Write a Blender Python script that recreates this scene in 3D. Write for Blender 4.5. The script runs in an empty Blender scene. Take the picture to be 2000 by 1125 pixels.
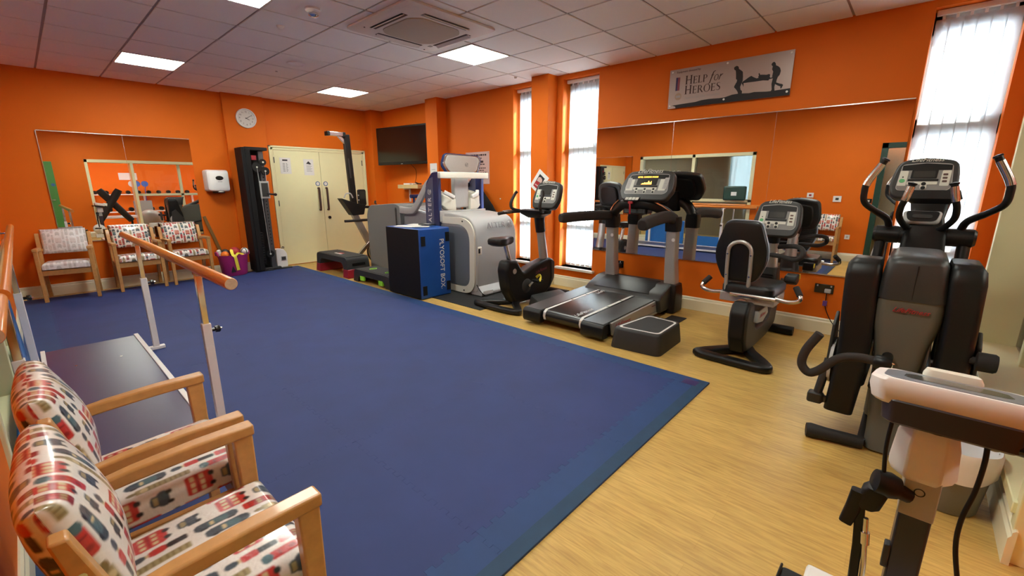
import bpy, bmesh, math, random
import numpy as np
from mathutils import Vector, Matrix, Euler

# ------------------------------------------------------------------ scene, camera, world, lights, exposure
S = bpy.context.scene
C = S.collection
random.seed(7)
PI = math.pi
R = math.radians

def look_matrix(loc, yaw, pitch, roll):
    sy, cy, sp, cp = math.sin(yaw), math.cos(yaw), math.sin(pitch), math.cos(pitch)
    f = Vector((sy * cp, cy * cp, -sp)); r = Vector((cy, -sy, 0)); u = r.cross(f)
    c, s = math.cos(roll), math.sin(roll)
    r2 = c * r + s * u; u2 = -s * r + c * u
    return Matrix(((r2.x, u2.x, -f.x, loc[0]), (r2.y, u2.y, -f.y, loc[1]), (r2.z, u2.z, -f.z, loc[2]), (0, 0, 0, 1)))

cam = bpy.data.objects.new('camera', bpy.data.cameras.new('camera'))
C.objects.link(cam)
cam.matrix_world = look_matrix((0, 0, 1.44), 0.8323, 0.2309, -0.0013)
cam.data.sensor_width = 36.0
cam.data.lens = 36.0 * 859.3648 / 2000.0
cam.data.clip_start = 0.02
S.camera = cam

S.view_settings.view_transform = 'Standard'
S.view_settings.look = 'None'
S.view_settings.exposure = 1.3
S.view_settings.gamma = 1.0
S.view_settings.use_curve_mapping = False
S.cycles.use_denoising = True
S.cycles.max_bounces = 10
S.cycles.diffuse_bounces = 5
S.cycles.glossy_bounces = 5
S.cycles.transmission_bounces = 6
S.cycles.transparent_max_bounces = 12
S.cycles.sample_clamp_indirect = 6.0
S.cycles.caustics_reflective = False
S.cycles.caustics_refractive = False

W = bpy.data.worlds.new('daylight')
S.world = W
W.use_nodes = True
bg = W.node_tree.nodes['Background']
bg.inputs[0].default_value = (0.86, 0.93, 1.0, 1)
bg.inputs[1].default_value = 13.0

sun = bpy.data.objects.new('sun', bpy.data.lights.new('sun', 'SUN'))
C.objects.link(sun)
sun.data.energy = 12.0
sun.data.angle = R(2)
sun.data.color = (1.0, 0.93, 0.82)
sun.rotation_euler = Vector((-0.72, 0.36, -0.58)).to_track_quat('-Z', 'Y').to_euler()

LAMP = 17.0          # strength of the ceiling panels

# ------------------------------------------------------------------ materials
def mat(name, col, rough=0.5, metal=0.0, noise=0.0, nscale=40.0, bump=0.0, coat=0.0, spec=0.5, emit=None, es=0.0, stretch=None):
    m = bpy.data.materials.new(name); m.use_nodes = True
    nt = m.node_tree; b = nt.nodes['Principled BSDF']
    b.inputs['Base Color'].default_value = (*col, 1)
    b.inputs['Roughness'].default_value = rough
    b.inputs['Metallic'].default_value = metal
    b.inputs['Specular IOR Level'].default_value = spec
    b.inputs['Coat Weight'].default_value = coat
    b.inputs['Coat Roughness'].default_value = 0.08
    if emit:
        b.inputs['Emission Color'].default_value = (*emit, 1); b.inputs['Emission Strength'].default_value = es
    if noise or bump:
        tc = nt.nodes.new('ShaderNodeTexCoord'); mp = nt.nodes.new('ShaderNodeMapping')
        if stretch: mp.inputs['Scale'].default_value = stretch
        n = nt.nodes.new('ShaderNodeTexNoise'); n.inputs['Scale'].default_value = nscale; n.inputs['Detail'].default_value = 4
        nt.links.new(tc.outputs['Object'], mp.inputs['Vector']); nt.links.new(mp.outputs[0], n.inputs['Vector'])
        if noise:
            r = nt.nodes.new('ShaderNodeMixRGB'); r.blend_type = 'MIX'
            r.inputs[1].default_value = (*[c * (1 - noise) for c in col], 1)
            r.inputs[2].default_value = (*[min(1, c * (1 + noise)) for c in col], 1)
            nt.links.new(n.outputs['Fac'], r.inputs[0]); nt.links.new(r.outputs[0], b.inputs['Base Color'])
        if bump:
            bp = nt.nodes.new('ShaderNodeBump'); bp.inputs['Strength'].default_value = bump; bp.inputs['Distance'].default_value = 0.002
            nt.links.new(n.outputs['Fac'], bp.inputs['Height']); nt.links.new(bp.outputs[0], b.inputs['Normal'])
    return m

M = {}
M['orange'] = mat('orange_paint', (0.70, 0.145, 0.010), 0.6, noise=0.05, nscale=3, bump=0.05, spec=0.15)
M['cream'] = mat('cream_paint', (0.78, 0.74, 0.45), 0.4, noise=0.03, nscale=6)
M['skirt'] = mat('cream_gloss', (0.78, 0.74, 0.55), 0.35, noise=0.03, nscale=6)
M['tile'] = mat('ceiling_tile', (0.90, 0.90, 0.88), 0.9, noise=0.08, nscale=160, bump=0.25)
M['grid'] = mat('shaded_ceiling_grid', (0.30, 0.27, 0.26), 0.5, noise=0.05)  # light grey grid, colour darkened for the shade in its recess
M['white'] = mat('white_plastic', (0.78, 0.78, 0.76), 0.35, noise=0.02)
M['offwhite'] = mat('ivory_plastic', (0.74, 0.72, 0.62), 0.4, noise=0.03)
M['pinkwhite'] = mat('white_powder_coat', (0.78, 0.74, 0.72), 0.4, noise=0.03)
M['grey'] = mat('mid_grey_plastic', (0.22, 0.22, 0.21), 0.45, noise=0.05)
M['ltgrey'] = mat('light_grey_plastic', (0.42, 0.42, 0.41), 0.4, noise=0.04)
M['dkgrey'] = mat('dark_grey_plastic', (0.026, 0.027, 0.026), 0.42, noise=0.12, bump=0.1, nscale=300)
M['panelgrey'] = mat('warm_grey_plastic', (0.105, 0.104, 0.086), 0.5, noise=0.06, bump=0.1, nscale=300)
M['black'] = mat('black_plastic', (0.005, 0.005, 0.005), 0.42, spec=0.35, noise=0.2, bump=0.06, nscale=300)
M['rubber'] = mat('black_rubber', (0.010, 0.010, 0.010), 0.75, noise=0.2, bump=0.3, nscale=250)
M['blackgloss'] = mat('black_gloss', (0.008, 0.008, 0.008), 0.12)
M['foam'] = mat('dark_grip_foam', (0.022, 0.017, 0.015), 0.8, noise=0.15, bump=0.3, nscale=200)
M['blackvinyl'] = mat('black_vinyl', (0.007, 0.007, 0.007), 0.38, spec=0.35, noise=0.2, bump=0.15, nscale=200)
M['silver'] = mat('silver_paint', (0.46, 0.44, 0.41), 0.38, 0.55, noise=0.05, nscale=60)
M['steel'] = mat('brushed_steel', (0.62, 0.60, 0.57), 0.22, 1.0, noise=0.05, stretch=(1, 1, 30))
M['chrome'] = mat('chrome', (0.80, 0.78, 0.75), 0.08, 1.0)
M['mirror'] = mat('mirror_glass', (0.86, 0.87, 0.86), 0.0, 1.0)
M['beech'] = mat('beech_wood', (0.52, 0.27, 0.085), 0.38, noise=0.22, nscale=9, coat=0.2, stretch=(4, 4, 4))
M['rail'] = mat('orange_varnished_rail', (0.64, 0.20, 0.03), 0.28, noise=0.12, nscale=14, coat=0.4, stretch=(8, 1, 8))
M['railend'] = mat('sawn_rail_end', (0.48, 0.36, 0.24), 0.7, noise=0.2, nscale=90)
M['matblue'] = mat('blue_eva_foam', (0.016, 0.033, 0.140), 0.7, noise=0.22, nscale=3.5, bump=0.0)
M['matedge'] = mat('bright_blue_eva_foam', (0.009, 0.042, 0.150), 0.65, noise=0.22, nscale=5)
M['padblue'] = mat('royal_blue_vinyl', (0.02, 0.14, 0.42), 0.4, noise=0.08, nscale=20)
M['navy'] = mat('navy_gloss', (0.014, 0.024, 0.095), 0.25, noise=0.05)
M['navyhi'] = mat('bright_navy_gloss', (0.05, 0.10, 0.34), 0.25)
M['plyoblue'] = mat('plyo_blue_vinyl', (0.009, 0.07, 0.31), 0.38, noise=0.12, nscale=12, bump=0.1)
M['plyoblack'] = mat('plyo_black_vinyl', (0.006, 0.006, 0.007), 0.6, noise=0.2, nscale=20, spec=0.25)
M['red'] = mat('red_plastic', (0.30, 0.012, 0.025), 0.4, noise=0.08)
M['redbright'] = mat('red_logo', (0.40, 0.015, 0.022), 0.5)
M['green'] = mat('lime_plastic', (0.28, 0.72, 0.04), 0.4, noise=0.05)
M['doorgreen'] = mat('green_door_paint', (0.07, 0.24, 0.05), 0.4, noise=0.08)
M['darkgreen'] = mat('dark_green_paint', (0.012, 0.05, 0.035), 0.35, noise=0.08)
M['olive'] = mat('olive_panel', (0.24, 0.22, 0.15), 0.6, noise=0.1)
M['purple'] = mat('magenta_rubber', (0.46, 0.035, 0.22), 0.45, noise=0.06)
M['yellow'] = mat('yellow_fabric', (0.80, 0.66, 0.06), 0.6, noise=0.1)
M['orangefoam'] = mat('orange_foam', (0.72, 0.17, 0.01), 0.7, noise=0.25, nscale=60, bump=0.4)
M['ballred'] = mat('red_rubber', (0.38, 0.02, 0.03), 0.35, noise=0.08)
M['brownwood'] = mat('brown_wood', (0.18, 0.085, 0.015), 0.55, noise=0.2, nscale=12)
M['paper'] = mat('paper_sheet', (0.70, 0.68, 0.66), 0.6, noise=0.03)
M['ink'] = mat('dark_ink', (0.015, 0.014, 0.016), 0.7)
M['inkgrey'] = mat('grey_ink', (0.32, 0.31, 0.31), 0.7)
M['inkbrown'] = mat('dark_brown_ink', (0.035, 0.008, 0.006), 0.6)
M['signmetal'] = mat('satin_sign_metal', (0.40, 0.32, 0.29), 0.36, 0.3, noise=0.05, nscale=300)
M['pinkpaper'] = mat('pink_laminate', (0.62, 0.42, 0.38), 0.45, noise=0.03)
M['bagfabric'] = mat('silver_air_bag_fabric', (0.30, 0.30, 0.31), 0.35, noise=0.1, nscale=20, bump=0.2)
M['greyfabric'] = mat('grey_cover_fabric', (0.21, 0.21, 0.20), 0.7, noise=0.08, nscale=120, bump=0.2)
M['steelblue'] = mat('steel_blue_panel', (0.20, 0.22, 0.25), 0.3, 0.3, noise=0.05)
M['binliner'] = mat('white_bin_liner', (0.75, 0.75, 0.76), 0.35, noise=0.06, nscale=20, bump=0.5)
M['bingrey'] = mat('grey_bin_plastic', (0.16, 0.16, 0.14), 0.5, noise=0.05)
M['led'] = mat('amber_led', (0.02, 0.01, 0.0), 0.5, emit=(1.0, 0.42, 0.05), es=2.6)
M['lcd'] = mat('unlit_lcd', (0.045, 0.046, 0.042), 0.18)
M['keypad'] = mat('ivory_keypad', (0.62, 0.63, 0.55), 0.4, noise=0.02)
M['lightpanel'] = mat('lit_diffuser', (0.9, 0.9, 0.9), 0.5, emit=(0.97, 1.0, 0.90), es=LAMP)
M['lightdim'] = mat('weaker_lit_diffuser', (0.9, 0.9, 0.9), 0.5, emit=(0.97, 1.0, 0.90), es=LAMP * 0.4)
M['lightframe'] = mat('light_frame', (0.75, 0.75, 0.73), 0.4)
M['acwhite'] = mat('air_con_plastic', (0.72, 0.69, 0.66), 0.45, noise=0.02)
M['acgrille'] = mat('air_con_grille', (0.46, 0.40, 0.32), 0.7, noise=0.3, nscale=260, bump=0.4)
M['signblue'] = mat('blue_sign_disc', (0.05, 0.13, 0.30), 0.4)
M['belt'] = mat('treadmill_belt', (0.009, 0.008, 0.008), 0.26, noise=0.25, nscale=500, bump=0.15)
M['wine'] = mat('ribbon_wine', (0.20, 0.04, 0.07), 0.5)
M['ribbonblue'] = mat('ribbon_navy', (0.03, 0.02, 0.10), 0.5)
M['hazelight'] = mat('sill_white', (0.80, 0.78, 0.74), 0.35, noise=0.02)
M['stepgrey'] = mat('step_grey_plastic', (0.022, 0.022, 0.021), 0.55, noise=0.08, bump=0.2, nscale=200)
M['steptop'] = mat('step_ribbed_rubber', (0.028, 0.028, 0.028), 0.75, noise=0.2, bump=0.6, nscale=120)
M['platform'] = mat('dark_blue_laminate', (0.055, 0.05, 0.11), 0.32, noise=0.15, nscale=3)

def glass_mat():
    m = bpy.data.materials.new('clear_glass'); m.use_nodes = True
    nt = m.node_tree; nt.nodes.clear()
    o = nt.nodes.new('ShaderNodeOutputMaterial'); t = nt.nodes.new('ShaderNodeBsdfTransparent')
    t.inputs[0].default_value = (0.93, 0.95, 0.94, 1)
    g = nt.nodes.new('ShaderNodeBsdfGlossy'); g.inputs['Roughness'].default_value = 0.0
    f = nt.nodes.new('ShaderNodeFresnel'); f.inputs[0].default_value = 1.35
    x = nt.nodes.new('ShaderNodeMixShader')
    nt.links.new(f.outputs[0], x.inputs[0]); nt.links.new(t.outputs[0], x.inputs[1]); nt.links.new(g.outputs[0], x.inputs[2])
    nt.links.new(x.outputs[0], o.inputs[0])
    return m
M['glass'] = glass_mat()

def blind_mat(tcol=(0.62, 0.65, 0.68)):
    m = bpy.data.materials.new('translucent_blind_fabric'); m.use_nodes = True
    nt = m.node_tree; nt.nodes.clear()
    o = nt.nodes.new('ShaderNodeOutputMaterial')
    d = nt.nodes.new('ShaderNodeBsdfDiffuse'); d.inputs[0].default_value = (0.80, 0.82, 0.82, 1)
    t = nt.nodes.new('ShaderNodeBsdfTranslucent'); t.inputs[0].default_value = (*tcol, 1)
    w = nt.nodes.new('ShaderNodeTexNoise'); w.inputs['Scale'].default_value = 300
    x = nt.nodes.new('ShaderNodeMixShader'); x.inputs[0].default_value = 0.62
    bp = nt.nodes.new('ShaderNodeBump'); bp.inputs['Strength'].default_value = 0.1
    nt.links.new(w.outputs['Fac'], bp.inputs['Height']); nt.links.new(bp.outputs[0], d.inputs['Normal'])
    nt.links.new(d.outputs[0], x.inputs[1]); nt.links.new(t.outputs[0], x.inputs[2])
    tr = nt.nodes.new('ShaderNodeBsdfTransparent'); x2 = nt.nodes.new('ShaderNodeMixShader'); x2.inputs[0].default_value = 0.12
    nt.links.new(x.outputs[0], x2.inputs[1]); nt.links.new(tr.outputs[0], x2.inputs[2]); nt.links.new(x2.outputs[0], o.inputs[0])
    return m
M['blind'] = blind_mat()
M['blindblue'] = blind_mat((0.06, 0.10, 0.11))

def wood_floor_mat():
    m = bpy.data.materials.new('oak_effect_vinyl'); m.use_nodes = True
    nt = m.node_tree; b = nt.nodes['Principled BSDF']; L = nt.links.new
    tc = nt.nodes.new('ShaderNodeTexCoord')
    br = nt.nodes.new('ShaderNodeTexBrick'); br.offset = 0.37
    br.inputs['Scale'].default_value = 1.0; br.inputs['Brick Width'].default_value = 1.25; br.inputs['Row Height'].default_value = 0.10
    br.inputs['Mortar Size'].default_value = 0.0012; br.inputs['Mortar Smooth'].default_value = 0.4
    br.inputs['Color1'].default_value = (0.56, 0.37, 0.105, 1); br.inputs['Color2'].default_value = (0.61, 0.41, 0.122, 1)
    br.inputs['Mortar'].default_value = (0.52, 0.34, 0.09, 1)
    mp = nt.nodes.new('ShaderNodeMapping'); mp.inputs['Scale'].default_value = (7, 75, 1)
    n = nt.nodes.new('ShaderNodeTexNoise'); n.inputs['Scale'].default_value = 1.0; n.inputs['Detail'].default_value = 6; n.inputs['Distortion'].default_value = 0.6
    mp2 = nt.nodes.new('ShaderNodeMapping'); mp2.inputs['Scale'].default_value = (1.2, 5, 1)
    n2 = nt.nodes.new('ShaderNodeTexNoise'); n2.inputs['Scale'].default_value = 1.5; n2.inputs['Detail'].default_value = 3
    rot = nt.nodes.new('ShaderNodeMapping'); rot.inputs['Rotation'].default_value = (0, 0, R(90))
    L(tc.outputs['Object'], rot.inputs[0])
    L(rot.outputs[0], br.inputs['Vector']); L(rot.outputs[0], mp.inputs[0]); L(mp.outputs[0], n.inputs['Vector'])
    L(rot.outputs[0], mp2.inputs[0]); L(mp2.outputs[0], n2.inputs['Vector'])
    cr = nt.nodes.new('ShaderNodeValToRGB')
    cr.color_ramp.elements[0].position = 0.32; cr.color_ramp.elements[0].color = (0.74, 0.68, 0.60, 1)
    cr.color_ramp.elements[1].position = 0.62; cr.color_ramp.elements[1].color = (1.08, 1.08, 1.06, 1)
    L(n.outputs['Fac'], cr.inputs[0])
    x = nt.nodes.new('ShaderNodeMixRGB'); x.blend_type = 'MULTIPLY'; x.inputs[0].default_value = 0.8
    L(br.outputs['Color'], x.inputs[1]); L(cr.outputs[0], x.inputs[2])
    cr2 = nt.nodes.new('ShaderNodeValToRGB')
    cr2.color_ramp.elements[0].color = (0.82, 0.80, 0.76, 1); cr2.color_ramp.elements[1].color = (1.12, 1.12, 1.12, 1)
    L(n2.outputs['Fac'], cr2.inputs[0])
    y = nt.nodes.new('ShaderNodeMixRGB'); y.blend_type = 'MULTIPLY'; y.inputs[0].default_value = 1.0
    L(x.outputs[0], y.inputs[1]); L(cr2.outputs[0], y.inputs[2]); L(y.outputs[0], b.inputs['Base Color'])
    b.inputs['Roughness'].default_value = 0.42
    bp = nt.nodes.new('ShaderNodeBump'); bp.inputs['Strength'].default_value = 0.12; bp.inputs['Distance'].default_value = 0.002
    L(n.outputs['Fac'], bp.inputs['Height']); L(bp.outputs[0], b.inputs['Normal'])
    return m
M['floor'] = wood_floor_mat()

def attr_mat(name, rough, coat):
    m = bpy.data.materials.new(name); m.use_nodes = True
    nt = m.node_tree; b = nt.nodes['Principled BSDF']
    a = nt.nodes.new('ShaderNodeAttribute'); a.attribute_name = 'print'
    n = nt.nodes.new('ShaderNodeTexNoise'); n.inputs['Scale'].default_value = 22; n.inputs['Detail'].default_value = 3
    tc = nt.nodes.new('ShaderNodeTexCoord'); nt.links.new(tc.outputs['Object'], n.inputs['Vector'])
    bp = nt.nodes.new('ShaderNodeBump'); bp.inputs['Strength'].default_value = 0.5; bp.inputs['Distance'].default_value = 0.01
    nt.links.new(n.outputs['Fac'], bp.inputs['Height']); nt.links.new(bp.outputs[0], b.inputs['Normal'])
    nt.links.new(a.outputs['Color'], b.inputs['Base Color'])
    b.inputs['Roughness'].default_value = rough; b.inputs['Coat Weight'].default_value = coat; b.inputs['Coat Roughness'].default_value = 0.12
    return m
M['print'] = attr_mat('london_print_oilcloth', 0.35, 0.5)

# ------------------------------------------------------------------ mesh building helpers
WM = {}          # root object -> world matrix

class G:
    """collects shapes in world coordinates and links them as one mesh object"""
    def __init__(s): s.bm = bmesh.new()
    def _v(s, pts): return [s.bm.verts.new(p) for p in pts]
    def _f(s, vs, mi=0):
        try:
            f = s.bm.faces.new(vs); f.material_index = mi; return f
        except ValueError: return None
    def box(s, a, b, mi=0):
        x0, y0, z0 = (min(a[i], b[i]) for i in range(3)); x1, y1, z1 = (max(a[i], b[i]) for i in range(3))
        v = s._v([(x0, y0, z0), (x1, y0, z0), (x1, y1, z0), (x0, y1, z0), (x0, y0, z1), (x1, y0, z1), (x1, y1, z1), (x0, y1, z1)])
        for q in ((3, 2, 1, 0), (4, 5, 6, 7), (0, 1, 5, 4), (1, 2, 6, 5), (2, 3, 7, 6), (3, 0, 4, 7)): s._f([v[i] for i in q], mi)
        return s
    def obox(s, m, size, mi=0):
        """box of a size centred on a 4x4 frame"""
        h = [k / 2 for k in size]
        v = s._v([m @ Vector(p) for p in ((-h[0], -h[1], -h[2]), (h[0], -h[1], -h[2]), (h[0], h[1], -h[2]), (-h[0], h[1], -h[2]),
                                          (-h[0], -h[1], h[2]), (h[0], -h[1], h[2]), (h[0], h[1], h[2]), (-h[0], h[1], h[2]))])
        for q in ((3, 2, 1, 0), (4, 5, 6, 7), (0, 1, 5, 4), (1, 2, 6, 5), (2, 3, 7, 6), (3, 0, 4, 7)): s._f([v[i] for i in q], mi)
        return s
    def loft(s, rings, mi=0, closed=False, caps=True):
        V = [s._v(r) for r in rings]; n = len(V[0])
        rr = range(len(V)) if closed else range(len(V) - 1)
        for k in rr:
            A, B = V[k], V[(k + 1) % len(V)]
            for i in range(n): s._f([A[i], A[(i + 1) % n], B[(i + 1) % n], B[i]], mi)
        if caps and not closed:
            s._f(V[0][::-1], mi); s._f(V[-1], mi)
        return s
    def _frames(s, pts, closed, up=None):
        P = [Vector(p) for p in pts]; n = len(P); T = []
        for i in range(n):
            if closed: t = P[(i + 1) % n] - P[i - 1]
            else: t = P[min(i + 1, n - 1)] - P[max(i - 1, 0)]
            T.append(t.normalized())
        ref = Vector(up) if up else (Vector((0, 0, 1)) if abs(T[0].z) < 0.9 else Vector((0, 1, 0)))
        out = []; a = None
        for i in range(n):
            if up: a = (ref - T[i] * ref.dot(T[i]))
            elif a is None: a = (ref - T[i] * ref.dot(T[i]))
            else: a = a - T[i] * a.dot(T[i])
            if a.length < 1e-5: a = T[i].orthogonal()
            a = a.normalized(); out.append((P[i], T[i], a, T[i].cross(a).normalized()))
        return out
    def tube(s, pts, r, seg=12, closed=False, mi=0, caps=True):
        F = s._frames(pts, closed); n = len(F)
        rs = r if isinstance(r, (list, tuple)) else [r] * n
        rings = [[p + (a * math.cos(2 * PI * k / seg) + b * math.sin(2 * PI * k / seg)) * rs[i] for k in range(seg)] for i, (p, t, a, b) in enumerate(F)]
        return s.loft(rings, mi, closed, caps)
    def bar(s, pts, w, h, up=(0, 0, 1), closed=False, mi=0, rad=0.0):
        """rectangular section swept along a path: h along up, w across"""
        F = s._frames(pts, closed, up); rings = []
        for i, (p, t, a, b) in enumerate(F):
            ww = w[i] if isinstance(w, (list, tuple)) else w; hh = h[i] if isinstance(h, (list, tuple)) else h
            if rad:
                rings.append([p + b * x + a * y for x, y in rrect(-ww / 2, ww / 2, -hh / 2, hh / 2, rad, 3)])
            else:
                rings.append([p + b * x * ww / 2 + a * y * hh / 2 for x, y in ((-1, -1), (1, -1), (1, 1), (-1, 1))])
        return s.loft(rings, mi, closed)
    def prism(s, poly, axis, a0, a1, mi=0):
        f = {'x': lambda u, v, w: (w, u, v), 'y': lambda u, v, w: (u, w, v), 'z': lambda u, v, w: (u, v, w)}[axis]
        return s.loft([[f(u, v, a0) for u, v in poly], [f(u, v, a1) for u, v in poly]], mi)
    def plate(s, poly, m, d0, d1, mi=0):
        """outline in the xy of a frame, extruded from d0 to d1 along its z"""
        return s.loft([[m @ Vector((u, v, d0)) for u, v in poly], [m @ Vector((u, v, d1)) for u, v in poly]], mi)
    def lathe(s, prof, origin=(0, 0, 0), m=None, seg=32, mi=0, sx=1.0, sy=1.0):
        m = m or Matrix.Translation(origin); rings = []
        for r, h in prof:
            r = max(r, 1e-4)
            rings.append([m @ Vector((r * sx * math.cos(2 * PI * k / seg), r * sy * math.sin(2 * PI * k / seg), h)) for k in range(seg)])
        return s.loft(rings, mi)
    def ell(s, c, r, seg=20, mi=0, rot=None):
        m = Matrix.Translation(c) @ (rot.to_4x4() if rot else Matrix.Identity(4))
        rings = []
        for k in range(1, seg // 2):
            t = PI * k / (seg // 2)
            rings.append([m @ Vector((r[0] * math.sin(t) * math.cos(2 * PI * j / seg), r[1] * math.sin(t) * math.sin(2 * PI * j / seg), -r[2] * math.cos(t))) for j in range(seg)])
        V = [s._v(q) for q in rings]; n = seg
        for k in range(len(V) - 1):
            for i in range(n): s._f([V[k][i], V[k][(i + 1) % n], V[k + 1][(i + 1) % n], V[k + 1][i]], mi)
        b = s.bm.verts.new(m @ Vector((0, 0, -r[2]))); t = s.bm.verts.new(m @ Vector((0, 0, r[2])))
        for i in range(n): s._f([b, V[0][(i + 1) % n], V[0][i]], mi); s._f([t, V[-1][i], V[-1][(i + 1) % n]], mi)
        return s
    def done(s, name, mats, parent=None, bevel=0.0, seg=2, smooth=40, label=None):
        bm = s.bm
        bmesh.ops.recalc_face_normals(bm, faces=bm.faces[:])
        me = bpy.data.meshes.new(name); bm.to_mesh(me); bm.free()
        if not isinstance(mats, (list, tuple)): mats = [mats]
        for q in mats: me.materials.append(M[q] if isinstance(q, str) else q)
        if smooth:
            me.polygons.foreach_set('use_smooth', [True] * len(me.polygons)); me.set_sharp_from_angle(angle=R(smooth))
        o = bpy.data.objects.new(name, me); C.objects.link(o)
        if parent is not None:
            me.transform(WM[parent].inverted()); o.parent = parent; WM[o] = WM[parent]
        else: WM[o] = Matrix.Identity(4)
        if bevel:
            b = o.modifiers.new('bevel', 'BEVEL'); b.width = bevel; b.segments = seg; b.limit_method = 'ANGLE'; b.angle_limit = R(38)
        if label: o['label'] = label
        return o

def rrect(x0, x1, y0, y1, r, n=4):
    r = min(r, abs(x1 - x0) / 2 - 1e-5, abs(y1 - y0) / 2 - 1e-5); out = []
    for cx, cy, a in ((x1 - r, y0 + r, -PI / 2), (x1 - r, y1 - r, 0), (x0 + r, y1 - r, PI / 2), (x0 + r, y0 + r, PI)):
        for k in range(n + 1):
            t = a + PI / 2 * k / n; out.append((cx + r * math.cos(t), cy + r * math.sin(t)))
    return out

def roundpoly(poly, r, n=4):
    """corners of a 2D outline rounded by radius r (a number or one per corner)"""
    out = []; N = len(poly)
    for i in range(N):
        p, a, b = Vector(poly[i]), Vector(poly[i - 1]), Vector(poly[(i + 1) % N])
        rr_ = r[i] if isinstance(r, (list, tuple)) else r
        u, v = (a - p), (b - p); l = min(rr_, u.length * 0.48, v.length * 0.48)
        if l < 1e-5: out.append(tuple(p)); continue
        s, e = p + u.normalized() * l, p + v.normalized() * l
        for k in range(n + 1):
            t = k / n; q = s * (1 - t) ** 2 + p * 2 * t * (1 - t) + e * t ** 2; out.append((q.x, q.y))
    return out

def smoothpath(pts, n=6, closed=False):
    """Catmull-Rom through the points"""
    P = [Vector(p) for p in pts]; N = len(P); out = []
    for i in range(N if closed else N - 1):
        p1, p2 = P[i], P[(i + 1) % N]
        p0 = P[i - 1] if (closed or i > 0) else p1 * 2 - p2
        p3 = P[(i + 2) % N] if (closed or i + 2 < N) else p2 * 2 - p1
        for k in range(n):
            t = k / n
            out.append(0.5 * (2 * p1 + (p2 - p0) * t + (2 * p0 - 5 * p1 + 4 * p2 - p3) * t * t + (3 * p1 - p0 - 3 * p2 + p3) * t ** 3))
    if not closed: out.append(P[-1])
    return out

def frame(o, right, up):
    r = Vector(right).normalized(); u = Vector(up); u = (u - r * u.dot(r)).normalized(); n = r.cross(u)
    return Matrix(((r.x, u.x, n.x, o[0]), (r.y, u.y, n.y, o[1]), (r.z, u.z, n.z, o[2]), (0, 0, 0, 1)))

def axisframe(o, z):
    z = Vector(z).normalized(); x = z.orthogonal().normalized(); y = z.cross(x)
    return Matrix(((x.x, y.x, z.x, o[0]), (x.y, y.y, z.y, o[1]), (x.z, y.z, z.z, o[2]), (0, 0, 0, 1)))

def thing(name, label, cat, loc=(0, 0, 0), group=None):
    o = bpy.data.objects.new(name, None); C.objects.link(o); o.empty_display_size = 0.1
    o.location = loc; WM[o] = Matrix.Translation(loc)
    return tag(o, label, cat, group)
def tag(o, label, cat, group=None):
    o['label'] = label; o['category'] = cat
    if group: o['group'] = group
    return o
def struct(o): o['kind'] = 'structure'; return o
def dup(root, loc, rotz, label, group=None):
    def cp(o, par):
        c = o.copy(); C.objects.link(c)
        if par is not None: c.parent = par
        for k in list(o.children): cp(k, c)
        return c
    r = cp(root, None); r.location = loc; r.rotation_euler = (0, 0, rotz); r['label'] = label
    if group: r['group'] = group
    return r

def text(name, s, m, size, material, parent=None, shear=0.0, align='CENTER', depth=0.0006, sx=1.0, spacing=1.0):
    cu = bpy.data.curves.new(name, 'FONT'); cu.body = s; cu.size = size; cu.shear = shear; cu.align_x = align; cu.align_y = 'CENTER'
    cu.extrude = depth; cu.space_character = spacing; cu.resolution_u = 3
    t = bpy.data.objects.new(name, cu); C.objects.link(t)
    dg = bpy.context.evaluated_depsgraph_get(); dg.update()
    me = bpy.data.meshes.new_from_object(t.evaluated_get(dg)); bpy.data.objects.remove(t); bpy.data.curves.remove(cu)
    me.transform(m @ Matrix.Diagonal((sx, 1, 1, 1)))
    me.materials.clear(); me.materials.append(M[material]); me.name = name
    o = bpy.data.objects.new(name, me); C.objects.link(o)
    if parent is not None: me.transform(WM[parent].inverted()); o.parent = parent
    WM[o] = WM[parent] if parent is not None else Matrix.Identity(4)
    return o
# ------------------------------------------------------------------ the room
XR, XL, YF, YB, HC = 5.145, -0.22, 8.40, -0.47, 2.856

g = G(); g.box((-3.4, -4.4, -0.06), (5.6, 8.6, 0.0)); struct(g.done('floor', 'floor'))

# ceiling: dropped mineral tiles in a recessed grid
g = G()
lights = [(1.311, 6.965), (3.711, 6.965), (3.711, 3.965), (1.311, 3.965), (1.311, 0.965), (3.711, 0.965)]
g.box((XL - 0.1, YB - 0.1, HC + 0.010), (XR + 0.1, YF + 0.1, HC + 0.03), 1)
gi0, gj0 = 3.411, 3.065
for i in range(-7, 4):
    for j in range(-7, 10):
        x0, y0 = gi0 + 0.6 * i, gj0 + 0.6 * j
        cx, cy = x0 + 0.3, y0 + 0.3
        if any(abs(cx - a) < 0.05 and abs(cy - b) < 0.05 for a, b in lights): continue
        a, b, c, d = max(x0 + 0.0105, XL - 0.05), max(y0 + 0.0105, YB - 0.05), min(x0 + 0.5895, XR + 0.05), min(y0 + 0.5895, YF + 0.05)
        if c - a < 0.02 or d - b < 0.02: continue
        g.box((a, b, HC), (c, d, HC + 0.009), 0)
struct(g.done('ceiling', ['tile', 'grid'], smooth=0))

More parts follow.
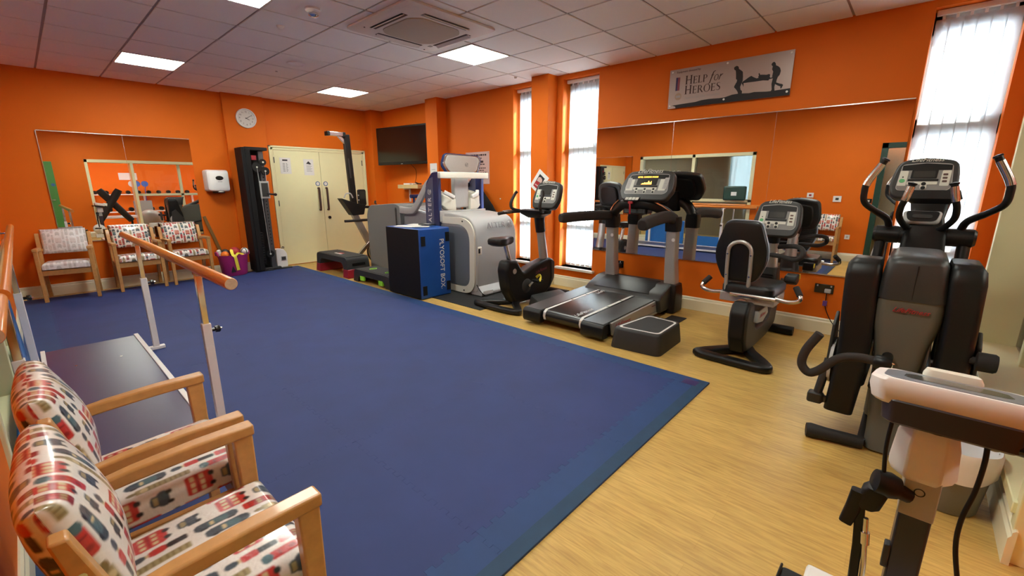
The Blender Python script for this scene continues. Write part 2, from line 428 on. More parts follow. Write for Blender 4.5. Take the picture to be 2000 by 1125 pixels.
# right wall with three tall window openings
WIN = [(-0.37, 0.135, 'near'), (3.20, 3.755, 'mid'), (4.14, 4.655, 'far')]
ZS, ZT, XO = 0.285, 2.80, XR + 0.24
g = G()
ys = [YB - 0.3] + [v for w in WIN for v in w[:2]] + [YF + 0.2]
for k in range(0, len(ys), 2): g.box((XR, ys[k], 0), (XO, ys[k + 1], HC + 0.1))
for a, b, _ in WIN:
    g.box((XR, a, 0), (XO, b, ZS)); g.box((XR, a, ZT), (XO, b, HC + 0.1))
struct(g.done('wall_right', 'orange', smooth=0))
g = G()                                                # boxed columns on the right wall
g.box((4.945, 3.85, 0), (XR + 0.01, 4.14, HC + 0.02)); struct(g.done('trim_1', 'orange', bevel=0.004))
g = G(); g.box((4.945, 6.20, 0), (XR + 0.01, 6.51, HC + 0.02)); struct(g.done('trim_2', 'orange', bevel=0.004))
g = G(); g.box((4.885, 8.17, 0), (XR + 0.01, YF + 0.01, HC + 0.02)); struct(g.done('trim_3', 'orange', bevel=0.004))

# far wall, with a shallow pilaster
g = G(); g.box((XL - 0.2, YF, 0), (XR + 0.3, YF + 0.2, HC + 0.1)); struct(g.done('wall_far', 'orange', smooth=0))
g = G(); g.box((2.40, YF - 0.055, 0), (3.0, YF + 0.01, HC + 0.02)); struct(g.done('trim_4', 'orange', bevel=0.004))

# left wall: glazed screen to a dim room, and the doorway the photographer stands in
LY0, LY1 = 2.66, 5.25
g = G()
g.box((XL - 0.12, LY1, 0), (XL, YF, HC + 0.1)); g.box((XL - 0.12, 0.62, 0), (XL, LY0, HC + 0.1))
g.box((XL - 0.12, LY0, 2.10), (XL, LY1, HC + 0.1)); g.box((XL - 0.12, LY0, 0), (XL, LY1, 0.14))
g.box((XL - 0.12, -0.37, 2.14), (XL, 0.62, HC + 0.1)); g.box((XL - 0.12, YB - 0.3, 0), (XL, -0.37, HC + 0.1))
struct(g.done('wall_left', 'orange', smooth=0))

# back wall with a doorway and an interior glazed screen
DX0, DX1, SX1, BT = 1.44, 2.36, 4.93, 0.30
g = G()
g.box((XL - 0.12, YB - BT, 0), (DX0, YB, HC + 0.1)); g.box((DX0, YB - BT, 2.08), (XR + 0.1, YB, HC + 0.1))
g.box((SX1, YB - BT, 0), (XR + 0.1, YB, 2.08)); g.box((DX1, YB - BT, 0), (SX1, YB, 0.20))
struct(g.done('wall_back', 'orange', smooth=0))

# window frames, panes and blinds
def ext_window(n, y0, y1):
    g = G(); x0, x1 = XO - 0.075, XO - 0.01
    for a, b, c, d in ((y0, y0 + 0.05, ZS, ZT), (y1 - 0.05, y1, ZS, ZT), (y0, y1, ZS, ZS + 0.06), (y0, y1, ZT - 0.17, ZT), (y0, y1, 1.83, 1.98), (y0, y1, 0.80, 0.93)):
        g.box((x0, a, c), (x1, b, d))
    f = struct(g.done('window_%d' % n, 'ltgrey', smooth=0))
    g = G(); g.box((XO - 0.045, y0 + 0.04, ZS + 0.05), (XO - 0.039, y1 - 0.04, ZT - 0.15)); p = g.done('pane', 'glass', f, smooth=0)
    g = G(); g.box((XR - 0.055, y0 - 0.045, ZS - 0.035), (XO - 0.06, y1 + 0.045 if n > 1 else y1, ZS)); g.done('sill', 'hazelight', f, bevel=0.008)
    return f
for n, (a, b, _) in enumerate(WIN, 1): ext_window(n, a, b)

def blind(y0, y1, label, nv, ang=12, gap=0.0):
    xb = XR + 0.095
    t = thing('vertical_blind', label, 'blind', (xb, (y0 + y1) / 2, ZT), 'white vertical blinds at the tall windows')
    g = G(); g.box((xb - 0.02, y0 + 0.01, ZT - 0.045), (xb + 0.02, y1 - 0.01, ZT - 0.005)); g.done('headrail', 'white', t, bevel=0.003)
    st = (y1 - gap - y0 - 0.03) / nv; w = st * 1.09
    for k in range(nv):
        yc = y0 + 0.015 + st * (k + 0.5)
        m = frame((xb, yc, 0), (math.sin(R(ang)), math.cos(R(ang)), 0), (0, 0, 1))
        g = G(); r = []
        for j in range(5):
            u = -w / 2 + w * j / 4; r.append((u, 0.003 * (1 - (2 * j / 4 - 1) ** 2)))
        zt, zb = ZT - 0.075, ZS + 0.045
        ring = r + [(u, d - 0.0008) for u, d in r[::-1]]
        g.loft([[m @ Vector((u, z, d)) for u, d in ring] for z in (zb, zt)])
        v = g.done('vane', 'blind', t, smooth=60)
        g = G(); g.obox(m @ Matrix.Translation((0, zb - 0.012, 0)), (w * 0.9, 0.026, 0.003)); g.done('weight', 'white', v)
        g = G(); g.obox(m @ Matrix.Translation((0, ZT - 0.06, 0)), (0.018, 0.035, 0.006)); g.done('hook', 'white', v)
    return t
blind(WIN[0][0], WIN[0][1], 'white vertical blind at the tall window right of the wall mirror, behind the cross trainer', 6, 6)
blind(WIN[1][0], WIN[1][1], 'white vertical blind at the tall window between orange column and treadmill mirror', 6, gap=0.035)
blind(WIN[2][0], WIN[2][1], 'white vertical blind at the tall window half hidden behind the orange column', 6, gap=0.035)

# skirting boards
SKP = [(0, 0), (0.022, 0), (0.022, 0.115), (0.014, 0.128), (0.014, 0.142), (0.006, 0.152), (0, 0.152)]
def skirt(name, segs):
    g = G()
    for (ax, ay), (bx, by), (nx, ny) in segs:
        g.loft([[(px + nx * d, py + ny * d, z) for d, z in SKP] for px, py in ((ax, ay), (bx, by))])
    return struct(g.done(name, 'skirt', smooth=0))
skirt('baseboard_right', [((XR, YB), (XR, 3.85), (-1, 0)), ((XR, 4.14), (XR, 6.20), (-1, 0)), ((XR, 6.51), (XR, 8.17), (-1, 0)),
      ((4.945, 3.828), (4.945, 4.162), (-1, 0)), ((4.945, 3.85), (XR, 3.85), (0, -1)), ((4.945, 4.14), (XR, 4.14), (0, 1)),
      ((4.945, 6.178), (4.945, 6.532), (-1, 0)), ((4.945, 6.2), (XR, 6.2), (0, -1)), ((4.945, 6.51), (XR, 6.51), (0, 1)), ((4.863, 8.17), (XR, 8.17), (0, -1))])
skirt('baseboard_far', [((XL, YF), (2.40, YF), (0, -1)), ((2.378, YF - 0.055), (3.0, YF - 0.055), (0, -1))])
skirt('baseboard_left', [((XL, 5.25), (XL, YF), (1, 0)), ((XL, 0.62), (XL, LY0), (1, 0)), ((XL, LY0), (XL, LY1), (1, 0))])
skirt('baseboard_back', [((DX1 - 0.024, YB), (XR, YB), (0, 1)), ((0.8, YB), (DX0, YB), (0, 1))])

# back screen: painted lining, mullions, transom, panes
g = G(); y0, y1 = YB - BT, YB
g.box((DX1 - 0.005, y0 - 0.02, 0.0), (DX1 + 0.06, y1 + 0.012, 2.075)); g.box((DX0 - 0.06, y0 - 0.02, 0.0), (DX0 + 0.005, y1 + 0.012, 2.14))
g.box((SX1 - 0.05, y0 - 0.02, 0.195), (SX1 + 0.03, y1 + 0.012, 2.075)); g.box((DX0 - 0.06, y0 - 0.02, 2.06), (SX1 + 0.03, y1 + 0.012, 2.14))
g.box((DX1 + 0.03, y0 - 0.02, 0.195), (SX1 - 0.05, y1 + 0.025, 0.245))
for mx in (3.55, 4.36): g.box((mx - 0.035, y0 + 0.02, 0.245), (mx + 0.035, y0 + 0.11, 2.06))
g.box((DX1 + 0.06, y0 + 0.02, 1.12), (4.36, y0 + 0.11, 1.185))
f = struct(g.done('window_4', 'cream', bevel=0.004))
for a, b in ((DX1 + 0.06, 3.515), (3.585, 4.325), (4.395, SX1 - 0.05)):
    g = G(); g.box((a, y0 + 0.06, 0.245), (b, y0 + 0.066, 2.06)); g.done('pane', 'glass', f, smooth=0)

# left screen: frame, mullion, sill, panes
g = G(); x0, x1 = XL - 0.13, XL + 0.015
for a, b, c, d in ((LY0, LY0 + 0.07, 0.14, 2.10), (LY1 - 0.07, LY1, 0.14, 2.10), (LY0, LY1, 2.03, 2.10), (LY0, LY1, 1.06, 1.12), (LY0, LY1, 0.14, 0.20), (3.91, 3.98, 0.14, 2.10)):
    g.box((x0, a, c), (x1, b, d))
f = struct(g.done('window_5', 'cream', bevel=0.004))
for a, b, c, d in ((LY0 + 0.07, 3.91, 1.12, 2.03), (3.98, LY1 - 0.07, 1.12, 2.03), (LY0 + 0.07, 3.91, 0.20, 1.06), (3.98, LY1 - 0.07, 0.20, 1.06)):
    g = G(); g.box((XL - 0.07, a, c), (XL - 0.064, b, d)); g.done('pane', 'glass', f, smooth=0)

# the two neighbouring rooms that the mirrors and the screens show
g = G(); g.box((-3.4, -4.4, 0), (5.6, -4.25, 2.75)); g.box((-3.4, -4.4, 2.65), (5.6, YB - BT, 2.75)); g.box((5.45, -4.3, 0), (5.6, YB - BT, 2.7)); g.box((-3.4, -4.3, 0), (-3.25, -0.4, 2.7))
struct(g.done('wall_neighbour', 'orange', smooth=0))
g = G(); g.box((-3.2, 0.7, 0), (-3.05, 3.35, 2.5)); g.box((-3.2, 4.0, 0), (-3.05, 8.0, 2.5)); g.box((-3.2, 3.35, 0), (-3.05, 4.0, 1.0)); g.box((-3.2, 3.35, 2.3), (-3.05, 4.0, 2.5)); g.box((-3.2, 0.6, 2.4), (XL - 0.12, 8.0, 2.5)); g.box((-3.2, 7.9, 0), (XL - 0.12, 8.05, 2.5)); g.box((-3.2, 0.62, 0), (XL - 0.12, 0.7, 2.5))
struct(g.done('wall_side', 'olive', smooth=0))
for nm, p, lbl in (('ceiling_light', (2.6, -2.4), 'square ceiling light in the weights room beyond the doorway, left of the pair'), ('ceiling_light', (4.4, -2.4), 'square ceiling light in the weights room beyond the doorway, near the right wall')):
    t = thing(nm, lbl, 'ceiling light', (p[0], p[1], 2.65), 'weights room ceiling lights')
    g = G(); g.box((p[0] - 0.29, p[1] - 0.29, 2.635), (p[0] + 0.29, p[1] + 0.29, 2.65)); g.done('diffuser', 'lightpanel', t)
    g = G()
    for a, b, c, d in ((-0.3, 0.3, -0.3, -0.29), (-0.3, 0.3, 0.29, 0.3), (-0.3, -0.29, -0.3, 0.3), (0.29, 0.3, -0.3, 0.3)): g.box((p[0] + a, p[1] + c, 2.63), (p[0] + b, p[1] + d, 2.652))
    g.done('light_frame', 'lightframe', t)

t = thing('vertical_blind', 'pale blind at the far window of the dim side room, seen in the big mirror', 'blind', (-3.04, 3.68, 2.3))
for k in range(6):
    g = G(); g.obox(Matrix.Translation((-3.03, 3.41 + k * 0.106, 1.65)) @ Matrix.Rotation(R(80), 4, 'Z'), (0.105, 0.002, 1.28)); g.done('vane', 'blindblue', t)
g = G(); g.box((-3.05, 3.36, 2.27), (-3.0, 3.99, 2.31)); g.done('headrail', 'white', t)
t = thing('ceiling_light', 'unseen ceiling light added to brighten the dim side room behind the left screen', 'ceiling light', (-1.6, 6.2, 2.4))  # panel added to brighten the side room in the mirror
g = G(); g.box((-1.9, 5.9, 2.385), (-1.3, 6.5, 2.4)); g.done('diffuser', 'lightpanel', t)
g = G(); g.box((-1.93, 5.87, 2.392), (-1.27, 6.53, 2.401)); g.done('light_frame', 'lightframe', t)

# green doorway on the left wall and its open leaf against the back wall
g = G(); x0, x1 = XL - 0.13, XL + 0.02
for a, b, c, d in ((0.55, 0.64, 0, 2.15), (-0.38, -0.30, 0, 2.15), (-0.38, 0.64, 2.06, 2.15)): g.box((x0, a, c), (x1, b, d))
d1 = struct(g.done('door_1', 'darkgreen', bevel=0.004))
g = G(); g.box((XL - 0.50, -0.9, 0), (XL - 0.45, 0.9, 2.4)); struct(g.done('wall_corridor', 'olive', smooth=0))
t = thing('door_leaf', 'green door leaf standing open against the orange back wall, seen in the chairs mirror', 'door', (0.25, YB + 0.06, 0.01))
g = G(); g.box((-0.17, YB + 0.035, 0.015), (0.74, YB + 0.08, 2.05)); g.done('panel', 'doorgreen', t, bevel=0.003)
g = G(); g.lathe([(0.0, 0), (0.04, 0), (0.04, 0.003), (0, 0.003)], m=frame((0.68, YB + 0.08, 1.45), (-1, 0, 0), (0, 0, 1))); g.done('safety_disc', 'signblue', t)
g = G(); g.tube([(0.66, YB + 0.08, 1.05), (0.66, YB + 0.12, 1.05), (0.54, YB + 0.12, 1.05)], 0.01); g.done('handle', 'steel', t)

# double cream doors in the far wall
DXL, DXR, DT = 3.012, 4.815, 2.10
g = G(); y1, y0 = YF, YF - 0.028
for a, b, c, d in ((DXL, DXL + 0.07, 0, DT), (DXR - 0.07, DXR, 0, DT), (DXL, DXR, DT - 0.07, DT)): g.box((a, y0, c), (b, y1, d))
for a, b, c, d in ((DXL - 0.0, DXL + 0.03, 0, DT), (DXR - 0.03, DXR, 0, DT), (DXL, DXR, DT - 0.03, DT)): g.box((a, y0 - 0.012, c), (b, y1, d))
struct(g.done('door_2', 'cream', bevel=0.004))
mid = 3.885
for a, b, hx, lab in ((DXL + 0.072, mid - 0.003, mid - 0.075, 'cream left leaf of the double doors, with two paper notices'),
                      (mid + 0.003, DXR - 0.072, mid + 0.075, 'cream right leaf of the double doors, with the round lock')):
    t = thing('door_leaf', lab, 'door', ((a + b) / 2, YF - 0.02, 0.01), 'cream double door leaves')
    g = G(); g.box((a, YF - 0.022, 0.012), (b, YF - 0.001, DT - 0.072)); g.done('panel', 'cream', t, bevel=0.002)
    g = G(); g.bar(smoothpath([(hx, YF - 0.022, 1.38), (hx, YF - 0.06, 1.37), (hx, YF - 0.065, 1.18), (hx, YF - 0.06, 0.99), (hx, YF - 0.022, 0.98)], 5), 0.035, 0.02, up=(0, -1, 0.01), rad=0.006)
    g.done('handle', mat('dark_door_handle', (0.06, 0.03, 0.025), 0.4, noise=0.1), t)
    g = G(); g.lathe([(0, 0), (0.042, 0), (0.042, 0.004), (0, 0.004)], m=frame((hx, YF - 0.022, 1.46), (1, 0, 0), (0, 0, 1)))
    s_ = g.done('sign_disc', 'signblue', t)
    g = G(); g.lathe([(0.012, 0.004), (0.03, 0.004), (0.03, 0.005), (0.012, 0.005)], m=frame((hx, YF - 0.022, 1.46), (1, 0, 0), (0, 0, 1))); g.done('sign_ring', 'paper', s_)
    ex = a if hx < mid else b
    for z in (1.86, 1.12, 0.22):
        g = G(); g.box((ex - 0.008, YF - 0.028, z - 0.05), (ex + 0.008, YF - 0.02, z + 0.05)); g.done('hinge', 'dkgrey', t)
    if hx > mid:
        g = G(); g.lathe([(0, 0), (0.028, 0), (0.028, 0.012), (0.012, 0.012), (0.01, 0.006), (0, 0.006)], m=frame((hx + 0.02, YF - 0.022, 0.83), (1, 0, 0), (0, 0, 1))); g.done('lock', 'black', t)
for (a, b, z0, z1), lab, bars in (((3.175, 3.36, 1.63, 1.905), 'white paper notice with two columns, on the left door leaf near its hinges', 0),
                                  ((3.585, 3.765, 1.61, 1.895), 'white paper notice with a small picture, on the left door leaf near its handle', 1)):
    t = thing('paper_notice', lab, 'notice', ((a + b) / 2, YF - 0.024, (z0 + z1) / 2), 'paper notices on the cream doors')
    g = G(); g.box((a, YF - 0.0245, z0), (b, YF - 0.0225, z1)); g.done('sheet', 'paper', t)
    w = b - a; g = G()
    if bars == 0:
        g.box((a + 0.25 * w, YF - 0.0253, z1 - 0.055), (a + 0.72 * w, YF - 0.0247, z1 - 0.03))
    else:
        g.prism([(a + 0.25 * w, z1 - 0.08), (a + 0.5 * w, z1 - 0.035), (a + 0.78 * w, z1 - 0.085), (a + 0.6 * w, z1 - 0.09)], 'y', YF - 0.0253, YF - 0.0247)
    g.done('heading', 'ink', t)
    g = G()
    for k in range(7):
        z = z1 - 0.105 - k * 0.022
        if bars == 0: g.box((a + 0.25 * w, YF - 0.0253, z), (a + 0.45 * w, YF - 0.0247, z + 0.012)); g.box((a + 0.55 * w, YF - 0.0253, z), (a + (0.72 if k % 2 else 0.66) * w, YF - 0.0247, z + 0.012))
        elif k < 6: g.box((a + 0.25 * w, YF - 0.0253, z), (a + (0.8 if k % 2 else 0.7) * w, YF - 0.0247, z + 0.008))
    g.done('printed_lines', 'inkgrey', t)

# ------------------------------------------------------------------ ceiling fittings
PANEL = ['square lit ceiling panel at the left, nearest the orange far wall', 'square lit ceiling panel above the cream double doors', 'square lit ceiling panel beside the ceiling air conditioner',
         'square lit ceiling panel cut by the top edge of the photo', 'lit ceiling panel above the near armchairs, out of the photo', 'weaker lit ceiling panel above the cross trainer, out of the photo']
for (x, y), lb in zip(lights, PANEL):
    t = thing('ceiling_light', lb, 'ceiling light', (x, y, HC), 'square ceiling light panels')
    g = G(); g.box((x - 0.282, y - 0.282, HC - 0.004), (x + 0.282, y + 0.282, HC + 0.006)); g.done('diffuser', 'lightdim' if (x, y) == (3.711, 0.965) else 'lightpanel', t)
    g = G()
    for a, b, c, d in ((-0.297, 0.297, -0.297, -0.28), (-0.297, 0.297, 0.28, 0.297), (-0.297, -0.28, -0.28, 0.28), (0.28, 0.297, -0.28, 0.28)): g.box((x + a, y + c, HC - 0.007), (x + b, y + d, HC + 0.009))
    g.done('light_frame', 'lightframe', t)

t = thing('air_conditioner', 'white square ceiling air conditioning cassette with four slots', 'air conditioner', (2.77, 3.65, HC))
ax0, ax1, ay0, ay1 = 2.285, 3.255, 3.165, 4.13; acx, acy = (ax0 + ax1) / 2, (ay0 + ay1) / 2
g = G()
g.loft([[(acx + u * s_, acy + v * s_, z) for u, v in rrect(-0.485, 0.485, -0.485, 0.485, 0.02)] for s_, z in ((0.985, HC), (1.0, HC - 0.008), (1.0, HC - 0.022), (0.94, HC - 0.038))])
g.done('casing', 'acwhite', t)
g = G(); g.loft([[(acx + u, acy + v, z) for u, v in roundpoly([(-0.29, -0.2), (-0.2, -0.29), (0.2, -0.29), (0.29, -0.2), (0.29, 0.2), (0.2, 0.29), (-0.2, 0.29), (-0.29, 0.2)], 0.05)] for z in (HC - 0.036, HC - 0.046)])
g.done('grille', 'acgrille', t, bevel=0.003)
for k in range(4):
    m = Matrix.Translation((acx, acy, HC - 0.0385)) @ Matrix.Rotation(k * PI / 2, 4, 'Z')
    g = G(); g.plate([(0.325, -0.25), (0.385, -0.25), (0.385, 0.25), (0.325, 0.25)], m, -0.0015, 0.0015); s_ = g.done('air_slot', 'black' if k != 3 else 'grey', t)
    g = G(); g.obox(m @ Matrix.Translation((0.366, 0, -0.006)) @ Matrix.Rotation(R(28), 4, 'Y'), (0.045, 0.49, 0.006)); g.done('louvre', 'acwhite', s_)
g = G(); g.box((acx + 0.31, acy + 0.28, HC - 0.042), (acx + 0.345, acy + 0.32, HC - 0.037)); g.done('logo_plate', 'ltgrey', t)
for a, b in ((-0.42, 0.28), (-0.12, 0.43), (0.35, 0.43)):
    g = G(); g.lathe([(0, 0), (0.008, 0), (0.008, 0.003), (0, 0.003)], (acx + a, acy + b, HC - 0.041), seg=12); g.done('screw', 'black', t)

t = thing('smoke_detector', 'white domed smoke detector with chrome tip on the ceiling, left of the air conditioner', 'smoke detector', (1.90, 3.95, HC))
g = G(); g.lathe([(0, 0), (0.06, 0), (0.06, -0.018), (0.045, -0.03), (0, -0.03)], (1.90, 3.95, HC)); g.done('base', 'white', t)
g = G(); g.lathe([(0, -0.03), (0.036, -0.03), (0.04, -0.05), (0.02, -0.062), (0, -0.064)], (1.90, 3.95, HC)); g.done('sensor_head', 'chrome', t)
g = G(); g.lathe([(0, 0), (0.035, 0), (0.032, -0.012), (0.014, -0.03), (0, -0.032)], (1.881, 4.573, HC)); tag(g.done('motion_sensor', 'white'), 'small white ceiling motion sensor, behind the smoke detector', 'motion sensor')
g = G(); g.lathe([(0, 0), (0.10, 0), (0.10, -0.012), (0.085, -0.016), (0.08, -0.010), (0, -0.012)], (2.51, 5.783, HC), seg=40); tag(g.done('ceiling_speaker', 'tile'), 'round pale ceiling speaker midway to the far wall', 'speaker')
g = G(); g.lathe([(0, 0), (0.014, 0), (0.012, -0.010), (0, -0.012)], (2.496, 6.343, HC), seg=16); tag(g.done('indicator_light', 'white'), 'tiny white ceiling indicator between speaker and far wall', 'indicator light')
g = G(); g.lathe([(0, 0), (0.02, 0), (0.016, -0.02), (0, -0.022)], (4.80, 4.30, HC), seg=16); tag(g.done('ceiling_hook', 'white'), 'tiny white ceiling fixing beside the orange window column', 'fixing')
# ------------------------------------------------------------------ things on the walls
MIRRORS = []
def wall_mirror(panes, z0, z1, axis, surf, labels, group):
    for k, ((a, b), lb) in enumerate(zip(panes, labels)):
        ctr = (surf, (a + b) / 2, (z0 + z1) / 2) if axis == 'x' else ((a + b) / 2, surf, (z0 + z1) / 2)
        t = thing('wall_mirror', lb, 'mirror', ctr, group)
        e = 0.0015; g = G()
        if axis == 'x': g.box((surf, a + e, z0), (surf + 0.006, b - e, z1))
        else: g.box((a + e, surf, z0), (b - e, surf + 0.006, z1))
        g.done('glass', 'mirror', t, smooth=0)
        g = G()
        for z, h in ((z1, 0.008), (z0 - 0.008, 0.010)):
            if axis == 'x': g.box((surf - 0.004, a, z), (surf + 0.006, b, z + h))
            else: g.box((a, surf - 0.004, z), (b, surf + 0.006, z + h))
        if axis == 'y' and k == 0: g.box((a - 0.006, surf - 0.004, z0), (a + 0.002, surf + 0.006, z1))
        if k:
            if axis == 'x': g.box((surf - 0.0012, b - 0.0016, z0), (surf + 0.006, b + 0.0016, z1))
            else: g.box((a - 0.0016, surf - 0.0012, z0), (a + 0.0016, surf + 0.006, z1))
        g.done('edge_trim', 'steel', t)
wall_mirror([(2.191, 3.188), (1.165, 2.191), (0.152, 1.165)], 0.587, 2.128, 'x', XR - 0.009,
            ['large wall mirror pane behind the treadmill, beside the window', 'large wall mirror pane between treadmill and seated bike console', 'large wall mirror pane nearest the cross trainer'], 'mirror panes on the right wall')
wall_mirror([(0.285, 1.118), (1.118, 1.90)], 0.69, 2.115, 'y', YF - 0.009,
            ['wall mirror pane above the leftmost far armchair, with green door reflected', 'wall mirror pane on the far wall, nearer the towel dispenser'], 'mirror panes on the far wall')

wall_mirror([(5.46, 6.40), (6.40, 7.34)], 0.69, 2.115, 'x', XL + 0.003,
            ['wall mirror pane on the left wall nearer the glazed screen, seen in the big mirror', 'wall mirror pane on the left wall nearer the far corner, seen in the big mirror'], 'mirror panes on the left wall')

# charity sign over the mirror
xs = XR - 0.032
t = thing('wall_sign', 'long metal charity sign with soldiers carrying a stretcher, above the mirror', 'sign', (xs, 1.67, 2.47))
g = G(); g.box((xs, 1.074, 2.268), (xs + 0.006, 2.27, 2.668)); g.done('plate', 'signmetal', t, bevel=0.001)
def onsign(poly, name, material, d=0.0012):
    g = G(); g.prism(poly, 'x', xs - d, xs - 0.0001); return g.done(name, material, t, smooth=0)
onsign([(2.224, 2.300), (2.107, 2.305), (1.965, 2.309), (1.901, 2.320), (1.821, 2.323), (1.72, 2.318), (1.667, 2.319), (1.594, 2.336), (1.528, 2.339), (1.434, 2.33), (1.385, 2.335), (1.275, 2.324), (1.202, 2.325), (1.143, 2.327), (1.075, 2.329), (1.075, 2.2685), (2.18, 2.2685), (2.184, 2.285)], 'ground_silhouette', 'ink', 0.0008)
onsign([(1.602, 2.591), (1.592, 2.6), (1.575, 2.605), (1.559, 2.595), (1.553, 2.573), (1.53, 2.555), (1.514, 2.541), (1.507, 2.491), (1.506, 2.455), (1.516, 2.427), (1.524, 2.4), (1.517, 2.373), (1.501, 2.357), (1.502, 2.332), (1.535, 2.330), (1.545, 2.359), (1.562, 2.383), (1.582, 2.404), (1.58, 2.418), (1.562, 2.452), (1.56, 2.47), (1.572, 2.482), (1.575, 2.515), (1.579, 2.544), (1.583, 2.563), (1.597, 2.572)], 'soldier_silhouette', 'ink')
onsign([(1.505, 2.447), (1.48, 2.462), (1.454, 2.479), (1.431, 2.49), (1.404, 2.472), (1.379, 2.459), (1.362, 2.462), (1.368, 2.473), (1.361, 2.479), (1.367, 2.501), (1.359, 2.505), (1.351, 2.488), (1.327, 2.485), (1.293, 2.479), (1.273, 2.483), (1.261, 2.475), (1.264, 2.458), (1.256, 2.446), (1.236, 2.45), (1.232, 2.439), (1.268, 2.434), (1.27, 2.424), (1.321, 2.432), (1.389, 2.431), (1.445, 2.432), (1.495, 2.432), (1.492, 2.395), (1.5, 2.411), (1.513, 2.434)], 'stretcher_silhouette', 'ink', 0.0010)
onsign([(1.261, 2.57), (1.252, 2.582), (1.239, 2.586), (1.225, 2.571), (1.221, 2.552), (1.202, 2.542), (1.183, 2.524), (1.173, 2.495), (1.179, 2.462), (1.193, 2.444), (1.2, 2.417), (1.201, 2.397), (1.169, 2.382), (1.149, 2.376), (1.138, 2.366), (1.151, 2.335), (1.161, 2.34), (1.159, 2.354), (1.187, 2.368), (1.209, 2.383), (1.212, 2.357), (1.207, 2.325), (1.197, 2.317), (1.241, 2.317), (1.233, 2.339), (1.241, 2.389), (1.235, 2.436), (1.243, 2.458), (1.239, 2.499), (1.251, 2.521), (1.248, 2.548), (1.259, 2.558)], 'soldier_silhouette', 'ink')
onsign([(2.196, 2.449), (2.175, 2.449), (2.175, 2.584), (2.196, 2.584)], 'medal_ribbon', 'ribbonblue')
onsign([(2.1748, 2.449), (2.152, 2.449), (2.152, 2.583), (2.1748, 2.583)], 'medal_ribbon', 'wine')
g = G(); g.lathe([(0, 0), (0.037, 0), (0.037, 0.001), (0, 0.001)], m=frame((xs, 2.160, 2.387), (0, -1, 0), (0, 0, 1))); g.done('medal', mat('dull_bronze', (0.34, 0.24, 0.17), 0.5), t)
g = G(); g.box((xs - 0.0018, 2.135, 2.375), (xs - 0.001, 2.185, 2.398)); g.done('medal_bar', 'inkgrey', t)

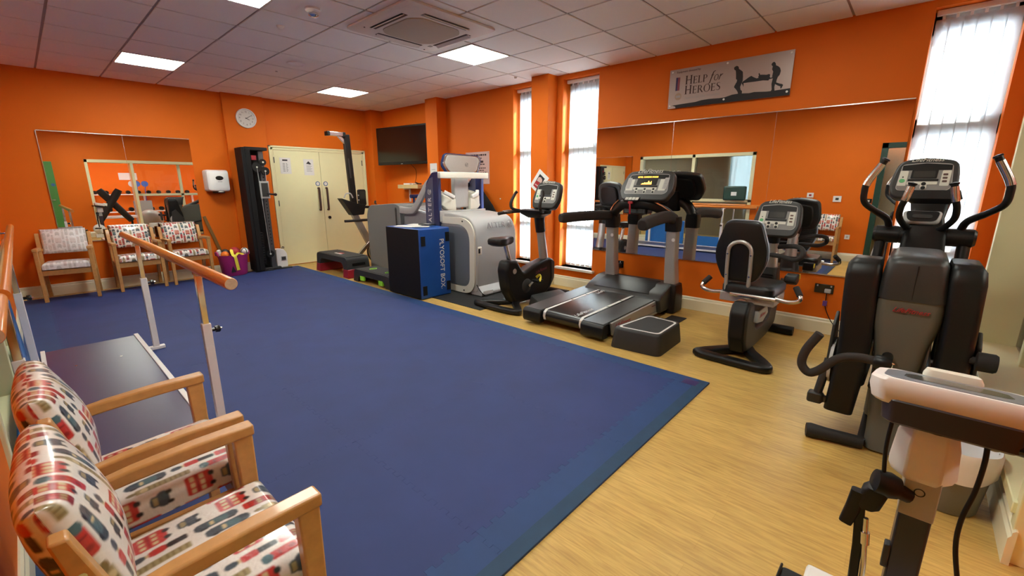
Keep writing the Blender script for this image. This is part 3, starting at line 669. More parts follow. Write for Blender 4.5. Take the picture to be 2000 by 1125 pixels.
# serif capitals built from strokes, the sign's big lettering
def stroke_glyph(ch):
    T, n = 0.15, 0.045                      # thick stem, hairline
    P = []; a = P.append
    def stem(x): a([(x, 0), (x + T, 0), (x + T, 1), (x, 1)]); a([(x - 0.06, 0), (x + T + 0.06, 0), (x + T + 0.06, n), (x - 0.06, n)]); a([(x - 0.06, 1 - n), (x + T + 0.06, 1 - n), (x + T + 0.06, 1), (x - 0.06, 1)])
    def arcpoly(cx, cy, rx, ry, t0, t1, w0, w1, k=18):
        o, i = [], []
        for j in range(k + 1):
            t = t0 + (t1 - t0) * j / k; w = w0 + (w1 - w0) * abs(math.cos(t))
            o.append((cx + rx * math.cos(t), cy + ry * math.sin(t))); i.append((cx + (rx - w) * math.cos(t), cy + (ry - n - 0.01) * math.sin(t)))
        a(o + i[::-1])
    if ch == 'H': stem(0.06); stem(0.62); a([(0.2, 0.46), (0.63, 0.46), (0.63, 0.53), (0.2, 0.53)]); adv = 0.92
    elif ch == 'E': stem(0.06); a([(0.2, 0), (0.55, 0), (0.62, 0.17), (0.58, 0.17), (0.5, 0.055), (0.2, 0.055)]); a([(0.2, 0.945), (0.48, 0.945), (0.53, 0.84), (0.57, 0.84), (0.55, 1), (0.2, 1)]); a([(0.2, 0.48), (0.45, 0.48), (0.45, 0.535), (0.2, 0.535)]); a([(0.44, 0.40), (0.48, 0.40), (0.48, 0.62), (0.44, 0.62)]); adv = 0.70
    elif ch == 'L': stem(0.06); a([(0.2, 0), (0.55, 0), (0.62, 0.19), (0.58, 0.19), (0.5, 0.055), (0.2, 0.055)]); adv = 0.68
    elif ch == 'P': stem(0.06); arcpoly(0.28, 0.735, 0.33, 0.265, -PI / 2 - 0.2, PI / 2 + 0.2, 0.05, 0.14); adv = 0.68
    elif ch == 'R': stem(0.06); arcpoly(0.28, 0.74, 0.32, 0.26, -PI / 2 - 0.2, PI / 2 + 0.2, 0.05, 0.14); a([(0.28, 0.5), (0.45, 0.5), (0.78, 0.04), (0.84, 0.0), (0.64, 0.0)]); adv = 0.82
    elif ch == 'O': arcpoly(0.48, 0.5, 0.46, 0.52, 0, PI, 0.05, 0.15); arcpoly(0.48, 0.5, 0.46, 0.52, PI, 2 * PI, 0.05, 0.15); adv = 1.0
    elif ch == 'S':
        path = [(0.50, 0.86), (0.44, 0.97), (0.28, 0.985), (0.13, 0.90), (0.12, 0.72), (0.28, 0.56), (0.45, 0.42), (0.50, 0.25), (0.42, 0.07), (0.24, 0.02), (0.10, 0.06), (0.06, 0.20)]
        wd = [0.03, 0.04, 0.05, 0.10, 0.12, 0.15, 0.15, 0.12, 0.08, 0.05, 0.04, 0.03]
        sp = smoothpath([(x, y, 0) for x, y in path], 5); L_, R_ = [], []
        for i, q in enumerate(sp):
            d = (sp[min(i + 1, len(sp) - 1)] - sp[max(i - 1, 0)]).normalized(); f_ = i / (len(sp) - 1) * (len(wd) - 1); j = min(int(f_), len(wd) - 2); w = (wd[j] + (wd[j + 1] - wd[j]) * (f_ - j)) / 2
            L_.append((q.x - d.y * w, q.y + d.x * w)); R_.append((q.x + d.y * w, q.y - d.x * w))
        for i in range(len(L_) - 1): a([L_[i], R_[i], R_[i + 1], L_[i + 1]])
        adv = 0.60
    elif ch == 'f': a([(-0.28, -0.26), (-0.16, -0.28), (-0.04, -0.2), (0.27, 0.92), (0.36, 1.02), (0.48, 0.98), (0.46, 1.05), (0.34, 1.08), (0.2, 1.0), (0.13, 0.86), (-0.14, -0.16), (-0.2, -0.22)]); a([(0.0, 0.60), (0.32, 0.60), (0.33, 0.66), (0.02, 0.66)]); adv = 0.30
    elif ch == 'o': arcpoly(0.26, 0.31, 0.25, 0.33, 0, 2 * PI, 0.04, 0.09, 28); adv = 0.54
    elif ch == 'r': a([(0.02, 0), (0.12, 0), (0.28, 0.62), (0.18, 0.62)]); a([(0.2, 0.42), (0.32, 0.58), (0.46, 0.64), (0.48, 0.54), (0.36, 0.52), (0.25, 0.36)]); adv = 0.45
    else: adv = 0.3
    return P, adv
def serif_line(chars, y0, z0, name):
    g = G(); cx = 0.0
    for ch, h, it in chars:
        P, adv = stroke_glyph(ch)
        for poly in P:
            q = [(y0 - (cx + u * h + (v * h * it)), z0 + v * h) for u, v in poly]
            g.prism(q, 'x', xs - 0.0012, xs - 0.0001)
        cx += adv * h * 1.03
    return g.done(name, 'inkbrown', t, smooth=0), cx
serif_line([('H', 0.088, 0), ('E', 0.072, 0), ('L', 0.072, 0), ('P', 0.072, 0), (' ', 0.10, 0), ('f', 0.088, 0.05), ('o', 0.088, 0.18), ('r', 0.088, 0.05)], 2.090, 2.500, 'lettering')
serif_line([('H', 0.088, 0), ('E', 0.074, 0), ('R', 0.074, 0), ('O', 0.074, 0), ('E', 0.074, 0), ('S', 0.074, 0)], 2.090, 2.400, 'lettering')
text('lettering', 'Equipment donated by', frame((xs - 0.0005, 2.064, 2.636), (0, -1, 0), (0, 0, 1)), 0.028, 'inkbrown', t)
text('lettering', 'Support for Our Wounded', frame((xs - 0.0005, 1.905, 2.362), (0, -1, 0), (0, 0, 1)), 0.033, 'inkgrey', t, shear=0.35)
for y, z in ((2.238, 2.642), (1.667, 2.645), (1.10, 2.642), (2.246, 2.297), (1.672, 2.30), (1.10, 2.301)):
    g = G(); g.lathe([(0, -0.02), (0.010, -0.02), (0.010, 0.004), (0.006, 0.007), (0, 0.007)], m=frame((xs, y, z), (0, -1, 0), (0, 0, 1)), seg=16); g.done('screw_cap', 'white', t)

# television on a swivel arm
m = frame((4.90, 7.22, 2.145), (math.sin(R(7)), -math.cos(R(9)), 0), (0, 0, 1))
t = thing('television', 'black flat television turned on its wall arm, right of the doors', 'television', (4.955, 7.22, 2.145))
g = G(); g.obox(m @ Matrix.Translation((0, 0, -0.02)), (1.36, 0.68, 0.04)); g.done('casing', 'black', t, bevel=0.006)
g = G(); g.obox(m @ Matrix.Translation((0, 0.012, 0.0008)), (1.31, 0.60, 0.002)); g.done('screen', mat('off_screen', (0.006, 0.004, 0.004), 0.16), t)
g = G(); g.obox(m @ Matrix.Translation((0, 0, -0.06)), (0.4, 0.3, 0.04)); g.tube([m @ Vector((0, 0, -0.07)), (XR - 0.02, 7.25, 2.14)], 0.025); g.box((XR - 0.03, 7.1, 2.0), (XR - 0.002, 7.4, 2.3)); g.done('wall_bracket', 'black', t)
g = G(); g.obox(m @ Matrix.Translation((0.0, -0.326, 0.001)), (0.05, 0.008, 0.002)); g.done('badge', 'ltgrey', t)
g = G(); g.tube(smoothpath([(5.0, 7.10, 1.82), (5.125, 7.12, 1.72), (5.135, 7.12, 1.60), (5.12, 7.15, 1.47)], 5), 0.004, 8); tag(g.done('television_cable', 'black'), 'thin dark cable hanging from the television to the shelf', 'cable')

t = thing('wall_shelf', 'small pale wooden wall shelf under the television', 'shelf', (5.06, 7.14, 1.44))
g = G(); g.box((4.965, 6.86, 1.37), (XR - 0.001, 7.50, 1.44)); g.done('board', mat('pale_pine', (0.60, 0.45, 0.22), 0.5, noise=0.12, nscale=12), t, bevel=0.004)
g = G(); g.box((5.12, 7.33, 1.12), (XR - 0.001, 7.36, 1.37)); g.box((5.0, 7.33, 1.35), (XR - 0.001, 7.36, 1.37)); g.done('bracket', 'white', t)
t = thing('set_top_box', 'flat white box on the wall shelf under the television', 'media box', (5.03, 7.12, 1.455))
g = G(); g.box((4.975, 7.02, 1.441), (5.10, 7.32, 1.468)); g.done('casing', 'white', t, bevel=0.004)
g = G(); g.box((4.974, 7.05, 1.449), (4.976, 7.12, 1.458)); g.done('display', 'black', t)
g = G(); g.tube(smoothpath([(5.0, 6.90, 1.455), (5.02, 6.98, 1.475), (5.06, 6.96, 1.46), (5.08, 6.90, 1.455)], 5), 0.012, 8); tag(g.done('coiled_lead', 'black'), 'black coiled lead lying on the wall shelf', 'cable')

t = thing('paper_notice', 'white paper notice on the orange column, right of the television', 'notice', (4.943, 6.37, 1.72))
g = G(); g.box((4.9415, 6.245, 1.50), (4.9435, 6.435, 1.80)); g.done('sheet', 'paper', t)
g = G(); g.box((4.9408, 6.29, 1.69), (4.9414, 6.39, 1.70)); g.box((4.9408, 6.29, 1.66), (4.9414, 6.37, 1.667)); g.done('printed_lines', 'inkgrey', t)

t = thing('instruction_sign', 'pale pink laminated instruction sign on the wall behind the grey treadmill', 'sign', (XR - 0.004, 5.43, 1.78))
g = G(); g.box((XR - 0.006, 5.165, 1.45), (XR - 0.001, 5.72, 1.955)); g.done('sheet', 'pinkpaper', t, bevel=0.001)
g = G(); xx = (XR - 0.0075, XR - 0.0062)
for z, a, b, h in ((1.905, 5.23, 5.62, 0.028), (1.855, 5.34, 5.52, 0.02), (1.80, 5.30, 5.58, 0.035), (1.76, 5.27, 5.60, 0.016), (1.70, 5.25, 5.62, 0.018), (1.665, 5.29, 5.58, 0.014), (1.63, 5.23, 5.63, 0.016), (1.595, 5.28, 5.60, 0.014), (1.55, 5.19, 5.66, 0.012)):
    y = a
    while y < b - 0.02:
        w = min(random.uniform(0.02, 0.07), b - y); g.box((xx[0], y, z - h / 2), (xx[1], y + w, z + h / 2)); y += w + 0.012
g.done('printed_lines', 'inkbrown', t)
for y, z in ((5.185, 1.935), (5.70, 1.935)):
    g = G(); g.lathe([(0, 0), (0.008, 0), (0.006, 0.004), (0, 0.004)], m=frame((XR - 0.006, y, z), (0, -1, 0), (0, 0, 1)), seg=10); g.done('screw', 'steel', t)
g = G(); g.lathe([(0, 0), (0.012, 0), (0.009, 0.012), (0, 0.014)], m=frame((XR, 4.93, 1.22), (0, -1, 0), (0, 0, 1)), seg=12); tag(g.done('wall_hook', 'white'), 'tiny white wall knob right of the pink instruction sign', 'hook')

# tilted framed picture on the column beside the upright bike
m = Matrix.Translation((4.936, 3.975, 1.475)) @ Matrix(((0, 0, -1, 0), (-1, 0, 0, 0), (0, 1, 0, 0), (0, 0, 0, 1))) @ Matrix.Rotation(R(-38), 4, 'Z')
t = thing('tilted_picture', 'white bordered red and black picture hung askew on the orange column', 'picture', (4.936, 3.975, 1.475))
g = G(); g.obox(m, (0.205, 0.285, 0.010)); g.done('border', 'white', t, bevel=0.002)
def pic(poly, name, material, d=0.0056):
    g = G(); g.plate(poly, m, 0.0048, d); return g.done(name, material, t)
pic([(-0.055, -0.10), (0.055, -0.10), (0.055, 0.095), (-0.055, 0.095)], 'artwork', 'ink')
pic([(-0.055, -0.10), (0.055, -0.10), (0.055, -0.02), (0.02, 0.0), (-0.055, -0.015)], 'red_area', 'redbright', 0.0062)
pic([(-0.045, -0.01), (0.02, 0.005), (0.05, 0.0), (0.03, 0.055), (-0.01, 0.07), (-0.045, 0.05)], 'pale_shape', 'pinkpaper', 0.0062)
pic([(-0.04, -0.075), (0.03, -0.06), (0.03, -0.045), (-0.04, -0.058)], 'pale_band', 'pinkpaper', 0.0066)

# clock, towel dispenser
cm = frame((2.715, YF - 0.055, 2.495), (1, 0, 0), (0, 0, 1))
t = thing('wall_clock', 'round white wall clock on the orange pilaster, above the towel dispenser', 'clock', (2.715, YF - 0.06, 2.495))
g = G(); g.lathe([(0, 0), (0.148, 0), (0.152, 0.012), (0.150, 0.034), (0.140, 0.040), (0.130, 0.034), (0.128, 0.026), (0, 0.026)], m=cm, seg=48); g.done('case', 'white', t)
g = G(); g.lathe([(0, 0.0262), (0.127, 0.0262), (0.127, 0.028), (0, 0.028)], m=cm, seg=48); g.done('dial', mat('clock_dial', (0.62, 0.60, 0.57), 0.5), t)
for h in range(1, 13):
    a = h * PI / 6; text('numeral', str(h), cm @ Matrix.Translation((0.098 * math.sin(a), 0.098 * math.cos(a), 0.0284)), 0.034, 'ink', t)
for nm, ang, ln, w in (('hour_hand', R(118), 0.052, 0.010), ('minute_hand', R(58), 0.092, 0.008)):
    g = G(); g.plate([(-w / 2, -0.015), (w / 2, -0.015), (w / 3, ln), (-w / 3, ln)], cm @ Matrix.Rotation(-ang, 4, 'Z'), 0.030, 0.0318); g.done(nm, 'ink', t)

t = thing('towel_dispenser', 'white wall paper towel dispenser with black oval window', 'dispenser', (2.16, YF - 0.1, 1.33))
g = G(); y = YF
g.loft([[(2.16 + u, y - d, 1.505 + v) for u, v in rrect(-w, w, -h, h, 0.035)] for d, w, h in ((0, 0.155, 0.165), (0.16, 0.155, 0.165), (0.20, 0.145, 0.15), (0.215, 0.12, 0.12))]); g.done('casing', 'white', t)
g = G(); g.lathe([(0, 0), (0.055, 0), (0.05, 0.006), (0, 0.008)], m=frame((2.175, y - 0.213, 1.545), (1, 0, 0), (0, 0, 1)), sy=0.62); g.done('window', 'black', t)
g = G(); g.box((2.145, y - 0.2185, 1.485), (2.205, y - 0.214, 1.494)); g.done('mark', 'inkgrey', t)
g = G(); g.box((2.10, y - 0.15, 1.315), (2.24, y - 0.03, 1.342)); g.done('towel_slot', 'dkgrey', t, bevel=0.004)
g = G(); g.ell((2.18, y - 0.17, 1.335), (0.045, 0.03, 0.016)); g.done('pull_tab', 'ltgrey', t)

# sockets and plugs
def socket(y, z, w, lb, plug=True):
    t = thing('wall_socket', lb, 'socket', (XR - 0.004, y, z))
    g = G(); g.box((XR - 0.011, y - w / 2, z - 0.044), (XR - 0.0005, y + w / 2, z + 0.044)); g.done('plate', 'blackgloss', t, bevel=0.003)
    for s_ in ((-1, 1) if w > 0.1 else (0,)):
        g = G(); g.box((XR - 0.0125, y + s_ * 0.055 - 0.006, z + 0.02), (XR - 0.0105, y + s_ * 0.055 + 0.006, z + 0.036)); g.done('switch', 'ltgrey', t)
    return t
socket(0.56, 0.447, 0.155, 'black double wall socket with grey plug, low between seated bike and cross trainer')
socket(2.765, 0.43, 0.09, 'black single wall socket behind the left treadmill upright')
t = thing('plug', 'pale grey plug in the double wall socket near the cross trainer', 'plug', (XR - 0.03, 0.525, 0.43))
g = G(); g.box((XR - 0.040, 0.50, 0.412), (XR - 0.0125, 0.552, 0.452)); g.done('plug_body', 'ltgrey', t, bevel=0.006)
g = G(); g.tube(smoothpath([(XR - 0.03, 0.53, 0.413), (XR - 0.03, 0.53, 0.35), (XR - 0.035, 0.52, 0.26), (XR - 0.05, 0.44, 0.12), (XR - 0.1, 0.30, 0.02), (4.9, 0.15, 0.008)], 6), 0.004, 8); g.done('lead', 'black', t)
g = G(); g.box((XR - 0.045, 0.515, 0.285), (XR - 0.022, 0.55, 0.335)); g.done('lead_tag', mat('violet_tag', (0.15, 0.05, 0.25), 0.5), t, bevel=0.002)
t = thing('plug', 'black plug in the socket behind the treadmill', 'plug', (XR - 0.03, 2.765, 0.42))
g = G(); g.box((XR - 0.055, 2.735, 0.395), (XR - 0.0125, 2.79, 0.445)); g.done('plug_body', 'black', t, bevel=0.006)
g = G(); g.tube(smoothpath([(XR - 0.035, 2.765, 0.396), (XR - 0.04, 2.765, 0.25), (XR - 0.06, 2.74, 0.12), (XR - 0.1, 2.66, 0.02), (5.0, 2.5, 0.01)], 6), 0.004, 8); g.done('lead', 'black', t)

# left wall things, seen in the big mirror
t = thing('first_aid_box', 'dark green first aid box on the left wall screen, seen in the big mirror', 'first aid box', (XL + 0.1, 2.98, 1.15))
g = G(); g.box((XL + 0.016, 2.76, 1.10), (XL + 0.09, 3.22, 1.40)); g.done('case', 'darkgreen', t, bevel=0.03, seg=3)
g = G(); g.box((XL + 0.088, 2.94, 1.20), (XL + 0.094, 3.05, 1.28)); g.done('label_plate', 'white', t)
for y, z, w, h, nm, lb, mt in ((1.17, 1.165, 0.13, 0.11, 'thermostat', 'white wall thermostat on the left wall, seen in the big mirror', 'white'), (1.61, 1.23, 0.11, 0.09, 'alarm_button', 'white wall call point with red centre, seen in the big mirror', 'white'),
                               (0.70, 1.14, 0.10, 0.075, 'light_switch', 'dark light switch beside the green door frame, seen in the big mirror', 'black'), (0.92, 0.46, 0.08, 0.085, 'wall_socket', 'white wall socket low on the left wall, seen in the big mirror', 'white')):
    t = thing(nm, lb, nm.replace('_', ' '), (XL, y, z))
    g = G(); g.box((XL + 0.0005, y - w / 2, z - h / 2), (XL + 0.022, y + w / 2, z + h / 2)); g.done('plate', mt, t, bevel=0.004)
    g = G(); g.box((XL + 0.021, y - w / 5, z - h / 5), (XL + 0.024, y + w / 5, z + h / 5)); g.done('centre', {'thermostat': 'lcd', 'alarm_button': 'red', 'light_switch': 'white', 'wall_socket': 'ltgrey'}[nm], t)
t = thing('grab_rail', 'orange wooden grab rail along the left wall screen, seen in the big mirror', 'rail', (XL + 0.08, 3.9, 0.98))
g = G(); g.tube([(XL + 0.105, 2.72, 1.0), (XL + 0.105, 7.3, 1.0)], 0.027, 16); g.done('rail_bar', 'rail', t)
for y in (2.8, 4.0, 5.4, 7.2):
    g = G(); g.tube([(XL + 0.0, y, 0.94), (XL + 0.10, y, 0.94), (XL + 0.105, y, 0.98)], 0.009, 8); g.done('bracket', 'steel', t)

# blue mats leaning against the left wall
for y0, y1, h, lb in ((2.85, 3.98, 0.28, 'long low blue gym mat leaning on the left wall, seen in the big mirror'), (4.02, 4.97, 0.60, 'tall blue gym mat leaning on the left wall by the far bar post')):
    t = thing('gym_mat', lb, 'gym mat', (XL + 0.05, (y0 + y1) / 2, 0))
    g = G(); a = 0.02 if y0 > 4 else 0.012
    g.loft([[(XL + 0.020 + a * (1 - z / h), y, z) for y, z in ((y0, 0.012), (y1, 0.012), (y1, h), (y0, h))], [(XL + 0.042 + a * (1 - z / h), y, z) for y, z in ((y0, 0.012), (y1, 0.012), (y1, h), (y0, h))]])
    g.done('pad', 'padblue', t, bevel=0.008)
    g = G(); g.box((XL + 0.047, y0 + 0.2, h - 0.06), (XL + 0.056, y0 + 0.34, h - 0.03)); g.done('handle', 'navy', t)

# ------------------------------------------------------------------ jigsaw foam mat
AMP, GAP = 0.011, 0.0006
xsn = [-0.20, 0.04, 1.05, 2.06, 3.07, 3.21]; ysn = [0.945, 1.165] + [1.165 + k * 1.0 for k in range(1, 7)] + [8.19]
t = thing('foam_mat', 'large dark blue interlocking foam floor mat', 'mat', (1.5, 4.5, 0.0))
def tabs(a, b):
    n = max(2, round((b - a) / 0.042)); p = (b - a) / n
    return [(a + k * p, a + (k + 1) * p, k % 2) for k in range(n)]
for i in range(5):
    for j in range(len(ysn) - 1):
        x0, x1, y0, y1 = xsn[i], xsn[i + 1], ysn[j], ysn[j + 1]; last = len(ysn) - 2
        L0 = 0 if i == 0 else AMP; L1 = 0 if i == 4 else AMP; B0 = 0 if j == 0 else AMP; B1 = 0 if j == last else AMP
        z0, z1 = 0.0005, 0.012
        g = G(); g.box((x0 + L0, y0 + B0, z0), (x1 - L1, y1 - B1, z1))
        for a, b, k in tabs(y0 + B0, y1 - B1):
            if L0 and k: g.box((x0 - AMP + GAP, a + GAP, z0), (x0 + AMP, b - GAP, z1))
            if L1 and not k: g.box((x1 - AMP, a + GAP, z0), (x1 + AMP - GAP, b - GAP, z1))
        for a, b, k in tabs(x0 + L0, x1 - L1):
            if B0 and k: g.box((a + GAP, y0 - AMP + GAP, z0), (b - GAP, y0 + AMP, z1))
            if B1 and not k: g.box((a + GAP, y1 - AMP, z0), (b - GAP, y1 + AMP - GAP, z1))
        edge = i in (0, 4) or j == 0
        g.done('edge_strip' if edge else 'foam_tile', 'matedge' if edge else 'matblue', t, smooth=0)
g = G(); g.box((-0.19, 0.97, 0.0004), (3.19, 8.17, 0.0102)); g.done('underlay', 'matblue', t, smooth=0)
g = G(); g.box((0.06, 0.9455, 0.012), (3.20, 1.018, 0.0126)); g.done('edge_band', mat('teal_worn_foam', (0.006, 0.040, 0.095), 0.65, noise=0.3, nscale=14), t, smooth=0)
g = G(); g.box((3.075, 1.0, 0.012), (3.165, 1.105, 0.0132)); g.done('repair_patch', mat('dark_violet_tape', (0.035, 0.02, 0.10), 0.5), t)
# ------------------------------------------------------------------ armchairs in a printed oilcloth
def london_print(pale=False):
    """a 0.62 m square of the cloth as numpy colours, 2 mm to the pixel: columns of small city motifs"""
    n = 310; px = 0.002
    yy, xx = np.mgrid[0:n, 0:n] * px
    img = np.empty((n, n, 3)); img[:] = (0.76, 0.72, 0.67)
    cols = dict(red=(0.50, 0.03, 0.028), dred=(0.27, 0.012, 0.018), navy=(0.045, 0.065, 0.085), teal=(0.06, 0.13, 0.15), tan=(0.34, 0.27, 0.13), dtan=(0.20, 0.15, 0.06), cream=(0.62, 0.50, 0.28), black=(0.012, 0.012, 0.016))
    def rect(cx, cy, w, h, c, r=0.004):
        dx = np.maximum(abs(xx - cx) - w / 2 + r, 0); dy = np.maximum(abs(yy - cy) - h / 2 + r, 0)
        img[np.hypot(dx, dy) < r + 1e-6] = cols[c]
    def disc(cx, cy, rx, ry, c): img[((xx - cx) / rx) ** 2 + ((yy - cy) / ry) ** 2 < 1] = cols[c]
    def bus(x, y):
        rect(x, y, 0.052, 0.060, 'red', 0.008)
        for j, yy_ in enumerate((0.014, -0.008)):
            for k in range(3): rect(x - 0.016 + k * 0.016, y + yy_, 0.011, 0.011, 'cream', 0.002)
        disc(x - 0.014, y - 0.029, 0.007, 0.007, 'black'); disc(x + 0.014, y - 0.029, 0.007, 0.007, 'black'); rect(x, y + 0.003, 0.05, 0.004, 'dred', 0.001)
    def taxi(x, y):
        rect(x, y, 0.038, 0.024, 'navy', 0.006); rect(x, y + 0.016, 0.028, 0.022, 'navy', 0.008); rect(x, y + 0.017, 0.020, 0.010, 'tan', 0.003)
        disc(x - 0.013, y - 0.013, 0.006, 0.007, 'black'); disc(x + 0.013, y - 0.013, 0.006, 0.007, 'black')
    def phone(x, y):
        rect(x, y, 0.024, 0.082, 'dred', 0.004)
        for a in range(4):
            for b in range(2): rect(x - 0.005 + b * 0.010, y - 0.022 + a * 0.015, 0.006, 0.010, 'red' if a % 2 else 'tan', 0.001)
        rect(x, y + 0.036, 0.026, 0.012, 'red', 0.005)
    def tower(x, y):
        rect(x, y, 0.020, 0.118, 'tan', 0.002)
        for a in range(9): rect(x, y - 0.05 + a * 0.0115, 0.015, 0.004, 'dtan', 0.001)
        disc(x, y + 0.040, 0.008, 0.008, 'cream'); rect(x, y + 0.066, 0.010, 0.022, 'dtan', 0.005)
    def guard(x, y):
        rect(x, y + 0.004, 0.020, 0.034, 'red', 0.007); rect(x, y - 0.030, 0.016, 0.038, 'black', 0.003); disc(x, y + 0.026, 0.006, 0.006, 'cream'); disc(x, y + 0.038, 0.009, 0.013, 'navy')
    def car(x, y):
        rect(x, y, 0.026, 0.088, 'navy', 0.011); rect(x, y - 0.004, 0.018, 0.040, 'teal', 0.006); disc(x - 0.012, y + 0.026, 0.004, 0.009, 'black'); disc(x - 0.012, y - 0.028, 0.004, 0.009, 'black'); rect(x, y + 0.008, 0.014, 0.008, 'cream', 0.002)
    def post(x, y):
        rect(x, y, 0.024, 0.062, 'red', 0.006); rect(x, y + 0.036, 0.024, 0.022, 'teal', 0.010); rect(x, y + 0.012, 0.014, 0.006, 'dred', 0.001); rect(x, y - 0.014, 0.010, 0.012, 'dred', 0.002)
    hgt = {phone: 0.088, taxi: 0.068, tower: 0.148, bus: 0.078, guard: 0.092, car: 0.100, post: 0.094}
    seq = [((phone, guard, post), 0.031), ((taxi, bus), 0.056), ((tower, post), 0.028), ((car, phone, guard), 0.032), ((bus, taxi, taxi), 0.056), ((post, phone), 0.031), ((tower, car), 0.030), ((guard, phone, car), 0.032), ((taxi, bus), 0.056), ((phone, tower), 0.030)]
    rnd = random.Random(5); x = 0.0; i = 0
    while x < 0.62:
        fs, w = seq[i % len(seq)]; i += 1; x += w / 2 + 0.002; y = rnd.uniform(-0.08, 0.0); k = rnd.randrange(3); prev = 0.0
        while y < 0.68:
            f = fs[k % len(fs)]; k += 1; y += hgt[f] / 2; f(x, y); y += hgt[f] / 2 + rnd.uniform(0.002, 0.010)
        x += w / 2 + 0.002
    if pale:
        grey = img.mean(2, keepdims=True); img = 0.66 * np.array([0.76, 0.75, 0.74]) + 0.34 * (0.45 * img + 0.55 * grey * np.array([0.95, 1.02, 1.15]))
    p = np.pad(img, ((1, 1), (1, 1), (0, 0)), 'wrap')
    img = (4 * p[1:-1, 1:-1] + 2 * (p[:-2, 1:-1] + p[2:, 1:-1] + p[1:-1, :-2] + p[1:-1, 2:]) + p[:-2, :-2] + p[2:, 2:] + p[:-2, 2:] + p[2:, :-2]) / 16
    return img
PRINT, PALE = london_print(), london_print(True)

def cushion(name, m, a, b, T, r, parent, img, flip=False, both=False, bulge=0.012, off=(0.0, 0.0), edge=0.03, sc=0.0025):
    """a padded oilcloth cushion on a frame: half sizes a (frame x) and b (frame y), printed by arc length"""
    step = 0.0025
    def prof(h):
        L = h - r + r * PI / 2 + edge; n = int(2 * L / step); out = []
        for k in range(n + 1):
            s_ = -L + 2 * L * k / n; q = abs(s_)
            if q < h - r: x, d = q, 0.0
            elif q < h - r + r * PI / 2: f = (q - h + r) / r; x, d = h - r + r * math.sin(f), r * (1 - math.cos(f))
            else: x, d = h, r + q - (h - r + r * PI / 2)
            out.append((math.copysign(x, s_), d, s_))
        return out
    pa, pb = prof(a), prof(b); na, nb = len(pa), len(pb)
    def patch(sign):
        V = np.empty((na, nb, 3)); U = np.empty((na, nb, 2))
        for i, (x, dx, sx) in enumerate(pa):
            for j, (y, dy, sy) in enumerate(pb):
                d = min(math.hypot(dx, dy), r + edge)
                V[i, j] = (x, y, sign * (T - d + bulge * (1 - (x / a) ** 2) * (1 - (y / b) ** 2)))
                U[i, j] = (sx * (1 if sign > 0 else -1) + off[0], sy + off[1])
        return V.reshape(-1, 3), U.reshape(-1, 2)
    V, U = patch(1); faces = []
    base = 0
    def quads(base, rev):
        for i in range(na - 1):
            for j in range(nb - 1):
                q = [base + i * nb + j, base + (i + 1) * nb + j, base + (i + 1) * nb + j + 1, base + i * nb + j + 1]
                faces.append(q[::-1] if rev else q)
    quads(0, False)
    if both:
        V2, U2 = patch(-1); quads(len(V), True); V = np.vstack([V, V2]); U = np.vstack([U, U2])
    n = img.shape[0]
    u, v = (U[:, 0], U[:, 1]) if not flip else (U[:, 1], U[:, 0])
    col = img[(np.round(v / sc).astype(int)) % n, (np.round(u / sc).astype(int)) % n]
    me = bpy.data.meshes.new(name)
    mw = WM[parent].inverted() @ m
    pts = [mw @ Vector(p) for p in V]
    me.from_pydata(pts, [], faces); me.update()
    ca = me.color_attributes.new('print', 'FLOAT_COLOR', 'POINT')
    ca.data.foreach_set('color', np.hstack([col, np.ones((len(col), 1))]).astype(np.float32).ravel())
    me.polygons.foreach_set('use_smooth', [True] * len(me.polygons))
    me.materials.append(M['print'])
    o = bpy.data.objects.new(name, me); C.objects.link(o); o.parent = parent; WM[o] = WM[parent]
    return o

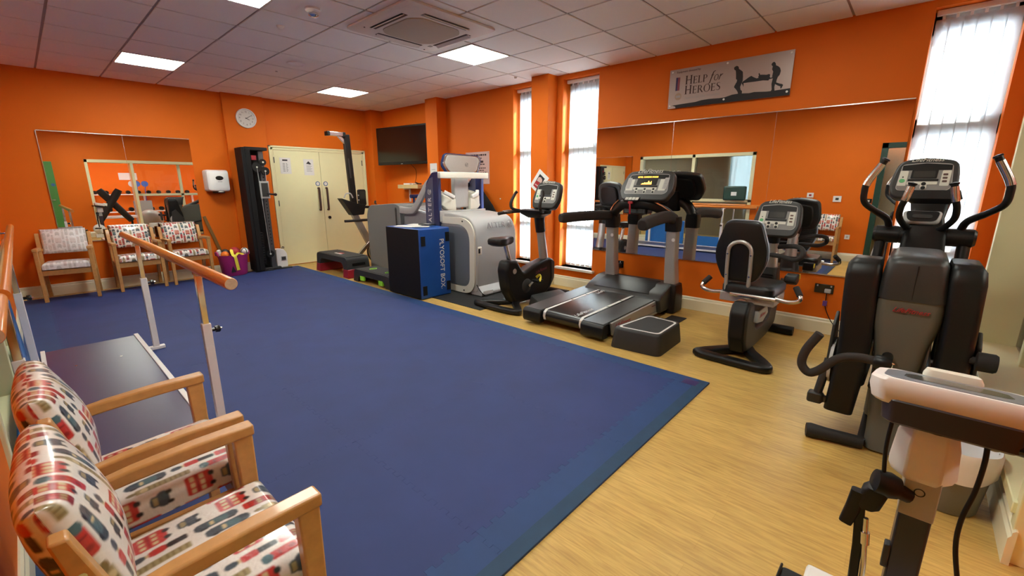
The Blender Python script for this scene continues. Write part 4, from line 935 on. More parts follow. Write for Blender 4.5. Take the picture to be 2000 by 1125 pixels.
def armchair(label, img, group):
    t = thing('armchair', label, 'armchair', (0, 0, 0), group)
    for s_ in (-1, 1):
        y = s_ * 0.243
        g = G(); g.bar([(0.225, y, 0), (0.222, y, 0.64)], [0.040, 0.040], [0.034, 0.055], up=(1, 0, 0)); g.done('leg', 'beech', t, bevel=0.005)
        g = G(); g.loft([[(x + dx, y + dy, z) for dx, dy in ((-hw, -0.02), (hw, -0.02), (hw, 0.02), (-hw, 0.02))] for x, z, hw in ((-0.20, 0.0, 0.018), (-0.145, 0.25, 0.025), (-0.125, 0.42, 0.028), (-0.145, 0.62, 0.024), (-0.192, 0.825, 0.014))])
        g.done('leg', 'beech', t, bevel=0.005)
        g = G(); g.loft([[(x, y + dy, z + dz) for dy, dz in ((-w, -h), (w, -h), (w, h), (-w, h))] for x, z, w, h in ((-0.16, 0.628, 0.016, 0.018), (-0.05, 0.640, 0.020, 0.020), (0.10, 0.648, 0.024, 0.0195), (0.255, 0.650, 0.026, 0.0185))])
        g.done('armrest', 'beech', t, bevel=0.007, seg=3)
        g = G(); g.box((-0.13, y - 0.012, 0.335), (0.21, y + 0.012, 0.395)); g.done('side_rail', 'beech', t, bevel=0.003)
        g = G(); g.lathe([(0, 0), (0.008, 0), (0.006, 0.003), (0, 0.0035)], m=frame((-0.175, y + s_ * 0.0205, 0.74), (s_, 0, 0), (0, 0, 1)), seg=14); g.done('bolt', 'steel', t)
    g = G(); g.box((0.20, -0.225, 0.33), (0.232, 0.225, 0.395)); g.done('front_rail', 'beech', t, bevel=0.004)
    g = G(); g.box((-0.145, -0.225, 0.33), (-0.12, 0.225, 0.395)); g.box((-0.148, -0.225, 0.60), (-0.128, 0.225, 0.64)); g.done('rear_rail', 'beech', t, bevel=0.004)
    # seat: frame x is across, y runs to the back
    ms = Matrix.Translation((0.052, 0, 0.395)) @ Matrix(((0, -1, 0, 0), (1, 0, 0, 0), (0, 0, 1, 0), (0, 0, 0, 1))) @ Matrix.Rotation(R(-2.5), 4, 'X')
    cushion('seat_cushion', ms, 0.215, 0.20, 0.085, 0.035, t, img, off=(0.31, 0.3), edge=0.045)
    ca, sa = math.cos(R(14)), math.sin(R(14))
    mb = Matrix.Translation((-0.172, 0, 0.718)) @ Matrix(((0, -sa, ca, 0), (1, 0, 0, 0), (0, ca, sa, 0), (0, 0, 0, 1)))
    cushion('back_cushion', mb, 0.2155, 0.158, 0.034, 0.034, t, img, both=True, bulge=0.038, off=(0.12, 0.2), edge=0.0005, sc=0.0021)
    return t
GRP = 'printed armchairs by the walls'
ch = armchair('nearest beech armchair in red bus print, bottom left corner of the photo', PRINT, GRP)
ch.location = (0.135, 1.275, 0.0125)
dup(ch, (0.135, 1.858, 0.0125), 0.0, 'second beech armchair in red bus print, between the nearest one and the parallel bars', GRP)
dup(ch, (0.99, 8.115, 0.0125), R(-90), 'far beech armchair in red bus print, middle of the three by the mirror', GRP)
dup(ch, (1.575, 8.115, 0.0125), R(-87), 'far beech armchair in red bus print, right of the three, beside the pink tub', GRP)
c3 = armchair('far beech armchair with faded pale covers, left of the three by the mirror', PALE, GRP)
c3.location = (0.29, 8.06, 0.0125); c3.rotation_euler = (0, 0, R(-97))

# ------------------------------------------------------------------ parallel bars with platform
t = thing('parallel_bars', 'parallel walking bars with orange wooden rails on white posts over a blue platform', 'parallel bars', (0.22, 3.9, 0.012))
for x, y0 in ((0.605, 2.34), (-0.128, 2.05)):
    rl = None
    g = G(); g.tube([(x, y0, 0.985), (x, y0 + 0.004, 0.985), (x, 5.52, 0.985)], [0.0265, 0.029, 0.029], 28); rl = g.done('rail', 'rail', t)
    g = G(); g.lathe([(0, 0), (0.0262, 0), (0.0262, 0.001), (0, 0.001)], m=frame((x, y0 + 0.0004, 0.985), (1, 0, 0), (0, 0, 1)), seg=28); g.done('rail_end', 'railend', rl)
    for y in (2.95, 4.85):
        g = G(); g.box((x - 0.022, y - 0.022, 0.02), (x + 0.022, y + 0.022, 0.66)); p = g.done('post', 'pinkwhite', t, bevel=0.003)
        g = G(); g.box((x - 0.0165, y - 0.0165, 0.655), (x + 0.0165, y + 0.0165, 0.955)); g.done('inner_tube', 'chrome', p, bevel=0.003)
        g = G(); g.box((x - 0.016, y - 0.045, 0.945), (x + 0.016, y + 0.045, 0.962)); g.done('rail_bracket', 'steel', p, bevel=0.002)
        g = G(); sgn = 1
        g.lathe([(0, 0.0), (0.011, 0.0), (0.011, 0.018), (0.019, 0.020), (0.021, 0.040), (0.017, 0.046), (0, 0.047)], m=axisframe((x + 0.021 * sgn, y, 0.615), (sgn, 0, 0)), seg=20); k = g.done('knob', 'blackgloss', p)
        g = G(); g.lathe([(0, 0.046), (0.008, 0.046), (0.007, 0.056), (0, 0.057)], m=axisframe((x + 0.021 * sgn, y, 0.615), (sgn, 0, 0)), seg=14); g.done('knob_bolt', 'chrome', k)
for y in (2.95, 4.85):
    g = G(); g.box((-0.148, y - 0.025, 0.0125), (0.665, y + 0.025, 0.042)); g.done('foot_bar', 'pinkwhite', t, bevel=0.004)
g = G(); g.box((-0.075, 2.35, 0.042), (0.515, 5.29, 0.060)); g.done('platform', 'platform', t, bevel=0.002)
for x0, x1 in ((-0.10, -0.072), (0.512, 0.545)):
    g = G(); g.box((x0, 2.35, 0.036), (x1, 5.31, 0.070)); g.done('platform_edge', 'pinkwhite', t, bevel=0.003)
for x, y in ((0.08, 3.6), (0.35, 2.85), (0.35, 4.7), (0.08, 4.7)):
    g = G(); g.lathe([(0, 0), (0.009, 0), (0.008, 0.002), (0, 0.002)], (x, y, 0.060), seg=14); g.done('screw', 'steel', t)

# ------------------------------------------------------------------ tub of balls, stick, white unit, cable column
tc = (2.185, 8.135)
t = thing('rubber_tub', 'magenta rubber tub full of balls and straps by the far wall', 'tub', (tc[0], tc[1], 0.0125))
g = G(); g.lathe([(0, 0.0125), (0.165, 0.0125), (0.178, 0.03), (0.205, 0.30), (0.222, 0.345), (0.214, 0.347), (0.198, 0.30), (0.170, 0.03), (0, 0.026)], (tc[0], tc[1], 0), seg=40); g.done('bowl', 'purple', t)
for s_ in (-1, 1):
    g = G(); g.tube(smoothpath([(tc[0] + s_ * 0.216, tc[1] - 0.07, 0.335), (tc[0] + s_ * 0.222, tc[1] - 0.05, 0.385), (tc[0] + s_ * 0.222, tc[1] + 0.05, 0.385), (tc[0] + s_ * 0.216, tc[1] + 0.07, 0.335)], 6), 0.013, 10); g.done('handle', 'purple', t)
g = G(); yy_ = tc[1]
g.plate(roundpoly([(-0.025, -0.05), (0.045, -0.045), (0.01, 0.06)], 0.01), frame((tc[0] - 0.075, yy_ - 0.182, 0.125), (0.93, -0.36, 0), (0, -0.1, 1)), 0.0, 0.004); g.done('logo', 'ink', t)
def ball(c, r, m_, lb, nm='ball'):
    g = G(); g.ell(c, (r, r, r), 24); return tag(g.done(nm, m_), lb, 'ball', 'balls in the magenta tub')
ball((tc[0] + 0.03, tc[1] - 0.03, 0.38), 0.080, 'ballred', 'large red ball on top of the magenta tub')
ball((tc[0] - 0.125, tc[1] - 0.075, 0.347), 0.062, 'orangefoam', 'orange foam ball at the left of the magenta tub')
b = ball((tc[0] + 0.150, tc[1] - 0.10, 0.392), 0.055, 'white', 'white ball with black bands at the right of the magenta tub')
g = G()
for ax in ((1, 0.3, 0.2), (-0.3, 1, 0.5)): g.lathe([(0.0545, -0.006), (0.0558, -0.006), (0.0558, 0.006), (0.0545, 0.006)], m=axisframe((tc[0] + 0.150, tc[1] - 0.10, 0.392), ax), seg=32)
g.done('band', 'ink', b)
ball((tc[0] - 0.07, tc[1] + 0.11, 0.36), 0.065, 'dkgrey', 'dark grey ball behind the others in the magenta tub')
ball((tc[0] - 0.03, tc[1] - 0.02, 0.240), 0.06, 'red', 'dark red ball under the orange one in the magenta tub')
t = thing('yellow_strap', 'yellow fabric strap hanging over the rim of the magenta tub', 'strap', (tc[0] - 0.03, tc[1] - 0.2, 0.35))
g = G(); g.bar(smoothpath([(tc[0] - 0.045, tc[1] - 0.12, 0.44), (tc[0] - 0.05, tc[1] - 0.20, 0.36), (tc[0] - 0.03, tc[1] - 0.232, 0.33), (tc[0] - 0.015, tc[1] - 0.222, 0.22), (tc[0] + 0.0, tc[1] - 0.21, 0.11)], 6), [0.02] + [0.045] * 23 + [0.055], 0.005, up=(0, -1, 0.3)); g.done('band', 'yellow', t)
g = G(); g.bar(smoothpath([(tc[0] - 0.03, tc[1] - 0.225, 0.32), (tc[0] + 0.02, tc[1] - 0.20, 0.375), (tc[0] + 0.08, tc[1] - 0.16, 0.36), (tc[0] + 0.12, tc[1] - 0.15, 0.335)], 6), 0.03, 0.005, up=(0, -1, 0.5)); g.done('loose_end', 'yellow', t)
g = G(); g.bar([(1.93, YF - 0.036, 0.955), (2.08, YF - 0.036, 0.40), (2.17, YF - 0.036, 0.03)], 0.046, 0.014, up=(0.2, -1, 0)); tag(g.done('wooden_stick', 'brownwood', bevel=0.002), 'flat brown wooden stick leaning behind the magenta tub', 'stick')
g = G(); g.lathe([(0, 0), (0.030, 0), (0.032, 0.01), (0.030, 0.13), (0.02, 0.14), (0, 0.14)], m=axisframe((tc[0] - 0.150, tc[1] + 0.045, 0.29), (-0.22, -0.1, 0.95)), seg=20); tag(g.done('white_tube', 'white'), 'short white tube stuck in the left of the magenta tub', 'tube')

t = thing('floor_unit', 'small white floor unit with dark display, between cable column and door', 'appliance', (2.945, 8.25, 0.0))
g = G(); g.prism(roundpoly([(2.855, 0.015), (3.035, 0.015), (3.04, 0.26), (2.985, 0.345), (2.86, 0.345)], [0.01, 0.03, 0.05, 0.04, 0.03], 4), 'y', 8.16, YF - 0.09); g.done('casing', 'white', t, bevel=0.006)
g = G(); g.box((2.93, 8.154, 0.14), (3.015, 8.162, 0.215)); s_ = g.done('frame', 'ltgrey', t, bevel=0.003)
g = G(); g.box((2.94, 8.151, 0.15), (3.005, 8.156, 0.205)); g.done('display', 'lcd', s_)
g = G(); g.tube(smoothpath([(3.0, 8.2, 0.34), (3.01, 8.2, 0.37), (2.99, 8.22, 0.37), (2.985, 8.22, 0.34)], 4), 0.006, 8); g.done('handle', 'dkgrey', t)

t = thing('cable_column', 'tall black cable pulley column beside the cream double doors', 'exercise machine', (2.68, 8.14, 0.012))
g = G(); g.box((2.47, 7.985, 0.03), (2.52, 8.30, 2.02)); g.box((2.52, 8.25, 0.03), (2.80, 8.30, 2.02)); g.box((2.52, 7.99, 0.03), (2.60, 8.03, 2.0)); g.done('side_shroud', 'plyoblack', t, bevel=0.008)
g = G(); g.box((2.53, 8.0, 1.98), (2.86, 8.28, 2.03)); g.done('top_plate', 'black', t, bevel=0.005)
for x in (2.565, 2.625):
    g = G(); g.tube([(x, 8.12, 0.10), (x, 8.12, 1.98)], 0.011, 12); g.done('guide_rod', 'dkgrey', t)
for k in range(13):
    g = G(); g.box((2.535, 8.06, 0.12 + k * 0.042), (2.66, 8.22, 0.158 + k * 0.042)); g.done('weight_plate', 'black', t, bevel=0.004)
g = G(); g.box((2.735, 8.06, 0.03), (2.81, 8.13, 1.98)); post = g.done('upright', mat('gunmetal', (0.10, 0.10, 0.105), 0.35, 0.5, noise=0.05), t, bevel=0.005)
g = G()
for k in range(22): g.box((2.7625, 8.0585, 0.45 + k * 0.055), (2.7785, 8.0605, 0.47 + k * 0.055))
g.done('adjust_holes', 'black', post)
for x, z, r in ((2.68, 1.72, 0.075), (2.80, 1.66, 0.065), (2.78, 1.80, 0.05), (2.72, 0.30, 0.06)):
    g = G(); g.lathe([(0, -0.012), (r, -0.012), (r * 0.9, 0), (r, 0.012), (0, 0.012)], m=frame((x, 8.03, z), (1, 0, 0), (0, 0, 1)), seg=28); p = g.done('pulley', 'black', t)
    g = G(); g.lathe([(0, 0.012), (0.014, 0.012), (0.014, 0.018), (0, 0.018)], m=frame((x, 8.03, z), (1, 0, 0), (0, 0, 1)), seg=14); g.done('axle', 'keypad', p)
g = G(); g.box((2.69, 8.02, 1.22), (2.83, 8.05, 1.50)); c_ = g.done('carriage', 'ltgrey', t, bevel=0.006)
g = G(); g.box((2.71, 8.012, 1.25), (2.81, 8.022, 1.47)); g.done('carriage_plate', 'dkgrey', c_)
g = G(); g.tube([(2.78, 8.03, 1.30), (2.83, 7.97, 1.29), (2.87, 7.95, 1.285)], 0.014, 10); g.ell((2.885, 7.945, 1.284), (0.026, 0.026, 0.024), 14); g.done('pull_knob', 'black', c_)
g = G(); g.tube([(2.68, 8.02, 1.72), (2.70, 8.02, 1.0), (2.72, 8.02, 0.30)], 0.004, 8); g.tube([(2.80, 8.02, 1.66), (2.79, 8.02, 1.40)], 0.004, 8); g.done('cable', 'ltgrey', t)
g = G(); g.box((2.61, 8.003, 1.83), (2.68, 8.006, 1.90)); g.done('warning_label', 'red', t)
g = G(); g.box((2.47, 8.045, 0.0125), (3.06, 8.125, 0.035)); g.box((2.66, 8.02, 0.0125), (2.74, 8.32, 0.032)); g.box((2.62, 8.04, 0.035), (2.88, 8.12, 0.06)); g.done('base_plate', 'dkgrey', t, bevel=0.004)
# ------------------------------------------------------------------ rowing machine stored on end
ry = 7.30
t = thing('rowing_machine', 'rowing machine stored upright with black rail before the cream doors', 'rowing machine', (3.98, ry, 0))
g = G(); g.bar([(3.875, ry, 2.26), (3.925, ry, 1.0)], 0.07, 0.105, up=(1, 0, 0)); g.done('rail', 'black', t, bevel=0.008)
g = G(); g.bar([(3.86, ry - 0.03, 2.2), (3.885, ry - 0.036, 1.55)], 0.004, 0.03, up=(1, 0, 0)); g.done('rail_inlay', 'dkgrey', t)
g = G(); g.box((3.575, ry - 0.05, 2.225), (3.82, ry + 0.05, 2.285)); g.loft([[(x, ry + dy, z) for dy in (-0.02, 0.02)] + [(x2, ry + dy, z2) for dy in (0.02, -0.02)] for x, z, x2, z2 in ((3.72, 2.225, 3.79, 2.225), (3.86, 2.08, 3.90, 2.12))]); f_ = g.done('end_foot', 'steel', t, bevel=0.005)
g = G(); g.box((3.535, ry - 0.055, 2.22), (3.58, ry + 0.055, 2.29)); g.box((3.80, ry - 0.055, 2.22), (3.85, ry + 0.055, 2.29)); g.done('foot_cap', 'black', f_, bevel=0.006)
g = G(); g.prism(roundpoly([(3.66, 1.22), (3.95, 1.12), (4.10, 1.10), (4.06, 0.93), (3.85, 0.92)], 0.02), 'y', ry - 0.08, ry + 0.08); g.done('seat_carriage', 'black', t, bevel=0.008)
g = G(); g.tube(smoothpath([(3.72, ry - 0.06, 1.22), (3.76, ry - 0.06, 1.29), (3.84, ry - 0.06, 1.29), (3.88, ry - 0.06, 1.22)], 5), 0.012, 8); g.done('heel_strap', 'ltgrey', t)
g = G(); g.prism(rrect(4.01, 4.15, 1.08, 1.36, 0.03), 'y', ry - 0.03, ry + 0.03); p = g.done('monitor', 'black', t, bevel=0.006)
g = G(); g.box((4.03, ry - 0.033, 1.2), (4.13, ry - 0.029, 1.33)); g.done('monitor_screen', 'lcd', p)
for z in (1.26, 1.18):
    g = G(); g.lathe([(0, 0), (0.012, 0), (0.01, 0.006), (0, 0.006)], m=frame((4.0, ry - 0.035, z), (1, 0, 0), (0, 0, 1)), seg=12); g.done('button', 'ltgrey', p)
g = G(); g.bar([(4.05, ry, 1.06), (4.22, ry, 1.05), (4.36, ry, 1.0)], 0.05, 0.045, up=(0, 0, 1)); g.done('footrest', 'black', t, bevel=0.01)
g = G(); g.tube([(4.27, ry - 0.12, 1.15), (4.33, ry, 1.12), (4.42, ry + 0.12, 1.10)], 0.018, 10); g.done('pull_handle', 'black', t)
g = G(); g.tube(smoothpath([(3.70, ry - 0.05, 0.83), (3.82, ry - 0.06, 0.83), (4.12, ry - 0.06, 0.83), (4.24, ry - 0.02, 0.80)], 5), 0.022, 10); g.done('cross_handle', 'foam', t)
g = G(); g.bar([(3.905, ry, 0.95), (4.16, ry, 0.42)], 0.075, 0.11, up=(1, 0, 0.4)); g.done('lower_beam', 'silver', t, bevel=0.01)
g = G(); g.bar([(4.22, ry - 0.02, 0.48), (3.86, ry - 0.03, 0.16)], 0.05, 0.06, up=(1, 0, -1)); g.bar([(4.22, ry - 0.02, 0.48), (4.40, ry - 0.02, 0.03)], 0.05, 0.05, up=(1, 0, 0)); g.bar([(3.88, ry - 0.03, 0.18), (3.80, ry - 0.03, 0.012)], 0.05, 0.05, up=(1, 0, 0)); g.done('stand_leg', 'steel', t, bevel=0.006)
g = G(); g.lathe([(0, -0.06), (0.20, -0.06), (0.235, -0.03), (0.235, 0.03), (0.20, 0.06), (0, 0.06)], m=frame((4.36, ry + 0.02, 0.245), (1, 0, 0), (0, 0, 1)), seg=40); fw = g.done('flywheel_cage', 'black', t)
g = G(); g.tube([(4.36 + 0.236 * math.cos(a * PI / 20), ry - 0.035, 0.245 + 0.236 * math.sin(a * PI / 20)) for a in range(40)], 0.006, 6, closed=True); g.done('cage_rim', 'steel', fw)

# ------------------------------------------------------------------ aerobic steps
t = thing('aerobic_step', 'black step deck with red legs on the wood floor, left of the green one', 'step', (3.46, 6.97, 0))
def step_top(y0, y1, x0, x1, z0, z1, lean):
    g = G(); prof = roundpoly([(y0, z0), (y0 + lean, z1), (y1 - lean, z1), (y1, z0), (y1 - 0.13, z0), (y1 - 0.17, z1 - 0.09), (y0 + 0.17, z1 - 0.09), (y0 + 0.13, z0)], [0.005, 0.06, 0.06, 0.005, 0.005, 0.06, 0.06, 0.005], 5)
    g.prism(prof, 'x', x0, x1); return g
step_top(6.46, 7.53, 3.275, 3.66, 0.135, 0.325, 0.03).done('deck', 'steptop', t, bevel=0.012, seg=3)
g = G(); g.box((3.30, 6.52, 0.324), (3.635, 7.47, 0.330)); tp = g.done('rubber_top', 'steptop', t, bevel=0.003)
g = G(); g.box((3.44, 6.93, 0.330), (3.49, 7.07, 0.3315)); g.done('logo', 'redbright', tp)
g = G(); g.box((3.40, 6.90, 0.330), (3.435, 7.12, 0.3313)); g.done('logo', 'paper', tp)
g = G(); g.box((3.36, 6.454, 0.19), (3.58, 6.462, 0.235)); g.done('hand_slot', 'black', t, bevel=0.002)
for a, b in ((6.445, 6.60), (7.39, 7.545)):
    g = G(); g.loft([[(x, y, z) for x, y in ((3.27 - e, a - e), (3.665 + e, a - e), (3.665 + e, b + e), (3.27 - e, b + e))] for z, e in ((0.003, 0.008), (0.14, -0.004))]); g.done('leg', 'red', t, bevel=0.01)
t = thing('aerobic_step', 'low dark grey step deck with lime green catches, beside the blue and black box', 'step', (3.45, 5.78, 0))
step_top(5.275, 6.29, 3.275, 3.64, 0.003, 0.19, 0.035).done('deck', 'stepgrey', t, bevel=0.012, seg=3)
g = G(); g.box((3.30, 5.34, 0.189), (3.615, 6.22, 0.195)); tp = g.done('rubber_top', 'steptop', t, bevel=0.003)
for y in (5.55, 5.98):
    for r_, a0, a1 in ((0.05, 0.3, 3.6), (0.033, 3.2, 6.4)):
        g = G(); g.tube([(3.45 + r_ * 1.3 * math.cos(a0 + (a1 - a0) * k / 16), y + r_ * math.sin(a0 + (a1 - a0) * k / 16), 0.1955) for k in range(17)], 0.006, 6); g.done('ring_mark', 'green', tp)
for y in (5.52, 6.03):
    g = G(); g.box((3.268, y - 0.055, 0.03), (3.30, y + 0.055, 0.10)); g.box((3.28, y - 0.045, 0.09), (3.31, y + 0.045, 0.12)); g.done('catch', 'green', t, bevel=0.006)

# ------------------------------------------------------------------ plyometric box
t = thing('plyometric_box', 'tall blue and black foam jump box with white lettering, before the grey treadmill', 'jump box', (3.5, 4.87, 0))
x0, x1, y0, y1, h = 3.235, 3.735, 4.50, 5.235, 0.905
g = G(); g.box((x0 + 0.004, y0 + 0.004, 0.008), (x1 - 0.004, y1 - 0.004, h - 0.003)); g.done('core', 'plyoblue', t, bevel=0.015, seg=3)
g = G(); g.box((x0, y0 + 0.012, 0.012), (x0 + 0.008, y1 - 0.008, h - 0.008)); g.done('black_side', 'plyoblack', t, bevel=0.003)
for u, z in ((x0 + 0.065, 0.75), (x0 + 0.065, 0.115), (x1 - 0.05, 0.78), (x1 - 0.05, 0.13)):
    g = G(); g.box((u - 0.032, y0 - 0.001, z - 0.06), (u + 0.032, y0 + 0.006, z + 0.06)); g.done('fastening_patch', 'plyoblack', t)
text('lettering', 'PLYOSOFT BOX', frame((x0 + 0.355, y0 + 0.003, 0.44), (0, 0, -1), (1, 0, 0)), 0.098, 'paper', t, sx=0.92, depth=0.0015)
g = G(); g.lathe([(0, 0), (0.005, 0), (0.005, 0.002), (0, 0.002)], m=frame((x0 + 0.335, y0 + 0.002, 0.105), (1, 0, 0), (0, 0, 1)), seg=10); g.done('mark', 'paper', t)
for k, (a, b, c, d, rz, lb) in enumerate(((3.32, 4.98, 0.21, 0.297, 18, 'loose white paper sheet on the jump box, nearest the photographer'), (3.52, 5.02, 0.21, 0.297, -12, 'loose white paper sheet at the right on top of the jump box'), (3.40, 4.78, 0.15, 0.21, 40, 'small white paper slip on the jump box beside the larger sheets'))):
    m = Matrix.Translation((a + 0.07, b - 0.02, h + 0.002 + k * 0.0012)) @ Matrix.Rotation(R(rz), 4, 'Z'); g = G(); r_ = []
    for i in range(7):
        u = -c / 2 + c * i / 6; r_.append((u, 0.006 * (1 - abs(2 * i / 6 - 1)) * (k != 2)))
    ring = r_ + [(u, w - 0.0006) for u, w in r_[::-1]]
    g.loft([[m @ Vector((u, v, w)) for u, w in ring] for v in (-d / 2, d / 2)])
    tag(g.done('paper_sheet', 'paper'), lb, 'paper', 'papers on the jump box')
t = thing('black_tablet', 'thin dark tablet lying at the back of the jump box top', 'tablet', (3.60, 5.0, h))
g = G(); g.obox(Matrix.Translation((3.64, 4.86, h + 0.016)) @ Matrix.Rotation(R(15), 4, 'Z'), (0.10, 0.22, 0.012)); b_ = g.done('body', 'black', t, bevel=0.004)
g = G(); g.obox(Matrix.Translation((3.64, 4.86, h + 0.0222)) @ Matrix.Rotation(R(15), 4, 'Z'), (0.06, 0.10, 0.001)); g.done('label_panel', 'paper', b_)

# ------------------------------------------------------------------ air-supported treadmill
g = G(); g.box((3.42, 3.62, 0.0005), (4.72, 5.25, 0.0075)); tag(g.done('rubber_mat', 'rubber'), 'thin black rubber mat under the big grey air treadmill', 'mat')
t = thing('air_treadmill', 'big silver and navy body weight support treadmill with grey hood', 'treadmill', (4.25, 5.2, 0.008))
HX0, HX1 = 3.83, 4.62
hood = roundpoly([(4.12, 0.05), (4.10, 0.62), (4.16, 1.03), (4.66, 1.075), (4.95, 1.06), (4.95, 0.10), (4.60, 0.05)], [0.06, 0.15, 0.22, 0.05, 0.02, 0.02, 0.05], 8)
g = G(); g.prism(hood, 'x', HX0 + 0.02, HX1 - 0.02); g.done('hood', mat('silver_grey_shell', (0.40, 0.395, 0.385), 0.42, noise=0.06, nscale=400), t, bevel=0.045, seg=4)
def inset(poly, k, c): return [(c[0] + (u - c[0]) * k[0], c[1] + (v - c[1]) * k[1]) for u, v in poly]
side = roundpoly([(4.15, 0.02), (4.13, 1.02), (5.0, 1.02), (5.0, 0.02)], [0.22, 0.30, 0.01, 0.01], 10)
sidein = roundpoly([(4.245, 0.105), (4.225, 0.93), (5.0, 0.93), (5.0, 0.105)], [0.15, 0.24, 0.01, 0.01], 10)
for x in (HX0, HX1):
    s_ = -1 if x == HX0 else 1
    g = G(); g.loft([[(x, u, v) for u, v in side], [(x, u, v) for u, v in sidein], [(x - s_ * 0.03, u, v) for u, v in sidein], [(x - s_ * 0.03, u, v) for u, v in side]], closed=True); fr = g.done('side_frame', 'offwhite', t)
    g = G(); g.loft([[(x - s_ * 0.012, u, v) for u, v in inset(sidein, (0.985, 0.985), (4.7, 0.5))], [(x - s_ * 0.004, u, v) for u, v in inset(sidein, (0.93, 0.95), (4.75, 0.5))], [(x - s_ * 0.002, u, v) for u, v in inset(sidein, (0.90, 0.92), (4.78, 0.5))]]); g.done('side_panel', 'steelblue', t)
    for u, v in ((4.36, 0.975), (4.36, 0.055)):
        g = G(); g.lathe([(0, 0), (0.012, 0), (0.012, 0.003), (0, 0.003)], m=axisframe((x, u, v), (s_, 0, 0)), seg=12); g.done('bolt', 'black', fr)
g = G(); g.box((HX0 + 0.03, 4.10, 0.55), (HX0 + 0.10, 4.125, 0.66)); lt = g.done('latch_recess', 'offwhite', t, bevel=0.012)
g = G(); g.box((HX0 + 0.035, 4.094, 0.575), (HX0 + 0.065, 4.108, 0.635)); g.done('latch_button', 'black', lt, bevel=0.004)
# lettering on the sloping hood front
hm = frame((4.22, 4.128, 0.915), (1, 0, 0), (0, 0.30, 1))
text('lettering', 'ALTER', hm, 0.108, 'inkgrey', t, depth=0.004, sx=1.05, spacing=1.05)
def swirl(mx, r, name, material):
    g = G()
    for rr_, a0, a1 in ((1.0, 0.4, 5.6), (0.62, 2.4, 7.6), (0.28, 0.0, 5.5)):
        g.tube([mx @ Vector((r * rr_ * math.cos(a0 + (a1 - a0) * k / 24), r * rr_ * math.sin(a0 + (a1 - a0) * k / 24), 0.002)) for k in range(25)], r * 0.11, 6)
    return g.done(name, material, t)
swirl(hm @ Matrix.Translation((0.265, 0.004, 0.002)), 0.05, 'swirl_logo', 'inkgrey')
g = G(); g.box((3.87, 4.16, 0.008), (4.58, 6.55, 0.20)); g.done('deck_base', 'grey', t, bevel=0.02)
g = G(); g.prism(roundpoly([(4.05, 0.012), (4.05, 0.05), (4.13, 0.15), (4.25, 0.15), (4.25, 0.012)], 0.015), 'x', 3.86, 4.60); fb = g.done('front_foot', 'ltgrey', t, bevel=0.006)
g = G(); g.box((3.90, 4.046, 0.03), (4.07, 4.056, 0.075)); g.done('rating_plate', 'paper', fb)
g = G(); g.tube(smoothpath([(3.85, 4.13, 0.16), (3.87, 4.06, 0.06), (3.93, 4.03, 0.012), (4.05, 4.02, 0.010)], 6), 0.006, 8); g.done('lead', 'black', t)
# side posts, gate bar and mid shelf
for x, nm in ((3.83, 'left'), (4.62, 'right')):
    ya, yb = (4.80, 5.08)
    post = roundpoly([(yb, 0.30), (yb + 0.015, 1.30), (yb - 0.02, 1.47), (yb - 0.16, 1.61), (ya, 1.61), (ya, 0.30)], [0.01, 0.06, 0.05, 0.04, 0.02, 0.01], 5)
    w = 0.055
    g = G(); g.prism(post, 'x', x - w / 2, x + w / 2); p = g.done('side_post', 'navy', t, bevel=0.008)
    g = G(); g.prism([(ya + 0.11, 0.62), (yb - 0.015, 0.62), (yb - 0.01, 1.40), (yb - 0.10, 1.52), (ya + 0.11, 1.54)], 'x', x - w / 2 - 0.004, x - w / 2 + 0.002); g.done('decal_panel', mat('navy_grey_decal', (0.075, 0.085, 0.15), 0.3), p, bevel=0.002)
    if nm == 'left':
        lm = frame((x - w / 2 - 0.0045, 4.985, 1.10), (0, 0, 1), (0, 1, 0))
        text('lettering', 'ALTER', lm, 0.10, 'paper', p, depth=0.001, spacing=1.25)
        swirl(lm @ Matrix.Translation((0.245, 0, 0)), 0.036, 'swirl_logo', 'ltgrey')
    else:
        g = G(); g.box((x - w / 2 + 0.01, ya - 0.006, 0.85), (x + w / 2 - 0.005, ya + 0.002, 1.54)); g.done('edge_strip', 'navyhi', p)
g = G(); g.bar(smoothpath([(3.825, 4.90, 1.565), (3.83, 4.78, 1.565), (3.88, 4.745, 1.565), (4.60, 4.745, 1.565), (4.66, 4.78, 1.565), (4.67, 4.98, 1.565)], 5), 0.04, 0.085, rad=0.012); g.done('gate_bar', 'offwhite', t)
g = G(); g.bar([(3.82, 4.80, 1.02), (3.86, 4.765, 1.02), (4.62, 4.765, 1.02), (4.65, 4.80, 1.02)], 0.05, 0.15, rad=0.01); g.done('cross_beam', 'ltgrey', t)
g = G(); g.box((4.11, 4.82, 1.12), (4.37, 4.90, 1.56)); g.done('display_column', 'ltgrey', t, bevel=0.012)
